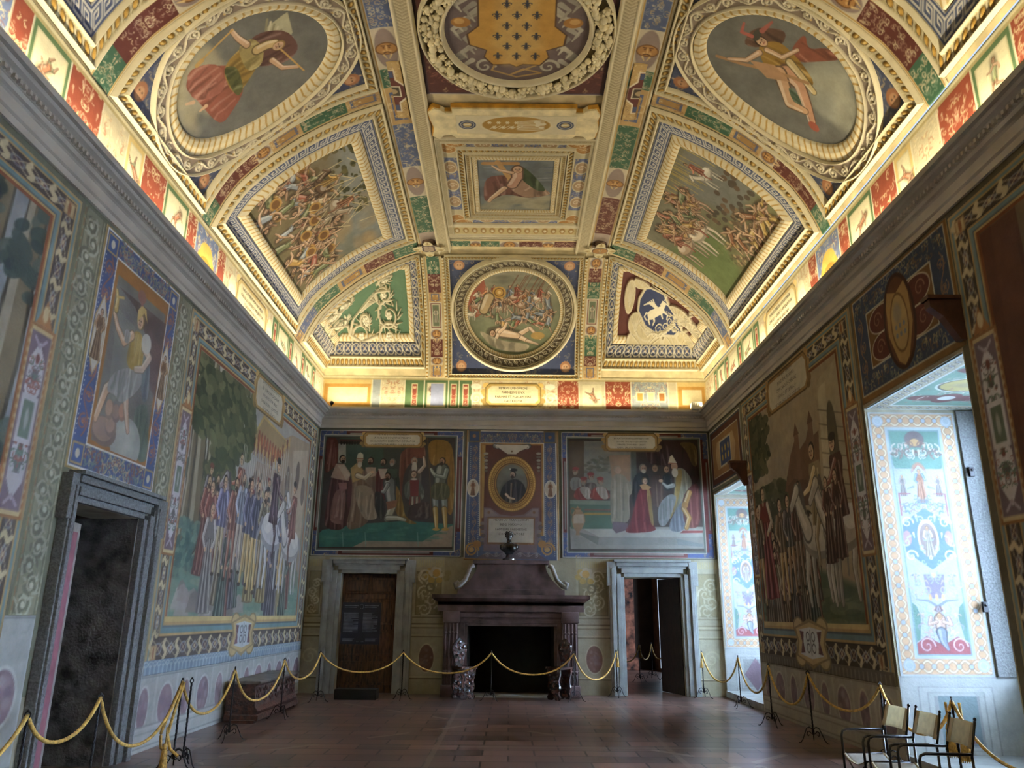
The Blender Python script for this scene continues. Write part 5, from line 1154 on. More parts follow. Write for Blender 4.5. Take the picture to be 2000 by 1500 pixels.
    c.poly(P((255, 885), (330, 890), (430, 960), (560, 980), (700, 960), (790, 890), (870, 890), (872, 1010), (840, 1390), (250, 1370), (255, 1000)), (116, 96, 94)); c.poly(P((268, 900), (325, 902), (420, 975), (300, 985), (268, 985)), (140, 118, 114)); c.poly(P((855, 900), (800, 902), (710, 975), (830, 985), (858, 985)), (140, 118, 114))
    for x in (310, 810): c.ell(*p1(x, 940), .03, .03, (120, 84, 50))
    c.poly(P((296, 990), (820, 995), (812, 1300), (290, 1290)), (124, 84, 48)); c.poly(P((310, 1005), (806, 1010), (800, 1275), (304, 1270)), (190, 184, 168))
    for sg, x in ((-1, 240), (1, 870)):
        for k in range(6): c.ell(*p1(x+sg*10*math.sin(k*1.7), 1060+k*45), .05, .04, ((122, 106, 96), (92, 78, 72))[k % 2])
    for x in (120, 960): a2, b2 = p1(x, 1350); spiral(c, a2, b2, .14, 0, 2.2, (176, 126, 66), .045, n=40); c.ell(a2, b2, .05, .05, (190, 146, 84)); c.ell(*p1(x+(60 if x < 500 else -60), 1290), .09, .08, (164, 116, 60))
    c.poly(P((160, 1450), (250, 1400), (420, 1390), (560, 1330), (700, 1390), (860, 1400), (950, 1460)), (92, 76, 76))
    for sg in (-1, 1):
        x, y = p1(565+sg*180, 1410); rinceau(c, x-.26, x+.26, y-.06, y+.07, .17, (150, 136, 130), (120, 100, 92), None, seed=4)
    c.mottle(.1, .35, 5); wbuild(c, 'painted_panel', T)
    x, y = p1(556, 1100); wtext(c, ["HENRICO FRANCORVM", "REGI MAXIMO", "FAMILIAE FARNESIAE", "CONSERVATORI"], x, y, .075, .76, T)
portrait_panel()
# ---- painted lower zone of the back wall --------------------------------------------
def lower_back():
    c = wsheet('B', XL, XR, 0, 2.76, .0115, .0105, (160, 152, 122)); q = c.q; W_ = c.w
    X = lambda x: x-XL
    def bay(x0, x1, ov, rel, seed):
        c.rect(X(x0), 0, X(x1), 2.76, (174, 166, 136)); c.rect(X(x0), 0, X(x1), .32, (162, 154, 124))
        for z, col in ((.30, (110, 98, 70)), (.33, (196, 186, 150)), (1.12, (110, 98, 70)), (1.15, (196, 186, 150)), (1.30, (120, 108, 78)), (1.34, (200, 190, 150)), (1.38, (116, 102, 72))): c.line([(X(x0), z), (X(x1), z)], .022, col)
        c.rect(X(x0), 1.5, X(x1), 1.52, (120, 110, 84))
        m = (x0+x1)/2; w = x1-x0
        if rel:
            a, b = X(x0)+.05, X(x1)-.05; c.rect(a, 1.56, b, 2.45, (128, 118, 88)); c.rect(a+.02, 1.58, b-.02, 2.43, (146, 136, 100))
            R = random.Random(seed); w2 = (b-a)/2
            for k in range(5 if w2 > .2 else 4):
                y = 1.68+k*.17; x = (a+b)/2+(w2*.3 if k % 2 else -w2*.3); r2 = min(.15, w2*.75); spiral(c, x, y, r2, R.uniform(0, 6), 1.6, (196, 188, 156), .036, d=1 if k % 2 else -1, n=16)
                for j in range(6): t = R.uniform(0, 6.3); c.line([(x+r2*.6*math.cos(t), y+r2*.6*math.sin(t)), (x+r2*1.15*math.cos(t+.5), y+r2*1.1*math.sin(t+.5))], .03, (184, 176, 142) if j % 2 else (150, 142, 108), w1=.01)
        for k in np.arange(X(x0)+.02, X(x1)-.02, .05): c.line([(k, 2.56), (k, 2.68)], .025, (186, 172, 124)); 
        if ov: c.ell(X(m), .70, w*.26, .29, (200, 192, 158)); c.ell(X(m), .70, w*.235, .265, (112, 78, 66)); marble(c, X(m), .70, w*.22, .25, seed)
    def marble(c, x, y, rx, ry, seed):
        R = random.Random(seed)
        for k in range(14):
            t = R.uniform(0, 6.28); r_ = R.random()**.5; c.ell(x+rx*r_*.8*math.cos(t), y+ry*r_*.8*math.sin(t), rx*R.uniform(.1, .35), ry*R.uniform(.05, .2), mixc((88, 64, 66), (160, 136, 120), R.random()), rot=R.uniform(-1, 1), op=.6, soft=.01)
    bay(XL, -3.98, False, True, 2); bay(-2.05, -1.40, True, True, 3); bay(1.42, 2.14, True, True, 4); bay(3.98, XR, False, True, 5)
    for x in (-4.16, 4.22): spiral(c, X(x), .72, .16, 0, 1.6, (192, 184, 148), .04)
    for sg in (-1, 1):                                   # painted fruit swags at the shoulders of the chimney
        cx = X(.03+sg*1.62)
        for k in range(11): c.ell(cx+.28*math.cos(k*2.4)*(k % 3+1)/3, 2.38+.12*math.sin(k*2.4), .07, .06, [(192, 184, 160), (190, 160, 84), (150, 142, 104)][k % 3])
        c.ell(cx-sg*.02, 2.42, .08, .08, (200, 160, 84)); spiral(c, cx+sg*.22, 2.36, .13, 0, 1.5, (200, 192, 164), .035); c.ring(cx+sg*.1, 2.12, .08, .08, .04, (128, 120, 92))
    c.mottle(.09, .5, 21)
    U, V = np.meshgrid((c.u[:-1]+c.u[1:])/2+XL, (c.v[:-1]+c.v[1:])/2)
    mask = np.ones(U.shape, bool)
    for (a, b, z) in (DL, FB, DR): mask &= ~((U > a-.12) & (U < b+.12) & (V < z+.1))
    struct(wbuild(c, 'trim_2', mask=mask, off=.006))
lower_back()
# ---- painted dado under the side-wall scenes -------------------------------------------
def dado(side, y0, y1, z1, name, seed, cool=(186, 188, 184)):
    c = wsheet(side, y0, y1, 0, z1, .02, .012, cool); L = c.w; R = random.Random(seed)
    for k in range(int(L*14)):
        x, y = R.uniform(0, L), R.uniform(.3, z1); c.line([(x, y), (x+R.uniform(-.2, .2), y+R.uniform(-.1, .1)), (x+R.uniform(-.3, .3), y+R.uniform(-.15, .15))], .014, shade(cool, R.choice((.84, 1.08))), op=.6, soft=.01)
    n = int(L/.62); p = L/n
    for k in range(n):
        x = (k+.5)*p; c.rect(x-.03+p*.5, .32, x+.03+p*.5, z1, shade(cool, 1.08))
        if k % 2 or True:
            w = .20 if k % 2 else .13
            c.ell(x, z1*.56, w+.035, .27, shade(cool, 1.14)); c.ell(x, z1*.56, w, .235, (138, 112, 120))
            for j in range(9): t = R.uniform(0, 6.3); c.ell(x+w*.55*math.cos(t), z1*.56+.14*math.sin(t), w*.3, .05, mixc((104, 84, 96), (176, 160, 158), R.random()), rot=R.uniform(-1, 1), op=.7, soft=.01)
    c.rect(0, 0, L, .28, shade(cool, 1.04))
    for z, f in ((.28, .8), (.25, 1.12), (.20, .85), (.05, .8), (z1-.02, .8)): c.line([(0, z), (L, z)], .018, shade(cool, f))
    c.mottle(.06, .6, seed); struct(wbuild(c, name, off=.006))
dado('L', 9.50, 16.94, .85, 'trim_3', 3); dado('L', 3.4, 7.36, 1.55, 'trim_4', 4); dado('R', 9.45, 14.45, .83, 'trim_5', 5, (168, 160, 142)); dado('R', 3.0, 7.16, .85, 'trim_6', 6, (168, 160, 142))
# back wall strips at the corners and between panels
c = wsheet('B', XL, XR, 2.70, ZC, .02, .012, (104, 104, 84)); c.mottle(.1, .4, 3); struct(wbuild(c, 'trim_7', off=.003))
c = wsheet('L', 3.4, YB, .85, ZC, .03, .02, (112, 110, 86)); c.mottle(.1, .4, 3)
U, V = np.meshgrid((c.u[:-1]+c.u[1:])/2+3.4, (c.v[:-1]+c.v[1:])/2+.85); struct(wbuild(c, 'trim_8', off=.003, mask=~((U > D1[0]-.05) & (U < D1[1]+.05) & (V < D1[2]+.05))))
c = wsheet('R', 3.4, YB, .83, ZC, .03, .02, (104, 96, 74)); c.mottle(.1, .4, 3)
U, V = np.meshgrid(YB-(c.u[:-1]+c.u[1:])/2, (c.v[:-1]+c.v[1:])/2+.83); struct(wbuild(c, 'trim_9', off=.003, mask=~(((U > 14.48) | ((U > 7.18) & (U < 9.43))) & (V < 4.17))))
# ================================================================= WINDOW BAYS (painted reveals)
def bay_art(k, yj, x0, x1, z0, z1, near):
    """far reveal of a window bay; canvas u runs outwards from the room"""
    W_, H_ = x1-x0, z1-z0
    c = Canvas(W_, H_, .0075 if near else .012, .0095 if near else .012, (180, 190, 196))
    b = .19
    c.rect(.03, .02, W_-.03, H_-.02, (190, 150, 112))
    for (a0, a1, t0, t1, v) in ((.04, W_-.04, .03, b-.01, False), (.04, W_-.04, H_-b+.01, H_-.03, False), (.1, H_-.1, .04, b-.01, True), (.1, H_-.1, W_-b+.01, W_-.04, True)): guilloche(c, a0, a1, t0, t1, .14, (222, 206, 176), (168, 182, 200), dk=(120, 90, 66), vertical=v)
    for (x, y) in ((b/2+.02, b/2+.02), (W_-b/2-.02, b/2+.02), (b/2+.02, H_-b/2-.02), (W_-b/2-.02, H_-b/2-.02)): c.ell(x, y, .07, .07, (176, 190, 200)); c.ring(x, y, .045, .045, .012, (206, 214, 220))
    c.rect(b, b, W_-b, H_-b, (180, 194, 202)); c.rect(b+.035, b+.035, W_-b-.035, H_-b-.035, (120, 150, 156)); c.rect(b+.05, b+.05, W_-b-.05, H_-b-.05, (182, 190, 196))
    u0, u1, v0, v1 = b+.05, W_-b-.05, b+.05, H_-b-.05; m = (u0+u1)/2; w = (u1-u0)/2; H = v1-v0; f = lambda t: v0+H*t
    G, B2, R2, V2, DB = (92, 128, 116), (92, 120, 186), (132, 62, 66), (120, 110, 156), (96, 84, 84)
    c.rect(u0, f(.82), u1, v1, G); c.poly([(u0, f(.84)), (m-w*.8, f(.76)), (m-w*.4, f(.79)), (m, f(.84)), (m+w*.4, f(.79)), (m+w*.8, f(.76)), (u1, f(.84)), (u1, f(.80)), (u1, f(.7)), (u0, f(.7))], (182, 190, 196))
    for k2 in range(20): c.line([(m, f(.84)), (m+w*.3*math.cos(PI*k2/19), f(.80)+.13*math.sin(PI*k2/19))], .008, (150, 100, 80))
    c.ell(m, f(.96), w*.4, H*.04, DB); c.ell(m, f(.945), w*.2, H*.018, (190, 150, 100)); arabesque(c, u0+.03, f(.88), u1-.03, f(.94), [(200, 190, 180), (110, 84, 76)], 24, .05, 3)
    person(c, m, f(.82), .42, (176, 120, 92), up=1, arm=.8, sleeve=(110, 140, 170)); 
    for sg in (-1, 1): person(c, m+sg*w*.72, f(.79), .26, (150, 140, 136), up=1); c.line([(m+sg*w*.3, f(.735)), (m+sg*w*.55, f(.725))], .03, (130, 140, 150), w1=.01); c.rect(*( (m-w*.95, f(.60), m-w*.9, f(.70)) if sg < 0 else (m+w*.9, f(.60), m+w*.95, f(.70))), R2)
    c.rect(m-w*.95, f(.70), m-w*.45, f(.705), R2); c.rect(m+w*.45, f(.70), m+w*.95, f(.705), R2); c.ell(m, f(.672), w*.2, .012, (80, 96, 110))
    arabesque(c, u0+.06, f(.61), u1-.06, f(.69), [(120, 110, 110), (96, 120, 150), (150, 120, 110)], 24, .045, 7)
    c.poly([(m, f(.635)), (m-w*.5, f(.60)), (m-w*.95, f(.56)), (m-w*.95, f(.44)), (m-w*.5, f(.40)), (m, f(.36)), (m+w*.5, f(.40)), (m+w*.95, f(.44)), (m+w*.95, f(.56)), (m+w*.5, f(.60))], B2)
    c.ell(m, f(.50), w*.42, H*.085, (216, 196, 196)); c.ell(m, f(.50), w*.33, H*.068, (128, 110, 104)); person(c, m, f(.555), .36, (190, 176, 160), up=1, arm=.5)
    for sg in (-1, 1): spiral(c, m+sg*w*.75, f(.57), .07, 0, 1.3, (226, 232, 236), .022); spiral(c, m+sg*w*.75, f(.42), .07, 0, 1.3, (226, 232, 236), .022); c.ell(m+sg*w*.82, f(.5), .05, .09, (176, 140, 150)); arabesque(c, m-w*.9, f(.38), m+w*.9, f(.62), [(160, 180, 220), (200, 210, 226)], 12, .04, 3)
    c.poly([(m-w*.4, f(.34)), (m+w*.4, f(.34)), (m+w*.36, f(.27)), (m+w*.15, f(.235)), (m-w*.15, f(.235)), (m-w*.36, f(.27))], V2); c.ell(m, f(.335), w*.12, .03, (190, 160, 120))
    for k2 in range(3): c.ell(m+(k2-1)*w*.25, f(.24), .02, .045, (196, 160, 110))
    for sg in (-1, 1): c.ell(m+sg*w*.72, f(.335), w*.16, .015, (110, 120, 130)); c.line([(m+sg*w*.72, f(.335)), (m+sg*w*.72, f(.31))], .03, (150, 140, 150)); c.line([(m, f(.20)), (m+sg*w*.35, f(.225)), (m+sg*w*.8, f(.23))], .035, (120, 128, 140), w1=.015); c.poly([(m+sg*w, f(.22)), (m+sg*w*.82, f(.20)), (m+sg*w*.72, f(.16)), (m+sg*w*.85, f(.06)), (m+sg*w, f(.05))], G)
    c.ell(m, f(.19), w*.2, .035, (110, 84, 84)); arabesque(c, m-w*.75, f(.05), m+w*.75, f(.19), [(176, 190, 200), (150, 150, 160), (200, 170, 150), (160, 190, 210)], 60, .05, 9)
    c.poly([(u0, v0), (u1, v0), (u1, f(.045)), (m+w*.6, f(.075)), (m+w*.2, f(.05)), (m, f(.04)), (m-w*.2, f(.05)), (m-w*.6, f(.075)), (u0, f(.045))], R2)
    for sg in (-1, 1): spiral(c, m+sg*w*.62, f(.035), .09, 0, 1.4, (206, 180, 186), .02)
    sh(c, [(m, f(.145)), (m, f(.09))], .13, (196, 160, 140), w1=.10); sh(c, [(m-.04, f(.135)), (m-.13, f(.125)), (m-.10, f(.155))], .04, (196, 160, 140)); sh(c, [(m+.04, f(.135)), (m+.13, f(.125)), (m+.10, f(.155))], .04, (196, 160, 140)); head(c, m, f(.16), .04, (120, 90, 70), up=1); sh(c, [(m, f(.09)), (m+.01, f(.05)), (m+.05, f(.02))], .12, (130, 140, 156), w1=.03)
    arabesque(c, u0+.03, f(.25), u1-.03, f(.34), [(150, 160, 176), (190, 170, 190)], 20, .05, 4); c.mottle(.05, .4, 4)
    U, V = np.meshgrid(c.u, c.v); P = np.stack([x0+U, np.full(U.shape, yj), z0+V], -1)
    return grid_mesh('painted_reveal', P, c.c, M_FRES, None)
for (k, yj, near) in ((2, 9.41, True), (1, 16.86, False)):
    o = bay_art(k, yj-.006, XR+.03, XR+1.12, .95, 4.08, near)
    tag(o, 'tall pale grotesque panel with blue oval medallion on the side of the %s window bay' % ('near' if near else 'far'), 'fresco')
    # dado of the reveal: nested panels with a marble square
    z1 = .95; c = Canvas(1.44, z1, .009, .009, (178, 182, 180))
    for i, f in ((.0, .9), (.02, 1.0)): c.rect(i, i, 1.44-i, z1-i, shade((178, 182, 180), f))
    for i, f in ((.10, .84), (.115, 1.06), (.20, .86), (.215, 1.03), (.27, .84)): c.rect(.1+i, .04+i*.6, 1.16-i, .9-i*.6, shade((178, 182, 180), f))
    if near: c.rect(.42, .22, .86, .74, (112, 130, 134)); c.poly([(.46, .24), (.64, .56), (.84, .24)], (140, 104, 108)); c.mottle(.05, .2, 2)
    else: c.poly([(.62, .12), (.86, .44), (.62, .76), (.38, .44)], (120, 96, 108)); c.mottle(.08, .2, 2)
    for x in (1.2, 1.32): c.rect(x, .1, x+.07, .4, (176, 180, 178)); c.rect(x, .5, x+.07, .85, (176, 180, 178))
    U, V = np.meshgrid(c.u, c.v); struct(grid_mesh('trim_10' if near else 'trim_11', np.stack([XR+.005+U, np.full(U.shape, yj-.005), V], -1), c.c, M_FRES, None))
    # bare stone jamb between reveal panel and window
    struct(MB().box(XR+1.14, XR+1.45, yj-.035, yj-.002, .95, 4.1).build('trim_12' if near else 'trim_13', M_STONE))
    # soffit
    y0 = 7.2 if near else 14.5; zt = 4.13 if near else 4.15; Wd = yj-y0
    c = Canvas(1.4, Wd, .011, .011, (196, 210, 214))
    c.rect(.03, .03, 1.37, Wd-.03, (180, 170, 140)); guilloche(c, .06, 1.3, .05, .17, .13, (212, 210, 196), (150, 160, 170)); guilloche(c, .06, 1.3, Wd-.17, Wd-.05, .13, (212, 210, 196), (150, 160, 170)); guilloche(c, .1, Wd-.1, .05, .17, .13, (212, 210, 196), (150, 160, 170), vertical=True)
    c.rect(.2, .2, 1.25, Wd-.2, (206, 216, 218)); c.rect(.23, .23, 1.22, Wd-.23, (112, 146, 130)); m = Wd/2
    for sg in (-1, 1):
        for dx in (-.22, .22): c.ell(.72+dx, m+sg*.55, .25, .12, (92, 56, 54))
        c.ell(.72, m+sg*.55, .16, .2, (92, 56, 54)); c.ell(.72, m+sg*.55, .10, .09, (200, 206, 200)); 
    c.ell(.72, m, .40, .30, (206, 214, 210)); c.ell(.72, m, .37, .27, (60, 56, 52)); c.ell(.72, m, .35, .25, (176, 160, 96)); c.ell(.72, m, .2, .1, (140, 130, 90), soft=.03)
    arabesque(c, .25, m-.8, 1.2, m+.8, [(150, 110, 104), (190, 180, 170)], 40, .04, 5); c.mottle(.05, .4, 4)
    U, V = np.meshgrid(c.u, c.v); o = grid_mesh('painted_soffit', np.stack([XR+.02+U, y0+V, np.full(U.shape, zt-.012)], -1), c.c, M_FRES, None)
    tag(o, 'painted ceiling of the %s window bay with yellow oval and dark quatrefoils' % ('near' if near else 'far'), 'fresco')
    # the step of the bay
    struct(MB().box(XR-.02, XR+1.45, y0, yj, .0, .12).build('trim_14' if near else 'trim_15', M_STONEL))
# small brackets at the bays
def bracket(x, y, z, label):
    b = MB(); b.prism([(XR-.0, z), (XR-.0, z+.42), (XR-.32, z+.42), (XR-.32, z+.34), (XR-.20, z+.24), (XR-.06, z)], 'y', y-.05, y+.05); b.box(XR-.34, XR, y-.075, y+.075, z+.42, z+.46)
    tag(b.build('wall_bracket', plain('reddish_iron', (84, 50, 38), .6, var=.1)), label, 'bracket', 'dark brackets at the corners of the window bays')
bracket(0, 7.13, 4.22, 'dark red-brown bracket beside the near window bay top, right side of photo'); bracket(0, 14.40, 3.95, 'small brown bracket beside the top of the far window bay')
# ================================================================= THE PAINTED VAULT
def zsheet(zone, p0, p1, q0, q1, du, dv=None, bg=(200, 190, 150), base=.01):
    """upright sheet on the vault as seen from the floor; p, q are developed coordinates"""
    if zone in 'LR': c = Canvas(q1-q0, p1-p0, du, dv, bg)
    else: c = Canvas(p1-p0, q1-q0, du, dv, bg)
    def q(x, y):
        a, b = vinv(zone, x, y)
        return (b-q0, a-p0) if zone == 'L' else (q1-b, a-p0) if zone == 'R' else (a-p0, q1-b) if zone in 'CP' else (a-p0, b-q0)
    def f(U, V, h):
        if zone == 'L': return vmap('L', p0+V, q0+U, h)
        if zone == 'R': return vmap('R', p0+V, q1-U, h)
        if zone in 'CP': return vmap(zone, p0+U, q1-V, h)
        return vmap('E', p0+U, q0+V, h)
    c.q = q; c.f = f; c.b0 = base; return c
def zbuild(c, name, parent=None, mat=None, mask=None, label=None, cat=None, group=None):
    U, V = np.meshgrid(c.u, c.v); z = c.z+c.b0
    if mask is None: z = z.copy(); z[0, :] = z[-1, :] = 0; z[:, 0] = z[:, -1] = 0
    o = grid_mesh(name, c.f(U, V, z), c.c, mat or M_STUC, parent, mask)
    return tag(o, label, cat, group)
def loc(zone, p, q): return tuple(vmap(zone, p, q, 0.0))
def ribbon(zone, inner, outer, width, name, parent, deco, ds=.014, dt=.012, base=.02, closed=True, bg=CREAM):
    c = band(zone, inner, outer, ds, dt, width, closed); c.fill(bg); deco(c, c.w, c.h); c.mottle(.05, .5, 3)
    return band_build(c, name, None, parent, base)
def rrib(zone, x0, x1, y0, y1, wi, name, parent, deco, **k):
    return ribbon(zone, rectpts(x0+wi, x1-wi, y0+wi, y1-wi), rectpts(x0, x1, y0, y1), wi, name, parent, deco, **k)
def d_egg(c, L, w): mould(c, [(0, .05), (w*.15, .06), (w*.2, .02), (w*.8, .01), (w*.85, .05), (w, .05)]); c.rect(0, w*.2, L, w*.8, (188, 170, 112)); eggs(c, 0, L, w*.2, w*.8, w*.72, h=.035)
def d_leaf(c, L, w): mould(c, [(0, .0), (w*.15, .03), (w*.5, .04), (w*.85, .02), (w, .01)]); leaves(c, 0, L, w*.12, w*.88, w*.55)
def d_greek(c, L, w): c.rect(0, 0, L, w, (70, 84, 122)); greek(c, 0, L, w*.16, w*.84, w*.72, (222, 216, 198), w=w*.085); [c.line([(0, t), (L, t)], w*.05, (222, 216, 198)) for t in (w*.04, w*.96)]
def d_guil(c, L, w):
    c.rect(0, 0, L, w, (66, 78, 118))
    n = max(1, int(L/(w*.86)))
    for k in range(n):
        x = (k+.5)*L/n; c.ring(x, w/2, w*.40, w*.40, w*.09, (226, 216, 184), h=.02, n=16); c.ell(x, w/2, w*.12, w*.12, (226, 216, 184), h=.02); c.ell(x, w/2, w*.05, w*.05, (190, 130, 90))
        for a in range(4): c.ell(x+w*.22*math.cos(a*PI/2+.78), w/2+w*.22*math.sin(a*PI/2+.78), w*.07, w*.07, (206, 196, 170))
        c.line([(x+w*.36, w*.1), (x+w*.5, w*.5), (x+w*.36, w*.9)], w*.07, (226, 216, 184)); c.ell(x+L/n/2, w*.1, w*.08, w*.08, (226, 216, 184)); c.ell(x+L/n/2, w*.9, w*.08, w*.08, (226, 216, 184))
def d_scroll(c, L, w): mould(c, [(0, .02), (w*.06, .07), (w*.12, .02), (w*.88, .02), (w*.94, .08), (w, .0)]); c.rect(0, w*.12, L, w*.86, (150, 132, 112)); rinceau(c, 0, L, w*.14, w*.85, w*.85, (228, 216, 178), (200, 160, 80), .045, w=w*.085, seed=3)
def d_scrollw(c, L, w): mould(c, [(0, .02), (w*.05, .08), (w*.10, .02), (w*.9, .02), (w*.95, .09), (w, .0)]); c.rect(0, w*.1, L, w*.88, (112, 98, 76)); n = int(L/(w*.55)); [(spiral(c, (k+.5)*L/n, w*(.62 if k % 2 else .40), w*.22, k, 1.6, (230, 220, 186), w*.07, h=.05, d=1 if k % 2 else -1, fl=(206, 180, 110)), c.line([((k+.1)*L/n, w*.2), ((k+.5)*L/n, w*.5), ((k+.95)*L/n, w*.8)], w*.06, (230, 220, 186), h=.04)) for k in range(n)]
def d_rope(c, L, w): mould(c, [(0, .03), (w*.12, .07), (w*.2, .03), (w*.8, .03), (w*.88, .07), (w, .0)]); c.rect(0, w*.2, L, w*.8, (168, 150, 108)); [c.line([(s, w*.24), (s+w*.18, w*.5), (s, w*.76)], w*.09, (214, 198, 150), h=.045) for s in np.arange(0, L, w*.2)]
def grot(c, u0, v0, u1, v1, ground, seed, cols=None, n=None):
    """painted grotesque field"""
    c.rect(u0, v0, u1, v1, ground); A = abs((u1-u0)*(v1-v0)); arabesque(c, u0+.02, v0+.02, u1-.02, v1-.02, cols or [(206, 190, 150), (186, 160, 120), mixc(ground, (230, 220, 190), .4)], n or int(8+A*110), .035, seed)
LG, DG = (96, 128, 84), (58, 104, 74)
# --- painted strips (ribs) ---
def strip(zone, p0, p1, q0, q1, name, label, seq, along='v', seed=0):
    c = zsheet(zone, p0, p1, q0, q1, .011, .011, CREAM); W_, H_ = c.w, c.h; L = H_ if along == 'v' else W_; t = 0
    B = (lambda s0, s1, a, b: (a, s0, b, s1)) if along == 'v' else (lambda s0, s1, a, b: (s0, a, s1, b))
    Wd = W_ if along == 'v' else H_; e = Wd*.13
    pt = (lambda s, a: (a, s)) if along == 'v' else (lambda s, a: (s, a))
    for (f, kind) in seq:
        s0, s1 = L*t, L*(t+f); t += f; m = (s0+s1)/2; hl = (s1-s0)/2
        col = {'g': DG, 'r': (104, 46, 36), 'b': (84, 100, 142), 'm': (206, 192, 160), 'o': (196, 156, 92), 'q': (176, 156, 140), 'p': (206, 198, 170)}[kind]
        c.rect(*B(s0, s1, e, Wd-e), col)
        if kind in 'grb': grot(c, *B(s0, s1, e, Wd-e), col, seed+int(t*50))
        elif kind == 'm':           # bronze mask in a shell
            c.ell(*pt(m, Wd/2), *pt(hl*.95, Wd*.36)[::1], (150, 130, 120)); c.ell(*pt(m, Wd/2), Wd*.27, min(hl*.8, Wd*.36), (120, 74, 30)); c.ell(*pt(m, Wd/2), Wd*.23, min(hl*.72, Wd*.32), (190, 132, 62))
            x, y = pt(m, Wd/2); ux, uy = (0, 1) if zone in 'CE' or along == 'v' else ((-1, 0) if zone == 'L' else (1, 0))
            g = lambda a, b: (x+a*uy+b*ux, y-a*ux+b*uy)
            for sx in (-1, 1): c.ell(*g(sx*Wd*.09, .02), Wd*.035, Wd*.03, (96, 56, 24)); c.ell(*g(sx*Wd*.1, -.05), Wd*.05, Wd*.05, (216, 164, 92)); c.line([g(sx*Wd*.15, .06), g(sx*Wd*.04, .05)], .02, (110, 66, 28)); c.line([g(sx*Wd*.12, -.12), g(sx*Wd*.04, -.2)], .03, (226, 190, 120), w1=.01)
            c.line([g(0, .05), g(0, -.06)], Wd*.05, (226, 178, 104)); c.line([g(-Wd*.1, -Wd*.18), g(0, -Wd*.15), g(Wd*.1, -Wd*.18)], .02, (96, 56, 24))
        elif kind == 'o':
            c.rect(*B(s0+hl*.25, s1-hl*.25, e*2, Wd-e*2), (84, 98, 140)); c.rect(*B(s0+hl*.4, s1-hl*.4, e*2.4, Wd-e*2.4), (176, 132, 66)); arabesque(c, *B(s0, s1, e, Wd-e), [(226, 200, 140), (150, 104, 60)], 12, .03, seed)
        elif kind == 'q':
            x, y = pt(m, Wd/2)
            for a in range(4): c.ell(x+Wd*.16*math.cos(a*PI/2+.78), y+Wd*.16*math.sin(a*PI/2+.78), Wd*.2, Wd*.2, (92, 64, 60)); 
            for a in range(4): c.ell(x+Wd*.13*math.cos(a*PI/2+.78), y+Wd*.13*math.sin(a*PI/2+.78), Wd*.15, Wd*.15, (168, 136, 104))
        elif kind == 'p':
            c.rect(*B(s0+hl*.08, s1-hl*.08, e*1.5, Wd-e*1.5), (120, 60, 48)); c.rect(*B(s0+hl*.14, s1-hl*.14, e*1.9, Wd-e*1.9), (196, 186, 150)); c.rect(*B(s0+hl*.22, s1-hl*.22, e*2.4, Wd-e*2.4), (104, 116, 84)); x, y = pt(m, Wd/2); person(c, x, y+hl*.5, hl*1.0, (176, 170, 140), up=1)
    for a in (0, e*.5): c.rect(*B(0, L, a, a+e*.34), (196, 152, 70) if a else (220, 206, 160)); c.rect(*B(0, L, Wd-a-e*.34, Wd-a), (196, 152, 70) if a else (220, 206, 160))
    c.mottle(.07, .4, seed); return zbuild(c, name, None, label=label, cat='painted band', group=None)
S1 = [(.07, 'o'), (.13, 'g'), (.07, 'm'), (.12, 'r'), (.10, 'o'), (.12, 'g'), (.08, 'm'), (.13, 'b'), (.08, 'o'), (.10, 'g')]
for z, w in (('L', 'left'), ('R', 'right')):
    for k, (q0, q1, wd) in enumerate(((6.62, 7.03, 'nearest'), (9.58, 9.92, 'middle'), (14.38, 14.93, 'farthest'))):
        q1_ = q1; strip(z, .02, 3.36, q0, q1_, 'transverse_band', 'curved painted rib across the %s cove, the %s of its three' % (w, wd), [[(.14, 'g'), (.25, 'r'), (.14, 'm'), (.12, 'o'), (.18, 'b'), (.17, 'r')], [(.12, 'g'), (.26, 'r'), (.08, 'm'), (.16, 'o'), (.22, 'g'), (.16, 'o')], [(.08, 'o'), (.16, 'b'), (.2, 'g'), (.2, 'o'), (.2, 'r'), (.16, 'g')]][k], seed=k+(3 if z == 'R' else 0))
    strip(z, 3.38, 3.82, 5.0, 15.0, 'longitudinal_band', 'long painted grotesque band with bronze masks along the %s side of the flat middle' % w,
          [(.0, 'm'), (.31, 'g' if z == 'R' else 'r'), (.06, 'm'), (.055, 'r')][0:0]+([(.10, 'g'), (.08, 'm'), (.10, 'r'), (.06, 'b'), (.08, 'm'), (.04, 'g'), (.09, 'o'), (.12, 'b'), (.10, 'm'), (.14, 'g'), (.09, 'q')] if z == 'L' else [(.09, 'q'), (.14, 'r'), (.10, 'm'), (.12, 'g'), (.09, 'o'), (.04, 'g'), (.08, 'm'), (.06, 'b'), (.10, 'g'), (.08, 'm'), (.10, 'r')]), along='h', seed=11)
    # raised rope-patterned beam
    x0 = -1.60 if z == 'L' else 1.33; c = Canvas(10.2, .29, .02, .014, CREAM); d_rope(c, c.w, c.h); c.mottle(.05, .5, 3)
    U, V = np.meshgrid(c.u, c.v); o = grid_mesh('stucco_beam', vmap('C', x0+V, 4.9+U, c.z+.03), c.c, M_STUC, None)
    tag(o, 'long raised stucco moulding with rope pattern on the %s of the central panels' % w, 'moulding')
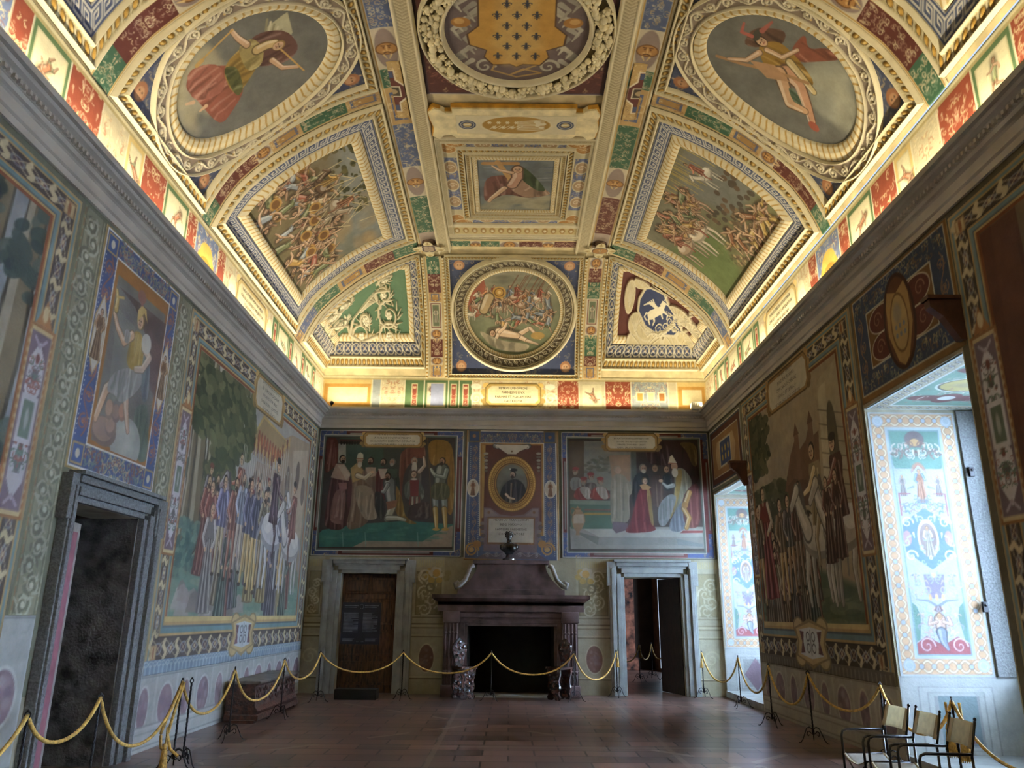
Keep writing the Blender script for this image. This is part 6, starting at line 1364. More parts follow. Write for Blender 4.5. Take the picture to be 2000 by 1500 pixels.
    # egg and dart frames around the bays
for z, w in (('L', 'left'), ('R', 'right')):
    T = thing('battle_panel', ('battle scene with tangled fighters' if z == 'L' else 'scene of riders on white horses above an army')+', greek key frame, %s cove' % w, 'fresco', loc(z, 1.7, 12))
    ribs = [(.10, 3.36, 9.94, 14.36, .20, 'egg_moulding', d_egg), (.30, 3.16, 10.14, 14.16, .25, 'greek_key_border', d_greek), (.55, 2.91, 10.39, 13.91, .19, 'leaf_moulding', d_leaf)]
    for (a0, a1, y0, y1, wi, nm, dd) in ribs: rrib(z, a0, a1, y0, y1, wi, nm, T, dd)
    c = zsheet(z, .72, 2.73, 10.56, 13.73, .0115, .0105, (150, 146, 120)); W_, H_ = c.w, c.h; R = random.Random(4 if z == 'L' else 7); q = c.q
    if z == 'L':
        c.grad((140, 144, 140), (116, 116, 74)); c.mottle(.2, .8, 2)
        for i in range(50): x, y = R.uniform(1.6, W_), R.uniform(.7, H_); c.ell(x, y, R.uniform(.1, .35), R.uniform(.05, .16), mixc((176, 140, 84), (130, 140, 138), R.random()), op=.6, soft=.05)
        for i in range(80): x, y = R.uniform(0, 1.9), R.uniform(1.2, H_); c.ell(x, y, R.uniform(.03, .1), R.uniform(.02, .06), mixc((62, 66, 40), (120, 112, 66), R.random()), op=.9)
        cl = [(196, 150, 70), (150, 160, 168), (176, 96, 70), (120, 128, 84), (206, 186, 140), (110, 84, 60)]
        c.poly([(0, .0), (3.17, 0), (3.17, .45), (2.4, .7), (1.9, 1.3), (0, 1.7)], (128, 108, 72), soft=.15, op=.7)
        for i in range(46):
            x = R.uniform(.05, W_*.95); y = R.uniform(.15, 1.75-.2*x) if x < 2.2 else R.uniform(.15, .9)
            tangle(c, x, y, R.uniform(.55, .85), R, cl)
            if i % 4 == 0: c.ell(x+.1, y+.1, .15, .12, (186, 140, 66)); c.ell(x+.1, y+.1, .10, .08, (128, 88, 44))
        for i in range(22): x, y = R.uniform(.3, 2.4), R.uniform(.7, 1.9); a = R.uniform(.5, 2.5); c.line([(x, y), (x+.6*math.cos(a), y+.6*math.sin(a))], .018, (210, 190, 140))
        rider(c, 1.5, 1.0, .9, (170, 150, 120), (176, 110, 70), f=1); rider(c, .7, .95, .8, (110, 84, 60), (196, 150, 70), f=-1)
    else:
        c.grad((136, 134, 112), (118, 116, 72)); c.mottle(.22, .8, 3)
        c.poly([(1.9, 1.7), (3.17, 1.9), (3.17, .6), (2.2, .7)], (124, 128, 128), op=.7, soft=.1)
        for i in range(26): x = R.uniform(1.4, 3.1); c.line([(x, 1.35+R.random()*.3), (x+.05, 2.0)], .014, (190, 166, 84))
        for i in range(60): x, y = R.uniform(1.7, 3.1), R.uniform(.2, 1.2); c.ell(x, y, .06, .06, mixc((120, 96, 70), (84, 78, 66), R.random()))
        for i in range(150): x, y = R.uniform(1.0, 2.5), R.uniform(.1, .75); c.ell(x, y, .035, .04, mixc((78, 64, 50), (186, 160, 110), R.random()))
        c.poly([(0, .0), (1.0, 0), (1.5, .9), (.6, 1.3), (0, 1.5)], (104, 128, 70), op=.8, soft=.1)
        for (x, y, h_, f_, cc) in ((1.75, 1.05, 1.0, 1, (190, 150, 120)), (2.75, 1.15, .75, -1, (206, 200, 180)), (.45, .75, 1.2, 1, (186, 160, 130)), (1.15, .62, 1.35, 1, (216, 200, 172))): rider(c, x, y, h_, cc, (190, 110, 84), f=f_)
        for i in range(22): tangle(c, R.uniform(.5, 1.9), R.uniform(1.3, 1.85), R.uniform(.45, .65), R, [(190, 150, 84), (176, 110, 84), (120, 130, 90)])
        for i in range(14): tangle(c, R.uniform(1.3, 3.0), R.uniform(.1, .55), .6, R, [(196, 160, 80), (150, 100, 66)])
    c.mottle(.08, .3, 9); zbuild(c, 'painted_scene', T, M_FRES)
    # oval
    T = thing('oval_panel', ('winged woman in red blowing two trumpets' if z == 'L' else 'helmeted youth in yellow seated on grey cloud')+', oval stucco frame, %s cove' % w, 'fresco', loc(z, 1.7, 8.3))
    egg = rrib(z, .10, 3.36, 7.03, 9.58, .17, 'egg_moulding', T, d_egg)
    c = zsheet(z, .27, 3.19, 7.20, 9.41, .014, .014, (70, 80, 112)); arabesque(c, 0, 0, c.w, c.h, [(150, 140, 120), (104, 116, 140), (176, 150, 110)], 260, .05, 4)
    for sx in (-1, 1):
        for sy in (-1, 1): x, y = c.w/2+sx*(c.w/2-.17), c.h/2+sy*(c.h/2-.17); c.ell(x, y, .11, .12, (176, 110, 66)); c.ell(x, y-.02, .07, .08, (206, 150, 100)); c.ell(x-.03, y, .012, .01, (60, 40, 30)); c.ell(x+.03, y, .012, .01, (60, 40, 30))
    c.mottle(.1, .3, 3); zbuild(c, 'spandrel_ground', T)
    cp, cq = 1.72, 8.34
    ribbon(z, ellpts(1.74, 8.26, 1.12, .80), ellpts(cp, cq, 1.32, .98), .2, 'gilt_leaf_ring', T, d_leaf, ds=.015)
    ribbon(z, ellpts(cp, cq, 1.32, .98), ellpts(cp, cq, 1.60, 1.23), .30, 'scroll_ring', T, d_scroll, ds=.012)
    c = zsheet(z, .58, 2.90, 7.42, 9.10, .0085, .0085, (112, 112, 104), base=.025); W_, H_ = c.w, c.h; c.mottle(.16, .5, 6); R = random.Random(2)
    if z == 'L':
        for i in range(30): c.ell(R.uniform(.2, .9), R.uniform(.15, .8), R.uniform(.1, .3), R.uniform(.08, .2), mixc((190, 176, 130), (150, 146, 124), R.random()), op=.6, soft=.05)
    else:
        X0, Y0 = c.q(1640, 185); c.ell(X0, Y0, .42, .52, (150, 152, 134), soft=.04); c.ell(X0+.03, Y0+.06, .32, .40, (176, 174, 148), soft=.12)
        for i in range(22): t = R.uniform(0, 6.3); r_ = R.uniform(.1, .42); c.ell(X0+r_*math.cos(t), Y0+r_*1.2*math.sin(t), .14, .15, mixc((172, 170, 146), (128, 132, 120), R.random()), op=.5, soft=.06)
    P = lambda *a: [c.q(x, y) for x, y in a]
    if z == 'L':
        c.poly(P((500, 110), (520, 50), (560, 20), (570, 60), (545, 110)), (184, 178, 140)); 
        for t in range(8): c.line(P((512+t*3, 100), (520+t*7, 35+t*5)), .03, (206, 198, 160) if t % 2 else (150, 146, 112))
        draped(c, P((460, 110), (500, 60), (560, 55), (585, 90), (560, 120), (500, 130)), (140, 96, 84), 3, 5)
        draped(c, P((370, 140), (450, 120), (480, 170), (440, 235), (420, 238), (380, 190), (358, 170)), (190, 104, 78), 1, 9); draped(c, P((358, 135), (430, 118), (440, 180), (372, 200)), (200, 116, 90), 5, 6)
        draped(c, P((430, 130), (480, 80), (510, 90), (500, 130), (470, 175), (450, 180)), (206, 164, 72), 2, 6); draped(c, P((460, 90), (490, 70), (515, 90), (510, 125), (480, 140)), (214, 190, 110), 3, 5)
        sh(c, P((500, 95), (520, 85), (535, 82)), .14, (206, 172, 110), w1=.12); sh(c, P((530, 115), (550, 130), (580, 128)), .09, SKIN, w1=.05); sh(c, P((480, 85), (462, 72), (450, 58)), .10, SKIN, w1=.06)
        c.line(P((452, 56), (384, 124)), .025, (206, 160, 80)); c.line(P((392, 116), (382, 126)), .06, (206, 160, 80)); c.line(P((545, 92), (592, 135)), .025, (206, 160, 80)); head(c, *c.q(543, 86), .085, (190, 150, 80)); 
        c.line(P((375, 198), (360, 202)), .06, SKIN, w1=.03); c.line(P((400, 205), (388, 215)), .06, SKIN, w1=.03); draped(c, P((430, 130), (460, 125), (475, 170), (460, 190)), (120, 124, 66), 4, 4)
    else:
        draped(c, P((1545, 95), (1575, 60), (1580, 95), (1620, 90), (1650, 115), (1600, 118), (1560, 120)), (186, 104, 76), 3, 6); draped(c, P((1450, 90), (1470, 50), (1540, 55), (1530, 90)), (132, 96, 76), 2, 5)
        draped(c, P((1478, 85), (1520, 75), (1560, 110), (1595, 160), (1580, 170), (1530, 140), (1500, 140)), (200, 152, 56), 5, 6)
        sh(c, P((1540, 140), (1565, 165), (1590, 235)), .24, (206, 150, 110), w1=.09); sh(c, P((1525, 140), (1545, 200), (1575, 215)), .2, (206, 160, 116), w1=.1); sh(c, P((1545, 120), (1570, 150), (1592, 178)), .12, (206, 180, 120), w1=.08); c.ell(*c.q(1592, 245), .06, .09, (170, 84, 60))
        c.line(P((1402, 107), (1450, 122), (1580, 160)), .05, (176, 132, 84)); c.poly(P((1465, 115), (1515, 125), (1545, 158), (1500, 150)), (186, 140, 96)); sh(c, P((1485, 100), (1460, 115), (1425, 112)), .09, SKIN, w1=.05)
        head(c, *c.q(1488, 78), .09, (74, 54, 44)); c.ell(*c.q(1480, 66), .1, .05, (80, 76, 66)); c.line(P((1470, 68), (1450, 60), (1455, 42)), .06, (186, 96, 80), w1=.03); c.line(P((1490, 58), (1510, 40)), .07, (176, 96, 80), w1=.03); draped(c, P((1540, 165), (1560, 180), (1570, 205), (1550, 195)), (104, 132, 100), 2, 3)
        sh(c, P((1500, 95), (1530, 110), (1560, 95)), .08, SKIN, w1=.05)
    c.mottle(.07, .3, 8)
    uc = (8.26-7.42) if z == 'L' else (9.10-8.26); vc = 1.74-.58; U, V = np.meshgrid((c.u[:-1]+c.u[1:])/2, (c.v[:-1]+c.v[1:])/2)
    zbuild(c, 'painted_scene', T, M_FRES, mask=((U-uc)/.84)**2+((V-vc)/1.16)**2 < 1)
    # beginning of the next battle bay towards the viewer
    T = thing('near_battle_panel', 'corner of another greek key framed panel at top %s of the photo' % w, 'fresco', loc(z, 1.7, 5))
    for (a0, a1, y0, y1, wi, nm, dd) in ((.10, 3.36, 2.2, 6.62, .20, 'egg_moulding', d_egg), (.30, 3.16, 2.4, 6.42, .25, 'greek_key_border', d_greek), (.55, 2.91, 2.65, 6.17, .19, 'leaf_moulding', d_leaf)): rrib(z, a0, a1, y0, y1, wi, nm, T, dd, ds=.02)
    c = zsheet(z, .72, 2.73, 2.8, 6.0, .03, .03, (96, 92, 70)); c.mottle(.3, .6, 2); zbuild(c, 'painted_scene', T, M_FRES)
# --- flat middle: medallion, plaque, square, bands ---
T = thing('coat_of_arms_medallion', 'round garland of stucco fruit around gold shield with blue lilies, top middle', 'medallion', (0.03, 8.47, ZT))
c = zsheet('C', -1.31, 1.35, 5.6, 9.80, .02, .013, (92, 44, 36)); R = random.Random(1)
arabesque(c, .05, .05, c.w-.05, 1.4, [(186, 160, 110), (150, 84, 66), (130, 66, 54)], 150, .05, 3); c.rect(0, 0, c.w, .03, (206, 196, 176)); c.rect(0, .03, c.w, .06, (74, 54, 62)); c.rect(0, 0, .04, c.h, (84, 66, 76)); c.rect(c.w-.04, 0, c.w, c.h, (84, 66, 76)); zbuild(c, 'red_ground', T)
c = zsheet('C', -1.0, 1.06, 7.42, 9.52, .009, .009, (118, 100, 96), base=.03); W_, H_ = c.w, c.h; m = W_/2; c.mottle(.1, .4, 2)
for sg in (-1, 1):
    for k in range(16): t = k/15; x, y = m+sg*(.62+.12*math.sin(k)), .5+1.3*t; c.line([(x, y), (x+sg*.12, y-.1), (x+sg*.05, y-.22)], .09, mixc((196, 186, 160), (140, 134, 120), R.random()), w1=.02)
    spiral(c, m+sg*.45, .38, .14, 0, 1.3, (186, 178, 154), .05); c.ell(m+sg*.74, 1.22, .13, .09, (186, 126, 54)); c.ell(m+sg*.76, 1.24, .07, .05, (216, 164, 84))
c.line([(m-.3, .42), (m-.35, .30), (m, .16), (m+.35, .25), (m+.1, .33), (m-.1, .2), (m+.3, .42)], .03, (190, 150, 84))
sp = [(m, .36), (m-.10, .42), (m-.34, .40), (m-.46, .56), (m-.42, .70), (m-.66, .80), (m-.68, 1.0), (m-.52, 1.16), (m-.5, 1.95), (m+.5, 1.95), (m+.52, 1.16), (m+.68, 1.0), (m+.66, .80), (m+.42, .70), (m+.46, .56), (m+.34, .40), (m+.10, .42)]
c.poly(sp, (96, 70, 50)); c.poly([(m+(x-m)*.96, .36+(y-.36)*.97+.02) for x, y in sp], (206, 150, 58)); c.poly([(m+(x-m)*.5, .5+(y-.5)*.8) for x, y in sp], (216, 176, 98), soft=.08, op=.7)
for r_ in range(6):
    for k in range(3 if r_ % 2 == 0 else 2):
        x = m+(k-(1 if r_ % 2 == 0 else .5))*.26+(.0); y = .58+r_*.19; s = .055; f = (64, 68, 84)
        c.line([(x, y+s*1.2), (x, y-s*1.1)], s*.62, f, w1=s*.3)
        for sg in (-1, 1): c.line([(x, y-.01), (x+sg*s*.5, y+s*.6), (x+sg*s*1.05, y+s*.45), (x+sg*s*1.0, y+s*.05)], s*.4, f, w1=s*.15); c.line([(x, y-s*.35), (x+sg*s*.6, y-s*.8)], s*.3, f, w1=s*.12)
        c.line([(x-s*.6, y-s*.2), (x+s*.6, y-s*.2)], s*.28, f)
U, V = np.meshgrid((c.u[:-1]+c.u[1:])/2-m, (c.v[:-1]+c.v[1:])/2-1.05); zbuild(c, 'painted_shield', T, M_FRES, mask=U*U+V*V < 1.01**2)
def d_ring(c, L, w): mould(c, [(0, .04), (w*.4, .10), (w*.6, .10), (w, .02)])
ribbon('C', ellpts(.03, 8.47, .96, .96), ellpts(.03, 8.47, 1.05, 1.05), .09, 'inner_moulding', T, d_ring)
ribbon('C', ellpts(.03, 8.47, 1.27, 1.27), ellpts(.03, 8.47, 1.33, 1.33), .06, 'outer_moulding', T, d_ring)
ribbon('C', ellpts(.03, 8.47, 1.05, 1.05), ellpts(.03, 8.47, 1.27, 1.27), .22, 'garland_bed', T, lambda c, L, w: c.rect(0, 0, L, w, (150, 132, 92)))
fr = [(MB().ball((0, 0, 0), .055, 10)), (MB().ball((0, 0, 0), .05, 8, (1, .8, 1)))]
fm = plain('cream_stucco_fruit', (226, 214, 176), .6, var=.05, bump=.2)
b = MB()
for k in range(230):                                   # one moulded wreath: apples, pears, pods and blossoms
    t = 2*PI*k/230+R.uniform(-.02, .02); r_ = R.choice((1.09, 1.16, 1.23))+R.uniform(-.015, .015); s = R.uniform(.036, .062)
    if math.sin(t) > -.1-0 or True:
        x, y, zz = .03+r_*math.cos(t), 8.47+r_*math.sin(t), ZT-.06-R.uniform(0, .05); b.ball((x, y, zz), s, 8, (1, R.uniform(.8, 1.3), 1))
        if k % 3 == 0:
            for j in range(5): b.ball((x+s*1.1*math.cos(j*1.257), y+s*1.1*math.sin(j*1.257), zz-s*.5), s*.42, 6)
b.build('fruit_garland', fm, T, smooth=True, world=True)
T = thing('stucco_plaque', 'cream stucco scroll plaque with gold lily oval and two blue roundels, below the garland', 'plaque', (0.05, 10.3, ZT))
cx = .04; out = [(-1.22, 10.02), (-1.12, 10.06), (-1.05, 10.12), (-.95, 10.12), (-.95, 10.02), (.95, 10.02), (.95, 10.12), (1.05, 10.12), (1.12, 10.04), (1.26, 10.02), (1.33, 10.15), (1.30, 10.3), (1.34, 10.5), (1.30, 10.74), (1.2, 10.80), (1.12, 10.70), (1.0, 10.68), (.92, 10.76), (-.92, 10.76), (-1.0, 10.68), (-1.12, 10.70), (-1.2, 10.80), (-1.30, 10.72), (-1.26, 10.5), (-1.30, 10.3), (-1.32, 10.12)]
MB().prism([(x, y) for x, y in out], 'z', ZT-.10, ZT-.01).build('plaque_body', plain('cream_stucco', (222, 208, 164), .6, var=.06, bump=.2), T, world=True)
MB().prism([(cx+(x-cx)*1.02, 10.4+(y-10.4)*1.05) for x, y in out], 'z', ZT-.07, ZT-.005).build('gilt_edge', plain('gilding', (190, 140, 50), .45, var=.1), T, world=True)
c = zsheet('C', cx-.95, cx+.95, 10.16, 10.64, .009, .009, (222, 208, 164), base=.105); m, y = c.w/2, c.h/2
c.ell(m, y, .56, .235, CREAM); c.ell(m, y, .535, .215, (186, 138, 48))
for k in range(7): x = m-.42+k*.07; [c.line([(x, y+.06*(-1)**k), (x+.03*math.cos(a), y+.06*(-1)**k+.03*math.sin(a))], .016, (232, 222, 186)) for a in np.arange(0, 6.2, 1.05)]; c.line([(x, y-.1), (x+.1, y-.02)], .012, (232, 222, 186))
for k in range(9): c.line([(m+.02, y-.12+k*.026), (m+.44, y-.14+k*.035)], .013, (232, 222, 186))
for k in range(12): c.ell(m+.3+R.uniform(0, .14), y+R.uniform(-.12, .12), .035, .03, (226, 214, 176))
for sg in (-1, 1):
    x = m+sg*.77; c.ell(x, y, .155, .13, CREAM); c.ell(x, y, .135, .112, (60, 74, 112)); c.ring(x, y, .105, .085, .012, (206, 200, 180)); c.ell(x, y, .07, .055, (206, 176, 110)); c.line([(x-.04, y), (x+.04, y+.01)], .03, (232, 222, 190))
zbuild(c, 'lily_oval', T)
T = thing('square_panel', 'square panel of a reclining woman with a wooden cross, nested stucco frames, middle of ceiling', 'fresco', (0.05, 12.4, ZT))
c = zsheet('C', -1.31, 1.40, 10.84, 14.16, .0105, .0105, (206, 192, 146), base=.012); W_, H_ = c.w, c.h
for (x, y) in ((.22, .32+.25), (W_-.22, .57), (.22, H_-.3), (W_-.22, H_-.3)): 
    for (dx, dy, rx, ry) in ((0, 0, .16, .2), (.12 if x < 1 else -.12, .10 if y > 1 else -.12, .18, .11)): c.ell(x+dx, y+dy, rx, ry, CREAM); c.ell(x+dx, y+dy, rx*.86, ry*.86, (190, 128, 50)); arabesque(c, x+dx-rx*.6, y+dy-ry*.6, x+dx+rx*.6, y+dy+ry*.6, [(226, 200, 150)], 10, .04, 2, mirror=False)
for (a, b_, u, v) in ((.52, .42, W_-.52, .66), (.52, H_-.34, W_-.52, H_-.14), (.08, .95, .34, H_-.62), (W_-.34, .95, W_-.08, H_-.62)):
    c.rect(a, b_, u, v, (100, 112, 160)); arabesque(c, a, b_, u, v, [(206, 190, 150), (190, 160, 110), (140, 150, 190)], 60, .045, 5); hz = u-a > v-b_
    for k in range(3): t = (k+.5)/3; x, y = (a+(u-a)*t, (b_+v)/2) if hz else ((a+u)/2, b_+(v-b_)*t); rx, ry = (.15, .1) if hz else (.12, .2); c.ell(x, y, rx, ry, CREAM); c.ell(x, y, rx*.82, ry*.82, (186, 150, 104)); spiral(c, x, y, min(rx, ry)*.6, 0, 1.3, (236, 224, 190), .018)
c.mottle(.06, .4, 2); zbuild(c, 'grotesque_ground', T)
def d_pan(c, L, w): mould(c, [(0, .02), (w*.2, .05), (w*.3, .02), (w*.8, .03), (w*.9, .07), (w, .0)]); c.rect(0, w*.25, L, w*.78, (206, 182, 116)); [c.ell(s, w*.52, w*.17, w*.2, (170, 124, 50), h=.04) or c.ell(s, w*.52, w*.09, w*.11, CREAM, h=.05) for s in np.arange(0, L, w*.52)]
rrib('C', -1.31, 1.40, 10.84, 14.30, .12, 'outer_moulding', T, d_rope); ribbon('C', [(-1.3, 13.72), (1.39, 13.72)], [(-1.3, 14.24), (1.39, 14.24)], .34, 'rosette_moulding', T, d_pan, closed=False)
rrib('C', -.97, 1.05, 11.13, 13.52, .14, 'bead_frame', T, d_egg, ds=.01, dt=.01); rrib('C', -.83, .91, 11.27, 13.38, .11, 'rosette_frame', T, d_pan, ds=.01, dt=.01); rrib('C', -.72, .80, 11.38, 13.27, .10, 'inner_moulding', T, d_leaf, ds=.01, dt=.01)
c = zsheet('C', -.63, .71, 11.47, 13.18, .0075, .0085, (110, 118, 120), base=.025); P = lambda *a: [c.q(x, y) for x, y in a]; c.mottle(.2, .4, 3)
for i in range(24): x, y = R.uniform(0, 1.3), R.uniform(.9, 1.7); c.line([(x, y), (x+.3, y+.02)], .03, mixc((150, 156, 160), (84, 96, 120), R.random()), op=.6, soft=.01)
for i in range(26): c.ell(R.uniform(.1, 1.3), R.uniform(.05, .5), .18, .1, mixc((176, 166, 130), (140, 138, 116), R.random()), op=.7, soft=.03)
draped(c, P((945, 345), (985, 338), (1010, 350), (1060, 380), (1030, 385), (985, 375), (945, 398)), (150, 92, 76), 2, 8); draped(c, P((985, 345), (1020, 330), (1060, 365), (1080, 378), (1030, 385), (1000, 372)), (196, 152, 120), 3, 7)
draped(c, P((1000, 325), (1025, 322), (1070, 370), (1050, 372), (1020, 350)), (84, 106, 66), 4, 4); c.line(P((945, 317), (1010, 317)), .1, (186, 136, 76)); c.line(P((972, 314), (1000, 352)), .1, (196, 148, 84)); sh(c, P((1010, 330), (1010, 345), (1000, 360)), .2, (190, 140, 110), w1=.2)
sh(c, P((1000, 335), (975, 330), (962, 322)), .09, SKIN, w1=.05); sh(c, P((985, 365), (960, 385), (955, 392)), .12, SKIN, w1=.06); head(c, *c.q(1011, 328), .12, (120, 84, 50)); c.mottle(.08, .2, 4)
zbuild(c, 'painted_scene', T, M_FRES)
strip('C', -1.60, 1.62, 14.46, 14.94, 'transverse_band', 'straight painted band with bronze mask between square panel and round battle scene', [(.09, 'o'), (.13, 'g'), (.07, 'm'), (.12, 'g'), (.13, 'm'), (.15, 'r'), (.08, 'm'), (.14, 'r'), (.09, 'o')], along='h', seed=21)
# --- end cove ---
T = thing('round_battle_panel', 'round battle scene in stucco scroll frame on blue square ground, end of the vault', 'fresco', loc('E', .03, 1.6))
c = zsheet('E', -1.42, 1.50, .02, 3.02, .011, .011, (66, 78, 116)); arabesque(c, 0, 0, c.w, c.h, [(130, 128, 124), (104, 112, 136), (170, 150, 120)], 260, .045, 4)
for sx in (-1, 1):
    for sy in (-1, 1): x, y = c.w/2+sx*(c.w/2-.26), c.h/2+sy*(c.h/2-.26); c.ell(x, y, .12, .13, (190, 130, 84)); c.ell(x, y-.02, .08, .09, (220, 170, 120)); c.ell(x-.03, y, .012, .01, (60, 40, 30)); c.ell(x+.03, y, .012, .01, (60, 40, 30))
zbuild(c, 'spandrel_ground', T)
rrib('E', -1.47, 1.55, .0, 3.05, .10, 'egg_moulding', T, d_egg, ds=.01, dt=.01)
ribbon('E', ellpts(.04, 1.60, 1.34, 1.36), ellpts(.04, 1.60, 1.44, 1.46), .1, 'outer_moulding', T, d_ring)
ribbon('E', ellpts(.04, 1.60, 1.13, 1.14), ellpts(.04, 1.60, 1.34, 1.36), .22, 'scroll_ring', T, d_scrollw, ds=.01, dt=.01)
ribbon('E', ellpts(.04, 1.59, 1.04, 1.03), ellpts(.04, 1.60, 1.13, 1.14), .1, 'gilt_leaf_ring', T, d_leaf, ds=.01, dt=.01)
c = zsheet('E', -1.04, 1.12, .52, 2.66, .0095, .0095, (120, 120, 96), base=.025); c.grad((150, 146, 120), (112, 122, 84)); c.mottle(.15, .5, 2); R = random.Random(6); P = lambda *a: [c.q(x, y) for x, y in a]
for i in range(30): x, y = R.uniform(0, 2.1), R.uniform(1.6, 1.95); c.ell(x, y, .2, .05, mixc((104, 104, 86), (140, 134, 104), R.random()), op=.6, soft=.02)
c.poly(P((905, 590), (945, 545), (960, 600), (930, 620)), (170, 92, 66))
for k in range(9): x, y = c.q(935+k*15, 590-8*(k % 3)); rider(c, x, y-.35, R.uniform(.5, .75), R.choice([(206, 190, 160), (170, 130, 96), (196, 176, 140)]), R.choice([(190, 120, 70), (120, 132, 150), (176, 84, 60)]), f=R.choice((-1, 1)), seed=k)
for i in range(26): tangle(c, R.uniform(.3, 1.9), R.uniform(.75, 1.5), R.uniform(.35, .5), R, [(196, 150, 80), (176, 96, 70), (130, 140, 150), (110, 130, 84)])
for i in range(16): x = R.uniform(.9, 1.8); c.line([(x, 1.5), (x+.25, 2.0)], .012, (120, 84, 60))
x, y = c.q(975, 570); c.ell(x, y, .15, .15, (196, 148, 62)); c.ring(x, y, .1, .1, .025, (120, 84, 40)); c.ell(x, y, .04, .04, (226, 186, 110))
sh(c, P((955, 580), (945, 605)), .24, (190, 160, 110), w1=.2); nude(c, dict(head=c.q(962, 650), neck=c.q(975, 648), hip=c.q(1010, 655), hL=c.q(955, 665), eL=c.q(965, 670), hR=c.q(990, 630), eR=c.q(985, 640), kL=c.q(1035, 640), fL=c.q(1055, 662), kR=c.q(1030, 665), fR=c.q(1050, 672)), .20, (216, 180, 140))
draped(c, P((930, 640), (975, 665), (1040, 672), (1020, 690), (960, 680)), (206, 190, 150), 2, 5); x, y = c.q(1050, 655); c.ell(x, y, .16, .09, (176, 140, 70)); rider(c, c.q(920, 612)[0], c.q(920, 625)[1], .35, (206, 196, 170), (0, 0, 0), man=False)
c.mottle(.07, .3, 3); U, V = np.meshgrid((c.u[:-1]+c.u[1:])/2-1.08, (c.v[:-1]+c.v[1:])/2-1.07); zbuild(c, 'painted_scene', T, M_FRES, mask=(U/1.07)**2+(V/1.06)**2 < 1)
for z, x0, x1, sq in (('left', -1.98, -1.47, [(.10, 'o'), (.06, 'm'), (.14, 'r'), (.08, 'm'), (.22, 'p'), (.08, 'o'), (.16, 'r'), (.16, 'g')]), ('right', 1.56, 2.06, [(.10, 'o'), (.08, 'r'), (.16, 'g'), (.08, 'm'), (.22, 'p'), (.14, 'g'), (.12, 'r'), (.10, 'm')])):
    strip('E', x0+.07, x1-.07, .0, 3.0, 'end_band', 'upright painted band with small figure tablet, %s of the round battle scene' % z, sq, seed=5)
    for a in (x0, x1-.07):
        o = ribbon('E', [(a, 0), (a, 3.0)], [(a+.07, 0), (a+.07, 3.0)], .07, 'bead_strip', None, lambda c, L, w: (mould(c, [(0, .02), (w*.5, .05), (w, .02)]), [c.ell(s, w/2, w*.3, w*.36, (186, 140, 50), h=.06) for s in np.arange(.03, L, .085)]), closed=False, ds=.01, dt=.01)
        tag(o, 'gilt beaded stucco strip %s the %s upright band beside the round battle scene' % ('left of' if a == x0 else 'right of', z), 'moulding')
# corner panels over the groins (plan coordinates)
def edge(poly, n=30):
    out = []
    for i in range(len(poly)):
        a, b = poly[i], poly[(i+1) % len(poly)]; out += [(a[0]+(b[0]-a[0])*t, a[1]+(b[1]-a[1])*t) for t in np.linspace(0, 1, n, endpoint=False)]
    return out
def inset(poly, d):
    cx_, cy_ = sum(p[0] for p in poly)/len(poly), sum(p[1] for p in poly)/len(poly); n = len(poly); out = []
    for i in range(n):
        p0, p, p1_ = Vector(poly[i-1]), Vector(poly[i]), Vector(poly[(i+1) % n]); e0 = (p-p0).normalized(); e1 = (p1_-p).normalized()
        n0 = Vector((-e0.y, e0.x)); n1 = Vector((-e1.y, e1.x)); s = 1 if n0.dot(Vector((cx_, cy_))-p) > 0 else -1; mm = n0+n1; mm = mm/mm.length_squared*2
        k = .62 if False else 1.0
        out.append((p.x+s*mm.x*d*k, p.y+s*mm.y*d*k))
    return out
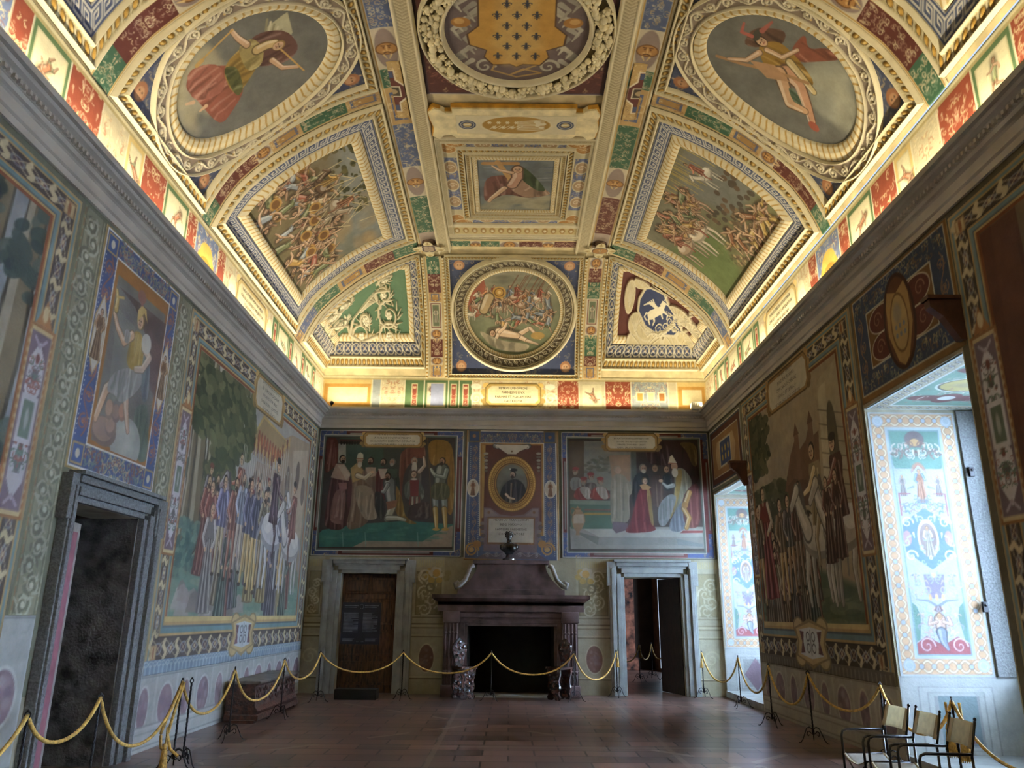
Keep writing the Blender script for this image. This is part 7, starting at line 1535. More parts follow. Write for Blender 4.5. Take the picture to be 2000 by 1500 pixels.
for z, sg in (('left', -1), ('right', 1)):
    A = [(XC+sg*2.03, 14.98), (XC+sg*2.03, 16.90), (XC+sg*4.26, 16.90), (XC+sg*4.36, 16.80), (XC+sg*4.36, 14.98)]
    T = thing('corner_panel', ('green corner panel with cream acanthus scrolls' if sg < 0 else 'corner panel of cream shells around a blue oval with white beast')+', end of the vault', 'fresco', (XC+sg*3.1, 16.2, 7.9))
    def ring_(d0, d1, wd, nm, dd):
        I, O = edge(inset(A, d1)), edge(inset(A, d0)); ribbon('P', I, O, wd, nm, T, dd, ds=.012, dt=.012)
    # widths grow towards the steep foot of the cove, so insets are given on plan
    ring_(.0, .10, .14, 'egg_moulding', d_egg); ring_(.10, .24, .22, 'guilloche_border', d_guil); ring_(.24, .36, .15, 'leaf_moulding', d_leaf)
    Bp = inset(A, .34); xs = [p[0] for p in Bp]; ys = [p[1] for p in Bp]
    c = zsheet('P', min(xs), max(xs), min(ys), max(ys), .0095, .007, (92, 132, 96) if sg < 0 else (104, 48, 38), base=.012)
    L = lambda x, y: (x-min(xs), max(ys)-y); G2 = (214, 202, 164); R = random.Random(8)
    if sg < 0:
        P = lambda x, y: c.q(500+x*.25, 375+y*.25)
        for (x, y, r_, k) in ((1040, 960, .26, 1), (830, 1130, .26, -1), (1040, 1140, .24, 1), (1000, 800, .2, -1), (1000, 680, .16, 1), (640, 1040, .22, 1), (590, 980, .16, -1), (680, 880, .18, 1), (860, 1000, .12, -1)):
            a, b_ = P(x, y); spiral(c, a, b_, r_, R.uniform(0, 6), 1.5, G2, .06, h=.06, d=k, fl=G2)
            for t in np.arange(0, 6.3, .5): c.line([(a+r_*.8*math.cos(t), b_+r_*.8*math.sin(t)), (a+r_*1.2*math.cos(t+.4), b_+r_*1.2*math.sin(t+.4))], .04, G2, w1=.015, h=.045)
            for t in np.arange(0, 6.3, 1.05): c.ell(a+.05*math.cos(t), b_+.05*math.sin(t), .03, .03, (240, 232, 200), h=.06)
        for pts in (((740, 1110), (760, 980), (850, 860)), ((740, 1110), (640, 1040), (560, 1060)), ((740, 1110), (830, 1180), (950, 1120)), ((850, 860), (920, 780), (1040, 760))): c.line([P(*p) for p in pts], .07, G2, h=.07)
        for k in range(8): a = P(820+k*16, 930-k*22); b_ = P(900+k*8, 870-k*4); c.line([a, b_], .06, G2, w1=.03, h=.06)
    else:
        P = lambda x, y: c.q(1000+x*.25, 375+y*.25)
        for (x, y, rx, ry) in ((1030, 1160, .42, .22), (1280, 1180, .34, .2), (1430, 1060, .2, .22), (1360, 1120, .26, .22), (1020, 700, .2, .16), (920, 800, .12, .35), (960, 1020, .16, .2), (1330, 960, .26, .3), (1200, 750, .3, .14), (1060, 1060, .3, .2)):
            a, b_ = P(x, y); c.ell(a, b_, rx, ry, G2, h=.06, dome=False); c.ell(a, b_, rx*.85, ry*.85, (206, 190, 144), h=.07); [c.line([(a, b_-ry*.6), (a+rx*.8*math.cos(t), b_+ry*.8*math.sin(t))], .02, G2, h=.075) for t in np.arange(.2, 3, .4)]
        pts = [(1030, 775), (1100, 740), (1200, 790), (1230, 870), (1290, 960), (1340, 1080), (1260, 1110), (1130, 1100), (1040, 1030), (990, 920), (1000, 830)]
        cc = P(1130, 930); c.poly([(cc[0]+(P(*p)[0]-cc[0])*1.12, cc[1]+(P(*p)[1]-cc[1])*1.12) for p in pts], G2, h=.06); c.poly([P(*p) for p in pts], (48, 62, 110))
        for t in range(46): a, b_ = P(1040+t*5, 1060+50*math.sin(t*.09)+R.uniform(-14, 14)); c.ell(a, b_, .03, .03, G2, h=.08)
        Wt = (236, 226, 192); ln = lambda pts, w, w1=None: c.line([P(*p) for p in pts], w, Wt, w1=w1, h=.06)
        ln(((1085, 950), (1135, 925), (1180, 905)), .17, .14); ln(((1180, 900), (1205, 850)), .11, .08); ln(((1203, 845), (1232, 868)), .08, .05); ln(((1208, 832), (1222, 800)), .025, .01)
        ln(((1178, 925), (1212, 948), (1205, 985)), .045, .025); ln(((1160, 935), (1172, 980)), .045, .025); ln(((1082, 960), (1062, 990), (1072, 1025)), .055, .025); ln(((1100, 965), (1108, 1000), (1096, 1030)), .05, .025)
        for k in range(6): ln(((1135, 905), (1110-8*k, 868-2*k), (1098-14*k, 828+9*k)), .05, .02)
        ln(((1072, 945), (1045, 935), (1030, 965), (1045, 990)), .035, .02)
        for (x, y) in ((1140, 1060), (1190, 1045), (1230, 1010), (1235, 930)): a, b_ = P(x, y); spiral(c, a, b_, .08, R.uniform(0, 6), 1.4, G2, .025, h=.05)
        for i in range(60): a, b_ = P(R.uniform(1240, 1430), R.uniform(930, 1080)); c.ell(a, b_, .035, .03, G2, h=.08)
    c.mottle(.05, .3, 3); U, V = np.meshgrid((c.u[:-1]+c.u[1:])/2, (c.v[:-1]+c.v[1:])/2)
    mk = (U > .0); sl = L(*Bp[2]); sr = L(*Bp[3]) if len(Bp) > 3 else sl
    zbuild(c, 'relief_field', T, M_STUC, mask=mk)

# --- ornaments where the bands cross ---
for sg, w in ((-1, 'left'), (1, 'right')):
    xm = XC+sg*1.80; c = zsheet('C', xm-.36, xm+.36, 14.32, 15.02, .009, .009, (206, 190, 148), base=.125); m, n_ = c.w/2, c.h/2
    for k in range(4): a = k*PI/2; x, y = m+.25*math.cos(a), n_+.25*math.sin(a); c.ell(x, y, .10, .10, (214, 200, 150), h=.03); c.ell(x, y, .05, .05, (190, 170, 110), h=.03); c.line([(x, y), (x+.07*math.cos(a), y+.07*math.sin(a))], .02, (150, 120, 70))
    if sg < 0:
        for k in range(4): a = k*PI/2+.785; c.ell(m+.08*math.cos(a), n_+.08*math.sin(a), .10, .10, (226, 214, 180))
        for k in range(4): a = k*PI/2+.785; c.ell(m+.08*math.cos(a), n_+.08*math.sin(a), .085, .085, (76, 56, 56))
        for k in range(4): a = k*PI/2+.785; c.ell(m+.07*math.cos(a), n_+.07*math.sin(a), .06, .06, (170, 146, 122))
    else: c.ell(m, n_, .19, .16, (226, 214, 180), h=.03); c.ell(m, n_, .17, .14, (96, 70, 44)); c.ell(m, n_, .15, .12, (176, 122, 56)); person(c, m, n_+.1, .2, (206, 160, 90), up=1)
    U, V = np.meshgrid((c.u[:-1]+c.u[1:])/2-m, (c.v[:-1]+c.v[1:])/2-n_); r_ = np.hypot(U, V); th_ = np.arctan2(V, U)
    zbuild(c, 'crossing_ornament', None, mask=r_ < .25+.09*np.cos(4*th_), label='lobed stucco medallion where the %s long band meets the farthest cross band' % w, cat='medallion')
    xm = XC+sg*1.845; c = zsheet('C', xm-.20, xm+.20, 9.05, 10.35, .009, .009, (198, 160, 92), base=.04); m, n_ = c.w/2, c.h/2; arabesque(c, .02, .02, c.w-.02, c.h-.02, [(226, 196, 130), (140, 100, 60)], 60, .03, 3)
    for e, col in ((.022, (226, 214, 180)), (0, (104, 44, 38))): c.poly([(m-.06-e, .2-e), (m+.07+e, .2-e), (m+.07+e, n_-.25-e), (m+.19+e, n_-.12-e), (m+.19+e, n_+.12+e), (m+.07+e, n_+.25+e), (m+.07+e, c.h-.2+e), (m-.07-e, c.h-.2+e), (m-.07-e, n_+.25+e), (m-.19-e, n_+.12+e), (m-.19-e, n_-.12-e), (m-.07-e, n_-.25-e)], col)
    c.rect(m-.06, .21, m+.06, .34, (66, 80, 120)); c.rect(m-.06, c.h-.34, m+.06, c.h-.21, (66, 80, 120)); c.rect(m-.13, n_-.12, m+.13, n_+.12, (226, 214, 180)); c.rect(m-.11, n_-.10, m+.11, n_+.10, (74, 62, 46)); c.ell(m, n_, .08, .06, (176, 150, 104)); c.mottle(.06, .2, 3)
    zbuild(c, 'crossing_ornament', None, label='gold and crimson cross-shaped panel where the %s long band meets the middle rib' % w, cat='panel')
# ================================================================= ATTIC (painted wall between cornice and vault)
CAM_OK = True
def attic_sheet(side, a0, a1, z0=6.0, z1=6.84, du=.012):
    c = wsheet(side, a0, a1, z0, z1, du, .012, (206, 198, 150)); return c
def attic(side, a0, a1, seed, bays, name, ppl=()):
    c = attic_sheet(side, a0, a1, du=.014); H_ = c.h; c.fill((200, 186, 140)); R = random.Random(seed)
    X = (lambda a: a-a0) if side != 'R' else (lambda a: a1-a)
    for (p, q, kind) in bays:
        x0, x1 = sorted((X(p), X(q))); m = (x0+x1)/2
        base = {'g': (92, 124, 76), 'r': (160, 70, 44), 'y': (222, 190, 110), 'b': (112, 130, 170), 'w': (206, 192, 150), 'd': (104, 50, 38), 'k': (150, 160, 160)}[kind[0]]
        c.rect(x0, .0, x1, H_-.06, base)
        if 'a' in kind: arabesque(c, x0, .05, x1, H_-.1, [mixc(base, (240, 226, 180), .55), mixc(base, (170, 84, 50), .5), (226, 206, 150)], int(70*(x1-x0))+8, .045, seed+int(p*7), mirror=True)
        if 't' in kind: c.rect(x0+.06, .10, x1-.06, H_-.16, (206, 196, 150)); c.rect(x0+.08, .12, x1-.08, H_-.18, (226, 216, 170)); tangle(c, m, .42, .34, R, [(190, 120, 80), (150, 160, 110)])
        if 'p' in kind: c.rect(m-.07, .12, m+.07, H_-.18, (226, 212, 160)); c.rect(m-.05, .14, m+.05, H_-.20, (160, 72, 50)); arabesque(c, m-.05, .15, m+.05, H_-.22, [(222, 190, 140)], 10, .03, 3)
        if 'v' in kind: c.ell(m, .25, min(.3, (x1-x0)*.4), .24, (232, 180, 60)); c.ell(m, .42, min(.22, (x1-x0)*.3), .16, (236, 190, 76)); c.ell(m, .25, min(.2, (x1-x0)*.25), .12, (206, 146, 44))
        if 'o' in kind: c.rect(x0+.03, .12, x1-.03, H_-.20, (206, 150, 60)); c.rect(x0+.12, .2, x1-.10, H_-.28, (228, 214, 160))
        c.line([(x0, 0), (x0, H_)], .022, (226, 216, 176)); c.line([(x1, 0), (x1, H_)], .022, (226, 216, 176))
    c.rect(0, H_-.10, c.w, H_-.06, (190, 170, 110)); c.rect(0, H_-.06, c.w, H_, (230, 218, 166)); c.rect(0, 0, c.w, .06, (206, 196, 140)); c.mottle(.05, .4, seed)
    return c
BB = [(-4.33, -3.2, 'yo'), (-3.2, -3.0, 'k'), (-3.0, -2.45, 'wa'), (-2.45, -2.0, 'gp'), (-2.0, -1.45, 'gt'), (-1.45, -1.2, 'gp'), (-2.0, -1.45, 'gt'), (-1.2, -.9, 'gp'), (-.9, -.7, 'wa'), (-.7, .8, 'wa'), (.8, 1.1, 'wa'), (1.05, 1.55, 'ra'), (1.55, 2.15, 'wt'), (2.15, 2.75, 'ra'), (2.75, 3.6, 'ka'), (3.6, 3.8, 'w'), (3.8, 4.47, 'yo')]
c = attic('B', XL, XR, 3, BB, 'back')
X = lambda a: a-XL
c.rect(X(-1.85), .14, X(-1.55), .66, (150, 160, 196)); 
m = X(.04); scroll_label(c, m-.62, m+.62, .16, .66, (226, 212, 160), (206, 170, 84))
for sg in (-1, 1): spiral(c, m+sg*.85, .32, .14, 0, 1.5, (236, 226, 180), .04); c.ell(m+sg*.85, .6, .12, .07, (240, 236, 206))
for k, x in enumerate((2.95, 3.2, 3.45)): c.rect(X(x)-.09, .26, X(x)+.09, .5, (226, 214, 176)); c.rect(X(x)-.06, .29, X(x)+.06, .47, [(206, 150, 60), (222, 200, 140), (176, 112, 50)][k])
T = thing('attic_frieze', 'painted strip of small panels and tablet above the cornice on the end wall', 'frieze', (0, YB, 6.4)); wbuild(c, 'painted_strip', T, off=.01)
wtext(c, ["PETRVS LVDOVICVS", "FARNESIVS DVX", "PARMAE ET PLACENTIAE", "CASTRI DVX"], m, .41, .075, 1.1, T, off=.014)
for side in 'LR':
    bays = []; y = 4.0; seq = [('ba', .62), ('bva', .8), ('ra', .28), ('gt', .62), ('ra', .62), ('wa', .55), ('yt', .4), ('ra', .6), ('gt', .7), ('ra', .3), ('bva', .8), ('ra', .3), ('wa', .45), ('wa', 1.5), ('wa', .45), ('gp', .35), ('gt', .7), ('gp', .35), ('wt', .6), ('gp', .3), ('gt', .6), ('gp', .3), ('wa', .7)]
    for k, w in seq: bays.append((y, y+w, k)); y += w
    bays.append((y, YB, 'yo')); c = attic(side, 4.0, YB, 5 if side == 'L' else 8, bays, 'x')
    ym = 11.9; u = (ym-4.0) if side == 'L' else (YB-ym); scroll_label(c, u-.72, u+.72, .12, .68, (228, 216, 166), (210, 180, 110))
    for sg in (-1, 1): c.ell(u+sg*.95, .35, .16, .25, (230, 220, 176)); spiral(c, u+sg*.95, .3, .14, 0, 1.5, (240, 230, 190), .04)
    T = thing('attic_frieze', 'painted strip of red, green and yellow panels above the %s cornice' % ('left' if side == 'L' else 'right'), 'frieze', (XL if side == 'L' else XR, 10, 6.4)); wbuild(c, 'painted_strip', T, off=.01)
    wtext(c, ["PAVLVS TERTIVS PONT MAX", "CAROLO QVINTO IMPERATORI", "CLASSEM IN AFRICAM", "COMITATVR"], u, .40, .08, 1.3, T, off=.014)
# ================================================================= DOORWAYS, FIREPLACE
def surround(side, a0, a1, b0, b1, zt, ztt, name, label, mat):
    """stone door case: a0,a1 outer, b0,b1 opening, zt opening height, ztt top"""
    T = thing(name, label, 'door frame', (XL, (a0+a1)/2, 0) if side == 'L' else ((a0+a1)/2, YB, 0))
    def bx(m, p0, p1, z0, z1, d):
        if side == 'L': m.box(XL+.003, XL+d, p0, p1, z0, z1, .006)
        else: m.box(p0, p1, YB-d, YB-.003, z0, z1, .006)
    w = (b0-a0); w2 = a1-b1
    for nm, e0, e1, o in (('jamb', b0, a0, -1), ('jamb', b1, a1, 1)):
        m = MB(); W_ = abs(e1-e0); f = (e1-e0)/W_
        for k, (s0, s1, d) in enumerate(((0, .22, .07), (.22, .5, .10), (.5, .62, .085), (.62, .86, .13), (.86, 1.0, .105))):
            p, q = sorted((e0+f*W_*s0, e0+f*W_*s1)); bx(m, p, q, 0, zt+(ztt-zt)*s0*.8, d)
        m.build(nm, mat, T, world=True)
    m = MB(); H_ = ztt-zt
    for k, (s0, s1, d) in enumerate(((0, .22, .07), (.22, .5, .10), (.5, .62, .085), (.62, .86, .13), (.86, 1.0, .17))): bx(m, b0-w*s0*.8, b1+w2*s0*.8, zt+H_*s0, zt+H_*s1, d)
    bx(m, a0-.05, b0-w*.55, zt-.18, ztt-.04, .115); bx(m, b1+w2*.55, a1+.05, zt-.18, ztt-.04, .115)
    m.build('lintel', mat, T, world=True)
surround('L', 7.42, 9.46, D1[0], D1[1], 2.62, 2.92, 'stone_doorway', 'dark grey stone door surround in the left wall with pink door leaf inside', M_STONE)
surround('B', -3.96, -2.07, DL[0], DL[1], 2.40, 2.72, 'stone_doorway', 'pale grey stone surround of the closed wooden door, left of fireplace', M_STONEL)
surround('B', 2.12, 3.96, DR[0], DR[1], 2.37, 2.73, 'stone_doorway', 'pale blue-grey stone surround of the open doorway, right of fireplace', M_STONEL)
M_WOOD = plain('old_brown_door_wood', (92, 62, 42), .55, var=.25, scale=4, bump=.2, stretch=(6, 6, 1))
M_DARK = plain('dark_wood', (46, 34, 30), .35, var=.3, scale=6, bump=.15, stretch=(5, 5, 1))
def door_leaf(x0, x1, y, z1, name, mat, parent):
    m = MB(); m.box(x0, x1, y, y+.05, 0, z1)
    m.build(name, mat, parent, world=True)
d = thing('door_1', None, None, ((DL[0]+DL[1])/2, YB+.2, 0)); d['kind'] = 'structure'
m = MB(); m.box(DL[0], DL[1], YB+.20, YB+.25, 0, DL[2]); m.build('leaf', M_WOOD, d, world=True)
for (a, b) in ((DL[0]+.06, -3.04), (-2.97, DL[1]-.06)):
    for (z0, z1) in ((.15, .62), (.72, 1.25), (1.35, 1.88), (1.98, 2.32)):
        m = MB(); m.box(a, b, YB+.175, YB+.20, z0, z1, .012); m.box(a+.05, b-.05, YB+.16, YB+.175, z0+.05, z1-.05, .01); m.build('door_panel', M_WOOD, d, world=True)
d = thing('door_2', None, None, (DR[1], YB+.7, 0)); d['kind'] = 'structure'
m = MB(); m.prism([(3.62, YB+.05), (3.66, YB+.10), (3.40, YB+1.02), (3.35, YB+1.0)], 'z', .01, 2.365); m.build('leaf', M_DARK, d, world=True)
m = MB(); m.prism([(3.92, 19.0), (3.96, 19.0), (4.02, 20.2), (3.98, 20.2)], 'z', .01, 2.6); tag(m.build('brown_door_leaf', M_WOOD), 'brown panelled door leaf standing open in the next room', 'door')
M_PINK = plain('pink_damask', (150, 96, 104), .8, var=.10, scale=9, c2=(126, 78, 88))
d = thing('door_3', None, None, (XL-.1, 7.8, 0)); d['kind'] = 'structure'
m = MB(); m.prism([(XL-.04, 7.61), (XL-.10, 7.61), (XL-.17, 8.05), (XL-.11, 8.06)], 'z', .02, 2.45); m.build('leaf', plain('pale_leaf_edge', (150, 146, 140), .7), d, world=True)
m = MB(); m.prism([(XL-.034, 7.62), (XL-.045, 7.62), (XL-.112, 7.99), (XL-.098, 8.0)], 'z', .12, 2.36); m.build('pink_lining', M_PINK, d, world=True)
# pilaster glimpsed in the next room
m = MB(); m.box(3.35, 3.85, 24.7, 24.99, 0, 4.4, .02); m.box(3.25, 3.95, 24.6, 24.99, 0, .35, .02); tag(m.build('painted_pilaster', plain('brown_grotesque_pilaster', (120, 74, 56), .8, var=.4, scale=5)), 'brown painted pilaster glimpsed through the open right doorway', 'pilaster')
# ---- fireplace
M_MARB = plain('brown_red_marble', (104, 84, 82), .35, scale=3.6, c2=(54, 42, 42), bump=.1)
M_SOOT = plain('soot', (16, 14, 13), .95, var=.3)
F = thing('fireplace', 'large brown-red marble chimneypiece with fluted consoles, middle of end wall', 'fireplace', (.03, YB, 0))
cx = .03; yf = 16.42; yb_ = YB-.02
m = MB()
for s0 in (-1, 1):
    m = MB(); xa, xb = sorted((cx+s0*1.37, cx+s0*1.06)); m.box(xa-.0, xb, yf+.10, yb_, 0, 1.64); m.box(xa-.03, xb+.03, yf-.02, yb_, 0, .22, .01); m.box(xa-.02, xb+.02, yf-.0, yb_, 1.42, 1.64, .01); m.box(xa, xb, yf+.05, yf+.10, .22, 1.42)
    for k in range(4): x = xa+.045+k*.073; m.tube([(x, yf+.045, .45), (x, yf+.035, 1.40)], .022, 8); m.ball((x, yf+.03, 1.22), .03, 8); m.ball((x, yf+.03, .47), .034, 8); m.tube([(x, yf+.03, .24), (x+.01*s0, yf+.0, .33), (x, yf+.03, .42)], .02, 8)
    m.box(xa-.01, xb+.01, yf+.02, yf+.08, .42, .50, .01); m.build('console', M_MARB, F, smooth=True, angle=40, world=True)
m = MB(); m.box(cx-1.06, FB[0], yf+.12, yb_, 0, 1.64); m.box(FB[1], cx+1.06, yf+.12, yb_, 0, 1.64); m.box(FB[0], FB[1], yf+.12, yb_, FB[2], 1.64)
m.box(FB[0]-.14, FB[0]-.06, yf+.09, yf+.12, 0, FB[2]+.06); m.box(FB[1]+.06, FB[1]+.14, yf+.09, yf+.12, 0, FB[2]+.06); m.box(FB[0]-.14, FB[1]+.14, yf+.09, yf+.12, FB[2]+.06, FB[2]+.12, .005); m.box(FB[0]-.05, FB[1]+.05, yf+.07, yf+.12, FB[2]+.005, FB[2]+.05, .005)
m.box(cx-1.05, cx+1.05, yf+.08, yf+.12, 1.52, 1.62, .008); m.build('surround', M_MARB, F, world=True)
m = MB(); m.sweep([(cx+1.50, yb_), (cx+1.50, yf+.02), (cx-1.50, yf+.02), (cx-1.50, yb_)], [(-.10, 1.64), (-.06, 1.66), (-.06, 1.72), (.0, 1.76), (.0, 1.82), (.06, 1.85), (.12, 1.90), (.12, 1.97), (-.4, 1.97)])
m.box(cx-1.5, cx+1.5, yf+.02, yb_, 1.64, 1.968); m.build('mantel_shelf', M_MARB, F, world=True)
m = MB(); m.box(cx-1.12, cx+1.12, yf+.14, yb_, 1.97, 2.08, .01)
n = 10; pr = [(1.08-.36*math.sin(t*PI/2)**.9, 2.08+.52*t) for t in np.linspace(0, 1, n)]
m.prism([(cx-a, z) for a, z in pr]+[(cx+a, z) for a, z in pr[::-1]], 'y', yf+.22, yb_); m.box(cx-.80, cx+.80, yf+.16, yb_, 2.60, 2.68, .01); m.build('hood', M_MARB, F, world=True)
for s0 in (-1, 1):
    m = MB(); m.tube([(cx+s0*a, yf+.22, z) for a, z in ((.78, 2.58), (.86, 2.55), (.90, 2.44), (.96, 2.28), (1.08, 2.16), (1.16, 2.12), (1.18, 2.2), (1.12, 2.24), (1.08, 2.2))], [.05, .05, .045, .045, .05, .05, .04, .03, .02], 10); m.build('scroll', plain('pale_scroll_stone', (150, 146, 140), .6), F, smooth=True, world=True)
m = MB(); m.box(FB[0], FB[1], YB+.55, YB+.6, 0, FB[2]); m.box(FB[0]-.0, FB[0]+.02, yf+.13, YB+.55, 0, FB[2]); m.box(FB[1]-.02, FB[1], yf+.13, YB+.55, 0, FB[2]); m.box(FB[0], FB[1], yf+.13, YB+.55, FB[2]-.02, FB[2]); m.build('firebox', M_SOOT, F, world=True)
MB().box(cx-1.0, cx+1.0, yf-.02, YB-.02, 0, .03).build('hearth_slab', M_STONEL, F, world=True)
# bust on top
M_BRZ = plain('dark_bronze', (64, 60, 56), .3, metal=.7, var=.3)
B_ = thing('bust', 'small dark bronze bust standing on top of the chimney hood', 'bust', (-.02, 16.72, 2.68))
m = MB(); m.lathe([(0, 0), (.12, 0), (.12, .03), (.06, .05), (.05, .10), (.09, .13), (0, .13)]); m.build('socle', M_BRZ, B_, smooth=True, angle=40)
m = MB(); m.ball((0, 0, .22), .12, 14, (1.25, .75, .85)); m.ball((-.12, 0, .23), .06, 10); m.ball((.12, 0, .23), .06, 10); m.tube([(0, 0, .28), (0, -.01, .36)], [.05, .045], 10); m.build('torso', M_BRZ, B_, smooth=True)
m = MB(); m.ball((0, -.015, .42), .07, 14, (.85, .95, 1.15)); m.ball((0, -.085, .415), .016, 6, (1, 1, 1.5)); m.ball((0, -.06, .37), .03, 8); m.ball((.062, 0, .42), .016, 6); m.ball((-.062, 0, .42), .016, 6); m.build('head', M_BRZ, B_, smooth=True)
m = MB()
for k in range(26): t = k*2.4; m.ball((.062*math.cos(t)*(1-.3*(k/26)), .01+.06*math.sin(t)*(1-.3*(k/26)), .45+.05*(k/26)), .024, 6)
m.build('curly_hair', M_BRZ, B_, smooth=True)
# ================================================================= LOOSE OBJECTS
# carved chest under the cavalcade fresco
M_CAR = plain('carved_walnut', (72, 44, 34), .35, var=.35, scale=14, bump=1.0, bscale=26, spec=.5)
def chest():
    T = thing('carved_chest', 'dark carved wooden chest with flat grey lid against the left wall', 'chest', (-4.03, 13.6, 0)); L2, Wx = 1.12, .24
    m = MB(); m.prism([(-Wx, .10), (Wx-.02, .10), (Wx+.02, .16), (Wx-.03, .22), (Wx-.05, .50), (Wx, .54), (-Wx, .54)], 'y', -L2, L2); m.build('body', M_CAR, T)
    m = MB(); m.box(-Wx-.0, Wx+.03, -L2-.03, L2+.03, .54, .585, .012); m.build('lid', plain('dull_grey_brown_lid', (110, 104, 98), .45, var=.15), T)
    m = MB(); m.box(-Wx, Wx+.04, -L2-.04, L2+.04, .03, .11, .012); m.build('plinth', M_CAR, T)
    for sy in (-1, 1): m = MB(); m.box(-.1, Wx, sy*L2-.09, sy*L2+.09, 0, .04); m.build('foot', M_CAR, T)
    for k in range(7):
        m = MB(); y = -L2+.16+k*.32; x = Wx-.035
        for a in np.linspace(0, 2*PI, 9)[:-1]: m.ball((x+.004, y+.10*math.cos(a), .37+.10*math.sin(a)), .028, 8, (.5, 1, 1))
        m.ball((x+.01, y, .37), .045, 10, (.5, 1, 1)); m.build('carved_rosette', M_CAR, T, smooth=True)
chest()
# information stand
def info():
    T = thing('information_stand', 'glass information stand with dark blue text sheet before the closed wooden door', 'sign', (-2.93, 15.9, 0))
    MB().box(-.40, .40, -.17, .17, 0, .19, .008).build('base', plain('black_base', (14, 14, 18), .4), T)
    mg2, N, K, b = newmat('clear_panel'); b.inputs['Base Color'].default_value = (.9, .95, .95, 1); b.inputs['Transmission Weight'].default_value = 1; b.inputs['Roughness'].default_value = .03; b.inputs['IOR'].default_value = 1.1
    MB().box(-.385, .385, -.01, .01, .19, 1.79).build('glass_panel', mg2, T)
    s = MB().box(-.385, .385, -.016, -.0105, 1.00, 1.79).build('text_sheet', plain('navy_sheet', (26, 26, 38), .5), T)
    mw = plain('grey_print', (120, 122, 130), .8)
    R = random.Random(3); m = MB()
    for col in (-1, 1):
        for k in range(24): z = 1.585-k*.0155; w_ = .29*(1 if R.random() < .8 else R.uniform(.4, .9)); x = -.345 if col < 0 else .035; m.box(x, x+w_, -.018, -.0165, z, z+.0065)
        for k in range(4): z = 1.10-k*.014; x = -.345 if col < 0 else .10; m.box(x, x+(.2 if k else .23), -.018, -.0165, z, z+.006)
        x = -.34 if col < 0 else .06; m.box(x, x+.28, -.018, -.0165, 1.72, 1.732); m.box(x, x+.24, -.018, -.0165, 1.69, 1.699)
    m.build('printed_lines', mw, s)
    def f(u, v): return (-2.93+u, 15.9-.0185, 1.05+v)
    for k, z in ((0, 1.06),): lettering(["1539    1549"], .03, f, mw, T, 'heading')
    m = MB(); m.tube([(.035*math.cos(t), -.018, 1.71+.045*math.sin(t)) for t in np.linspace(0, 2*PI, 20)], .004, 6); m.build('crest', mw, s, smooth=True)
info()
# carved stools either side of the hearth
M_GLOS = plain('polished_dark_walnut', (58, 36, 30), .2, var=.25, scale=12, bump=.1, bscale=60, spec=.8)
def sgabello(x, y, rz, label):
    T = thing('carved_stool_chair', label, 'chair', (x, y, 0), rz, 'carved backed stools beside the fireplace')
    o = [(-.14, .0), (-.17, .05), (-.12, .12), (-.16, .22), (-.13, .34), (-.17, .46), (-.17, .56), (.17, .56), (.17, .46), (.13, .34), (.16, .22), (.12, .12), (.17, .05), (.14, 0), (.05, .0), (0, .06), (-.05, 0)]
    for k, yy in enumerate((-.17, .15)):
        m = MB(); m.prism(o, 'y', yy-.018, yy+.018); 
        for z in (.14, .27, .40): m.ball((0, yy-.02, z), .05, 10, (1.3, .5, 1)); m.ball((-.09, yy-.02, z+.04), .03, 8, (1, .5, 1)); m.ball((.09, yy-.02, z+.04), .03, 8, (1, .5, 1))
        m.build('carved_leg_board', M_GLOS, T, smooth=True, angle=35)
    m = MB(); m.prism([(-.2, -.2), (.2, -.2), (.16, .2), (-.16, .2)], 'z', .56, .60); m.build('seat', M_GLOS, T)
    b = [(-.07, .60), (-.12, .74), (-.17, .90), (-.16, 1.0), (-.10, 1.05), (-.05, 1.10), (0, 1.13), (.05, 1.10), (.10, 1.05), (.16, 1.0), (.17, .90), (.12, .74), (.07, .60)]
    m = MB(); m.prism(b, 'y', .15, .19)
    for (a, z) in ((0, .72), (-.06, .82), (.06, .82), (0, .92), (-.1, .95), (.1, .95), (0, 1.04)): m.ball((a, .15, z), .036, 8, (1, .5, 1.2))
    m.build('backrest', M_GLOS, T, smooth=True, angle=35)
sgabello(-.90, 16.12, PI/5, 'dark carved backed stool with silvery highlights at the left of the hearth'); sgabello(1.0, 16.12, -PI/4, 'dark carved backed stool at the right of the hearth')
# stanchions and ropes
M_IRON = plain('wrought_iron', (30, 30, 34), .45, metal=.4, var=.2); M_ROPE = plain('gold_rope', (206, 166, 84), .65, var=.12, scale=30, bump=.3, bscale=120)
SH = .88
def make_stanchion(label):
    T = thing('rope_stanchion', label, 'stanchion', (0, 0, 0), 0, 'wrought iron rope stanchions')
    m = MB(); n = 40
    for k in range(3): m.tube([(.006*math.cos(t*34+k*2.09), .006*math.sin(t*34+k*2.09), .10+(SH-.13)*t) for t in np.linspace(0, 1, n*2)], .006, 6)
    m.build('twisted_post', M_IRON, T, smooth=True)
    m = MB(); m.tube([(.022*math.cos(t), 0, SH-.015+.022*math.sin(t)) for t in np.linspace(0, 2*PI, 14)], .006, 6); m.ball((0, 0, SH+.012), .012, 8); m.build('top_ring', M_IRON, T, smooth=True)
    for k in range(3):
        a = k*2*PI/3+.5; P = []
        for (r_, z) in ((.055, .10), (.075, .085), (.09, .105), (.08, .135), (.055, .14), (.035, .12), (.012, .10), (.012, .17), (.05, .195), (.09, .18), (.125, .11), (.155, .045), (.19, .008), (.215, .008)): P.append((r_*math.cos(a), r_*math.sin(a), z))
        m = MB(); m.tube(P, .0065, 6); m.build('scroll_leg', M_IRON, T, smooth=True)
    return T
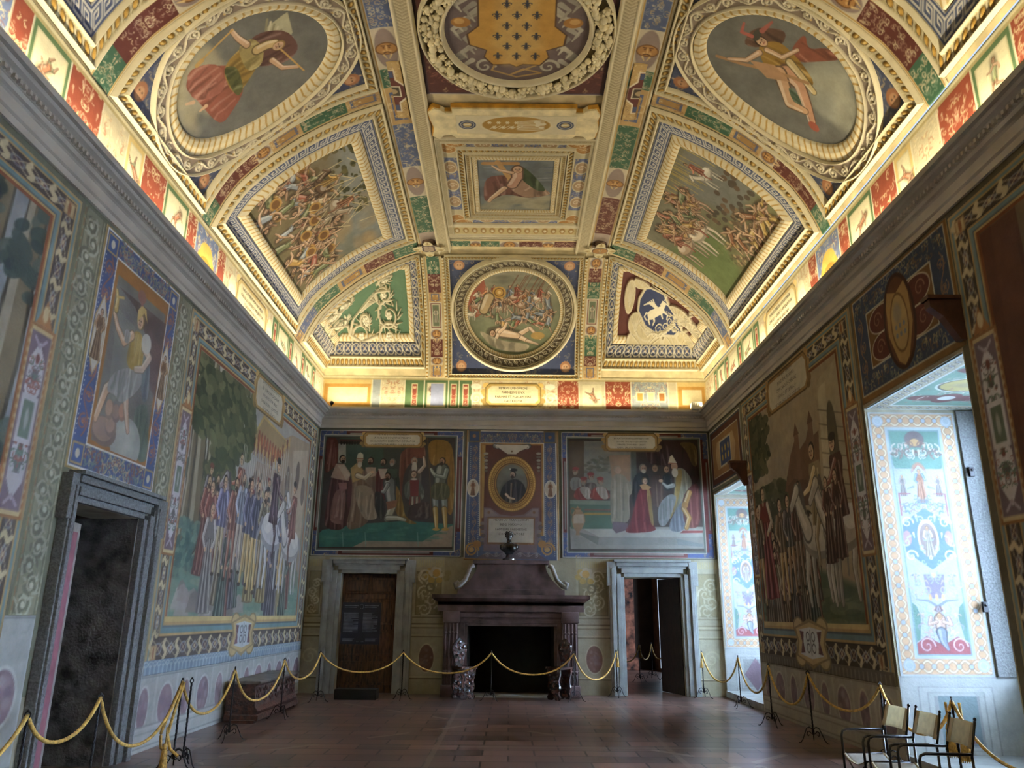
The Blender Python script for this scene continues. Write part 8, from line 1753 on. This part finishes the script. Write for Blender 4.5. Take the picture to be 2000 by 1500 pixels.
def rope(P, label, r=.0155, name='barrier_rope'):
    m = MB(); n = len(P)
    Q = [Vector(p) for p in P]; L = [0]
    for a, b in zip(Q[:-1], Q[1:]): L.append(L[-1]+(b-a).length)
    N = max(8, int(L[-1]/.02)); F_ = []
    for i in range(N+1):
        s = L[-1]*i/N; k = max(j for j in range(len(L)) if L[j] <= s+1e-9); k = min(k, n-2); t = (s-L[k])/max(1e-9, L[k+1]-L[k]); F_.append(Q[k].lerp(Q[k+1], t))
    rings = []
    for i, p in enumerate(F_):
        t = (F_[min(i+1, N)]-F_[max(i-1, 0)]).normalized(); b = t.cross(Vector((0, 0, 1)))
        if b.length < 1e-3: b = Vector((1, 0, 0))
        b.normalize(); u = b.cross(t)
        ph = L[-1]*i/N*62
        rings.append([m.bm.verts.new(p+(b*math.cos(a+ph*.0)+u*math.sin(a))*r*(1+.28*abs(math.sin(1.5*(a-ph)))-.2)) for a in [2*PI*j/9 for j in range(9)]])
    for a, b in zip(rings[:-1], rings[1:]):
        for j in range(9): m.bm.faces.new((a[j], a[(j+1) % 9], b[(j+1) % 9], b[j]))
    m.bm.faces.new(rings[0][::-1]); m.bm.faces.new(rings[-1])
    o = m.build(name, M_ROPE, None, smooth=True); return tag(o, label, 'rope', 'gold barrier ropes')
def sag(a, b, z0=SH-.02, low=.45, n=18):
    P = []
    for i in range(n+1):
        t = i/n; c = math.cosh(2.2*(2*t-1)); c0 = math.cosh(2.2); P.append((a[0]+(b[0]-a[0])*t, a[1]+(b[1]-a[1])*t, z0-(z0-low)*(1-(c-1)/(c0-1))))
    return P
TOPS = [(55, 1392), (197, 1358), (357, 1328), (460, 1305), (557, 1287), (627, 1273), (788, 1271), (960, 1273), (1121, 1273), (1203, 1272), (1367, 1274), (1441, 1282), (1500, 1298), (1577, 1312), (1718, 1335), (1858, 1365)]
LB = ['iron stanchion nearest the left edge, before the stone doorway', 'iron stanchion before the right jamb of the left doorway', 'iron stanchion with bundled ropes and tassel hanging on it, left side', 'iron stanchion before the carved chest', 'iron stanchion past the chest on the left side', 'iron stanchion before the left end of back wall, left of text stand', 'iron stanchion right of the text stand', 'iron stanchion standing before the black hearth', 'iron stanchion before the right console of the fireplace', 'iron stanchion at the left jamb of the open doorway', 'iron stanchion at the right jamb of the open doorway', 'iron stanchion before the far window bay', 'iron stanchion by the right wall, second beyond the canvas chairs, slim and dark', 'iron stanchion by the right wall just beyond the canvas chairs', 'iron stanchion behind the backs of the canvas chairs', 'iron stanchion with two tassels at far right']
PP = []
for k, t in enumerate(TOPS):
    p = on_z(t[0], t[1], SH); PP.append((float(min(p[0], XR-.26)), float(min(p[1], YB-.24))))
for k in (6, 7, 8): PP[k] = (PP[k][0]*15.8/PP[k][1], 15.8) if PP[k][1] > 15.8 else PP[k]
PP[9] = (2.20, 16.68); PP[10] = (3.95, 16.66)
st0 = make_stanchion(LB[0]); st0.location = (PP[0][0], PP[0][1], 0); st0.rotation_euler = (0, 0, 0)
for k in range(1, 16): dup(st0, (PP[k][0], PP[k][1], 0), k*.7, LB[k])
LOW = {0: (115, 1447), 1: (260, 1467), 2: (400, 1392), 3: (505, 1367), 4: (588, 1325), 5: (705, 1313), 6: (875, 1315), 7: (1040, 1318), 8: (1168, 1334), 10: (1405, 1332), 11: (1475, 1352), 12: (1545, 1375), 13: (1655, 1387), 14: (1800, 1432)}
NB = ['left doorway', 'right jamb of left doorway', 'marble dado left of chest', 'carved chest', 'corner of the left wall', 'text stand', 'left side of the hearth', 'right side of the hearth', 'painted oval right of fireplace', '', 'right corner beside the far window bay', 'far window bay', 'dado under the castle fresco, farther span', 'dado under the castle fresco, nearer span', 'near window bay behind the canvas chairs']
for k, (x, y) in LOW.items():
    a, b = PP[k], PP[k+1]; my = (a[1]+b[1])/2; low = float(on_y(x, y, my)[2]); low = min(.72, max(.36, low))
    rope(sag(a, b, low=low), 'gold rope slung before the %s' % NB[k])
rope(sag((-3.75, 4.9), PP[0], low=.5), 'gold rope running out of the photo at lower left'); rope(sag(PP[15], (4.15, 5.9), low=.42), 'gold rope running out of the photo at lower right, beyond the tassels')
def tassel(x, y, z, label, s=1.0):
    T = thing('tassel', label, 'tassel', (x, y, z), 0, 'gold tassels on the stanchions')
    m = MB(); m.tube([(0, 0, 0), (.004, 0, -.09*s), (0, 0, -.16*s)], .009*s, 8); m.build('cord', M_ROPE, T, smooth=True)
    m = MB(); m.lathe([(0, -.13*s), (.016*s, -.14*s), (.022*s, -.165*s), (.014*s, -.19*s), (0, -.19*s)], seg=14); m.build('knot', M_ROPE, T, smooth=True)
    m = MB(); m.lathe([(0, -.185*s), (.018*s, -.187*s), (.024*s, -.22*s), (.034*s, -.33*s), (.036*s, -.335*s), (0, -.335*s)], seg=18)
    for k in range(18): m.tube([(.02*s*math.cos(k*.349), .02*s*math.sin(k*.349), -.19*s), (.036*s*math.cos(k*.349), .036*s*math.sin(k*.349), -.345*s)], .003*s, 4)
    m.build('fringe', M_ROPE, T, smooth=True); return T
x, y = PP[15]; tassel(x+.05, y-.03, SH-.03, 'gold tassel hanging on the far right stanchion, its right one', 1.45); tassel(x-.05, y+.02, SH-.03, 'gold tassel hanging on the far right stanchion, its left one', 1.35)
x, y = PP[9]; tassel(x+.02, y-.03, SH-.0, 'knotted gold tassel at the left jamb of the open doorway', .9); x, y = PP[10]; tassel(x-.02, y-.03, SH-.0, 'knotted gold tassel at the right jamb of the open doorway', .9)
x, y = PP[2]; st = dup(st0, (x+.07, y+.08, 0), 1.1, 'iron stanchion standing close against the one with bundled ropes, left side')
rope([(x, y, SH-.02), (x-.06, y-.05, .62), (x-.13, y-.08, .36), (x-.12, y-.07, .22), (x-.06, y-.04, .16)], 'gold rope hanging slack down the left side of the doubled stanchions'); rope([(x+.03, y-.02, SH-.02), (x-.02, y-.05, .6), (x-.07, y-.05, .34), (x-.03, y-.04, .2), (x+.06, y-.03, .13)], 'gold rope bundled tight against the doubled stanchions')
tassel(x-.06, y-.10, .42, 'gold tassel resting near the foot of the doubled stanchions', 1.15)
# ropes in the next room
Q = [(3.30, 20.0), (3.95, 21.9), (4.10, 20.6)]
for k, p in enumerate(((3.25, 20.3), (3.75, 21.4), (4.02, 20.85))): dup(st0, (p[0], p[1], 0), k, ['iron stanchion in the next room, leftmost through the doorway', 'iron stanchion in the next room, middle through the doorway', 'iron stanchion in the next room, rightmost through the doorway'][k])
rope(sag((3.25, 20.3), (3.75, 21.4), low=.5), 'gold rope in the next room, between left and middle posts'); rope(sag((3.75, 21.4), (4.02, 20.85), low=.5), 'gold rope in the next room, between middle and right posts'); rope(sag((2.6, 19.6), (3.25, 20.3), low=.5), 'gold rope in the next room running out of sight behind the left jamb'); tassel(3.27, 20.25, SH, 'gold tassel on the leftmost post in the next room', .9)
# canvas chairs
M_CANV = plain('cream_canvas', (232, 226, 204), .85, var=.05, scale=20, bump=.15, bscale=90); M_SEATC = plain('white_canvas', (228, 232, 234), .85, var=.05, scale=20, bump=.15, bscale=90); 
for mm in (M_CANV, M_SEATC):
    N, K = mm.node_tree.nodes, mm.node_tree.links; b = N['Principled BSDF']; tr = N.new('ShaderNodeBsdfTranslucent'); tr.inputs[0].default_value = l4((236, 228, 204)); mi = N.new('ShaderNodeMixShader'); mi.inputs[0].default_value = .45
    K.new(b.outputs[0], mi.inputs[1]); K.new(tr.outputs[0], mi.inputs[2]); K.new(mi.outputs[0], N['Material Output'].inputs['Surface'])
M_HEM = plain('beige_hem', (196, 184, 158), .85, var=.06); M_BLK = plain('black_enamel_tube', (22, 22, 26), .3, var=.1, spec=.7)
def canvas_chair():
    """faces -x; width along y"""
    T = thing('canvas_armchair', 'black-framed folding canvas armchair with cream back, nearest the camera of the three', 'chair', (0, 0, 0), 0, 'folding canvas armchairs'); w, d = .20, .19
    for s in (-1, 1):
        m = MB(); y = s*w
        pts = [(-d, y, .01), (-d, y, .58), (-d+.012, y, .615), (-d+.045, y, .63), (d, y, .63)]
        m.tube(pts, .011, 8); m.build('arm_tube', M_BLK, T, smooth=True)
        m = MB(); m.tube([(d, y, .01), (d, y, .62)], .010, 8); m.tube([(d-.005, y, .60), (d+.055, y, .86)], .010, 8); m.ball((d+.058, y, .872), .013, 8); m.build('rear_post', M_BLK, T, smooth=True)
        m = MB(); m.tube([(-d, y, .10), (d, y, .10)], .008, 6); m.tube([(-d, y, .43), (d, y, .43)], .008, 6); m.build('side_rail', M_BLK, T, smooth=True)
    for x in (-d+.02, d-.02):
        for s in (-1, 1):
            m = MB(); m.tube([(x, s*w, .10), (x, -s*w, .43)], .007, 6); m.build('cross_brace', M_BLK, T, smooth=True)
    def cloth(name, P, mat, th):
        P = np.array(P); o = grid_mesh(name, P, None, mat, None, smooth=True); o.parent = T; md = o.modifiers.new('thick', 'SOLIDIFY'); md.thickness = th; return o
    S, V = np.meshgrid(np.linspace(-1, 1, 17), np.linspace(-1, 1, 9)); cloth('seat', np.stack([V*(d-.01), S*w, .435-.055*(1-S*S)], -1), M_SEATC, .004)
    for s in (-1, 1):
        for nm in ('seat_hem',): S2, V2 = np.meshgrid(np.linspace(-1, 1, 17), np.linspace(-1, 1, 3)); cloth(nm, np.stack([s*(d-.012)+V2*.012, S2*w, .4375-.055*(1-S2*S2)], -1), M_HEM, .004)
    cloth('backrest', np.stack([d+.028+.028*V+.03*(1-S*S), S*w, .755+.085*V], -1), M_CANV, .004)
    for s in (-1, 1):
        S2, V2 = np.meshgrid(np.linspace(-.03, .03, 3), np.linspace(-1, 1, 9)); cloth('back_sleeve', np.stack([d+.026+.028*V2, s*(w-.025)+S2, .755+.088*V2], -1), M_HEM, .008)
    return T
c0 = canvas_chair(); c0.location = (3.25, 6.42, 0); c0.rotation_euler = (0, 0, -.08)
dup(c0, (3.22, 6.86, 0), -.03, 'black-framed folding canvas armchair with cream back, middle of the three'); dup(c0, (3.19, 7.31, 0), .04, 'black-framed folding canvas armchair with cream back, farthest of the three')
# fittings on the cornice
x, y = XL+.12, YB-.14
T = thing('spotlight', 'small black spotlight on the cornice in the far left corner', 'spotlight', (XL+.30, YB-.32, ZLIP)); m = MB(); m.tube([(0, 0, .0), (0, 0, .05)], .012, 8); m.build('stem', M_IRON, T); m = MB(); m.tube([(0, .04, .07), (.02, -.05, .06)], [.035, .045], 12); m.build('lamp_head', M_IRON, T, smooth=True)
T = thing('junction_box', 'white ribbed metal box on the cornice in the far right corner', 'box', (XR-.30, YB-.28, ZLIP)); mw = plain('white_metal', (206, 200, 180), .5, var=.03); MB().box(-.13, .10, -.10, .08, 0, .16, .008).build('housing', mw, T)
for k in range(5): MB().box(-.12+k*.045, -.10+k*.045, -.108, -.10, .02, .14).build('rib', mw, T)

for (x, z, lab) in ((5.55, 3.32, 'small black sensor high on the stone jamb of the near window bay'), (5.45, 1.72, 'small black sensor low on the stone jamb of the near window bay')):
    T = thing('sensor', lab, 'sensor', (x+.12, 9.37, z)); MB().box(-.03, .03, -.04, .0, -.06, .06, .006).build('housing', M_IRON, T); MB().ball((0, -.045, .02), .018, 8).build('lens', plain('lens_grey', (60, 62, 66), .2), T, smooth=True)
T = thing('cover_plate', 'round pale cover plate on the brown wall inside the left doorway', 'plate', (XL-.75, 9.03, 1.38)); m = MB(); m.tube([(0, 0, 0), (0, -.012, 0)], .045, 20); m.build('plate', plain('pale_plate', (150, 142, 128), .6, var=.04), T)

B_.scale = (1.15, 1.15, 1.2)
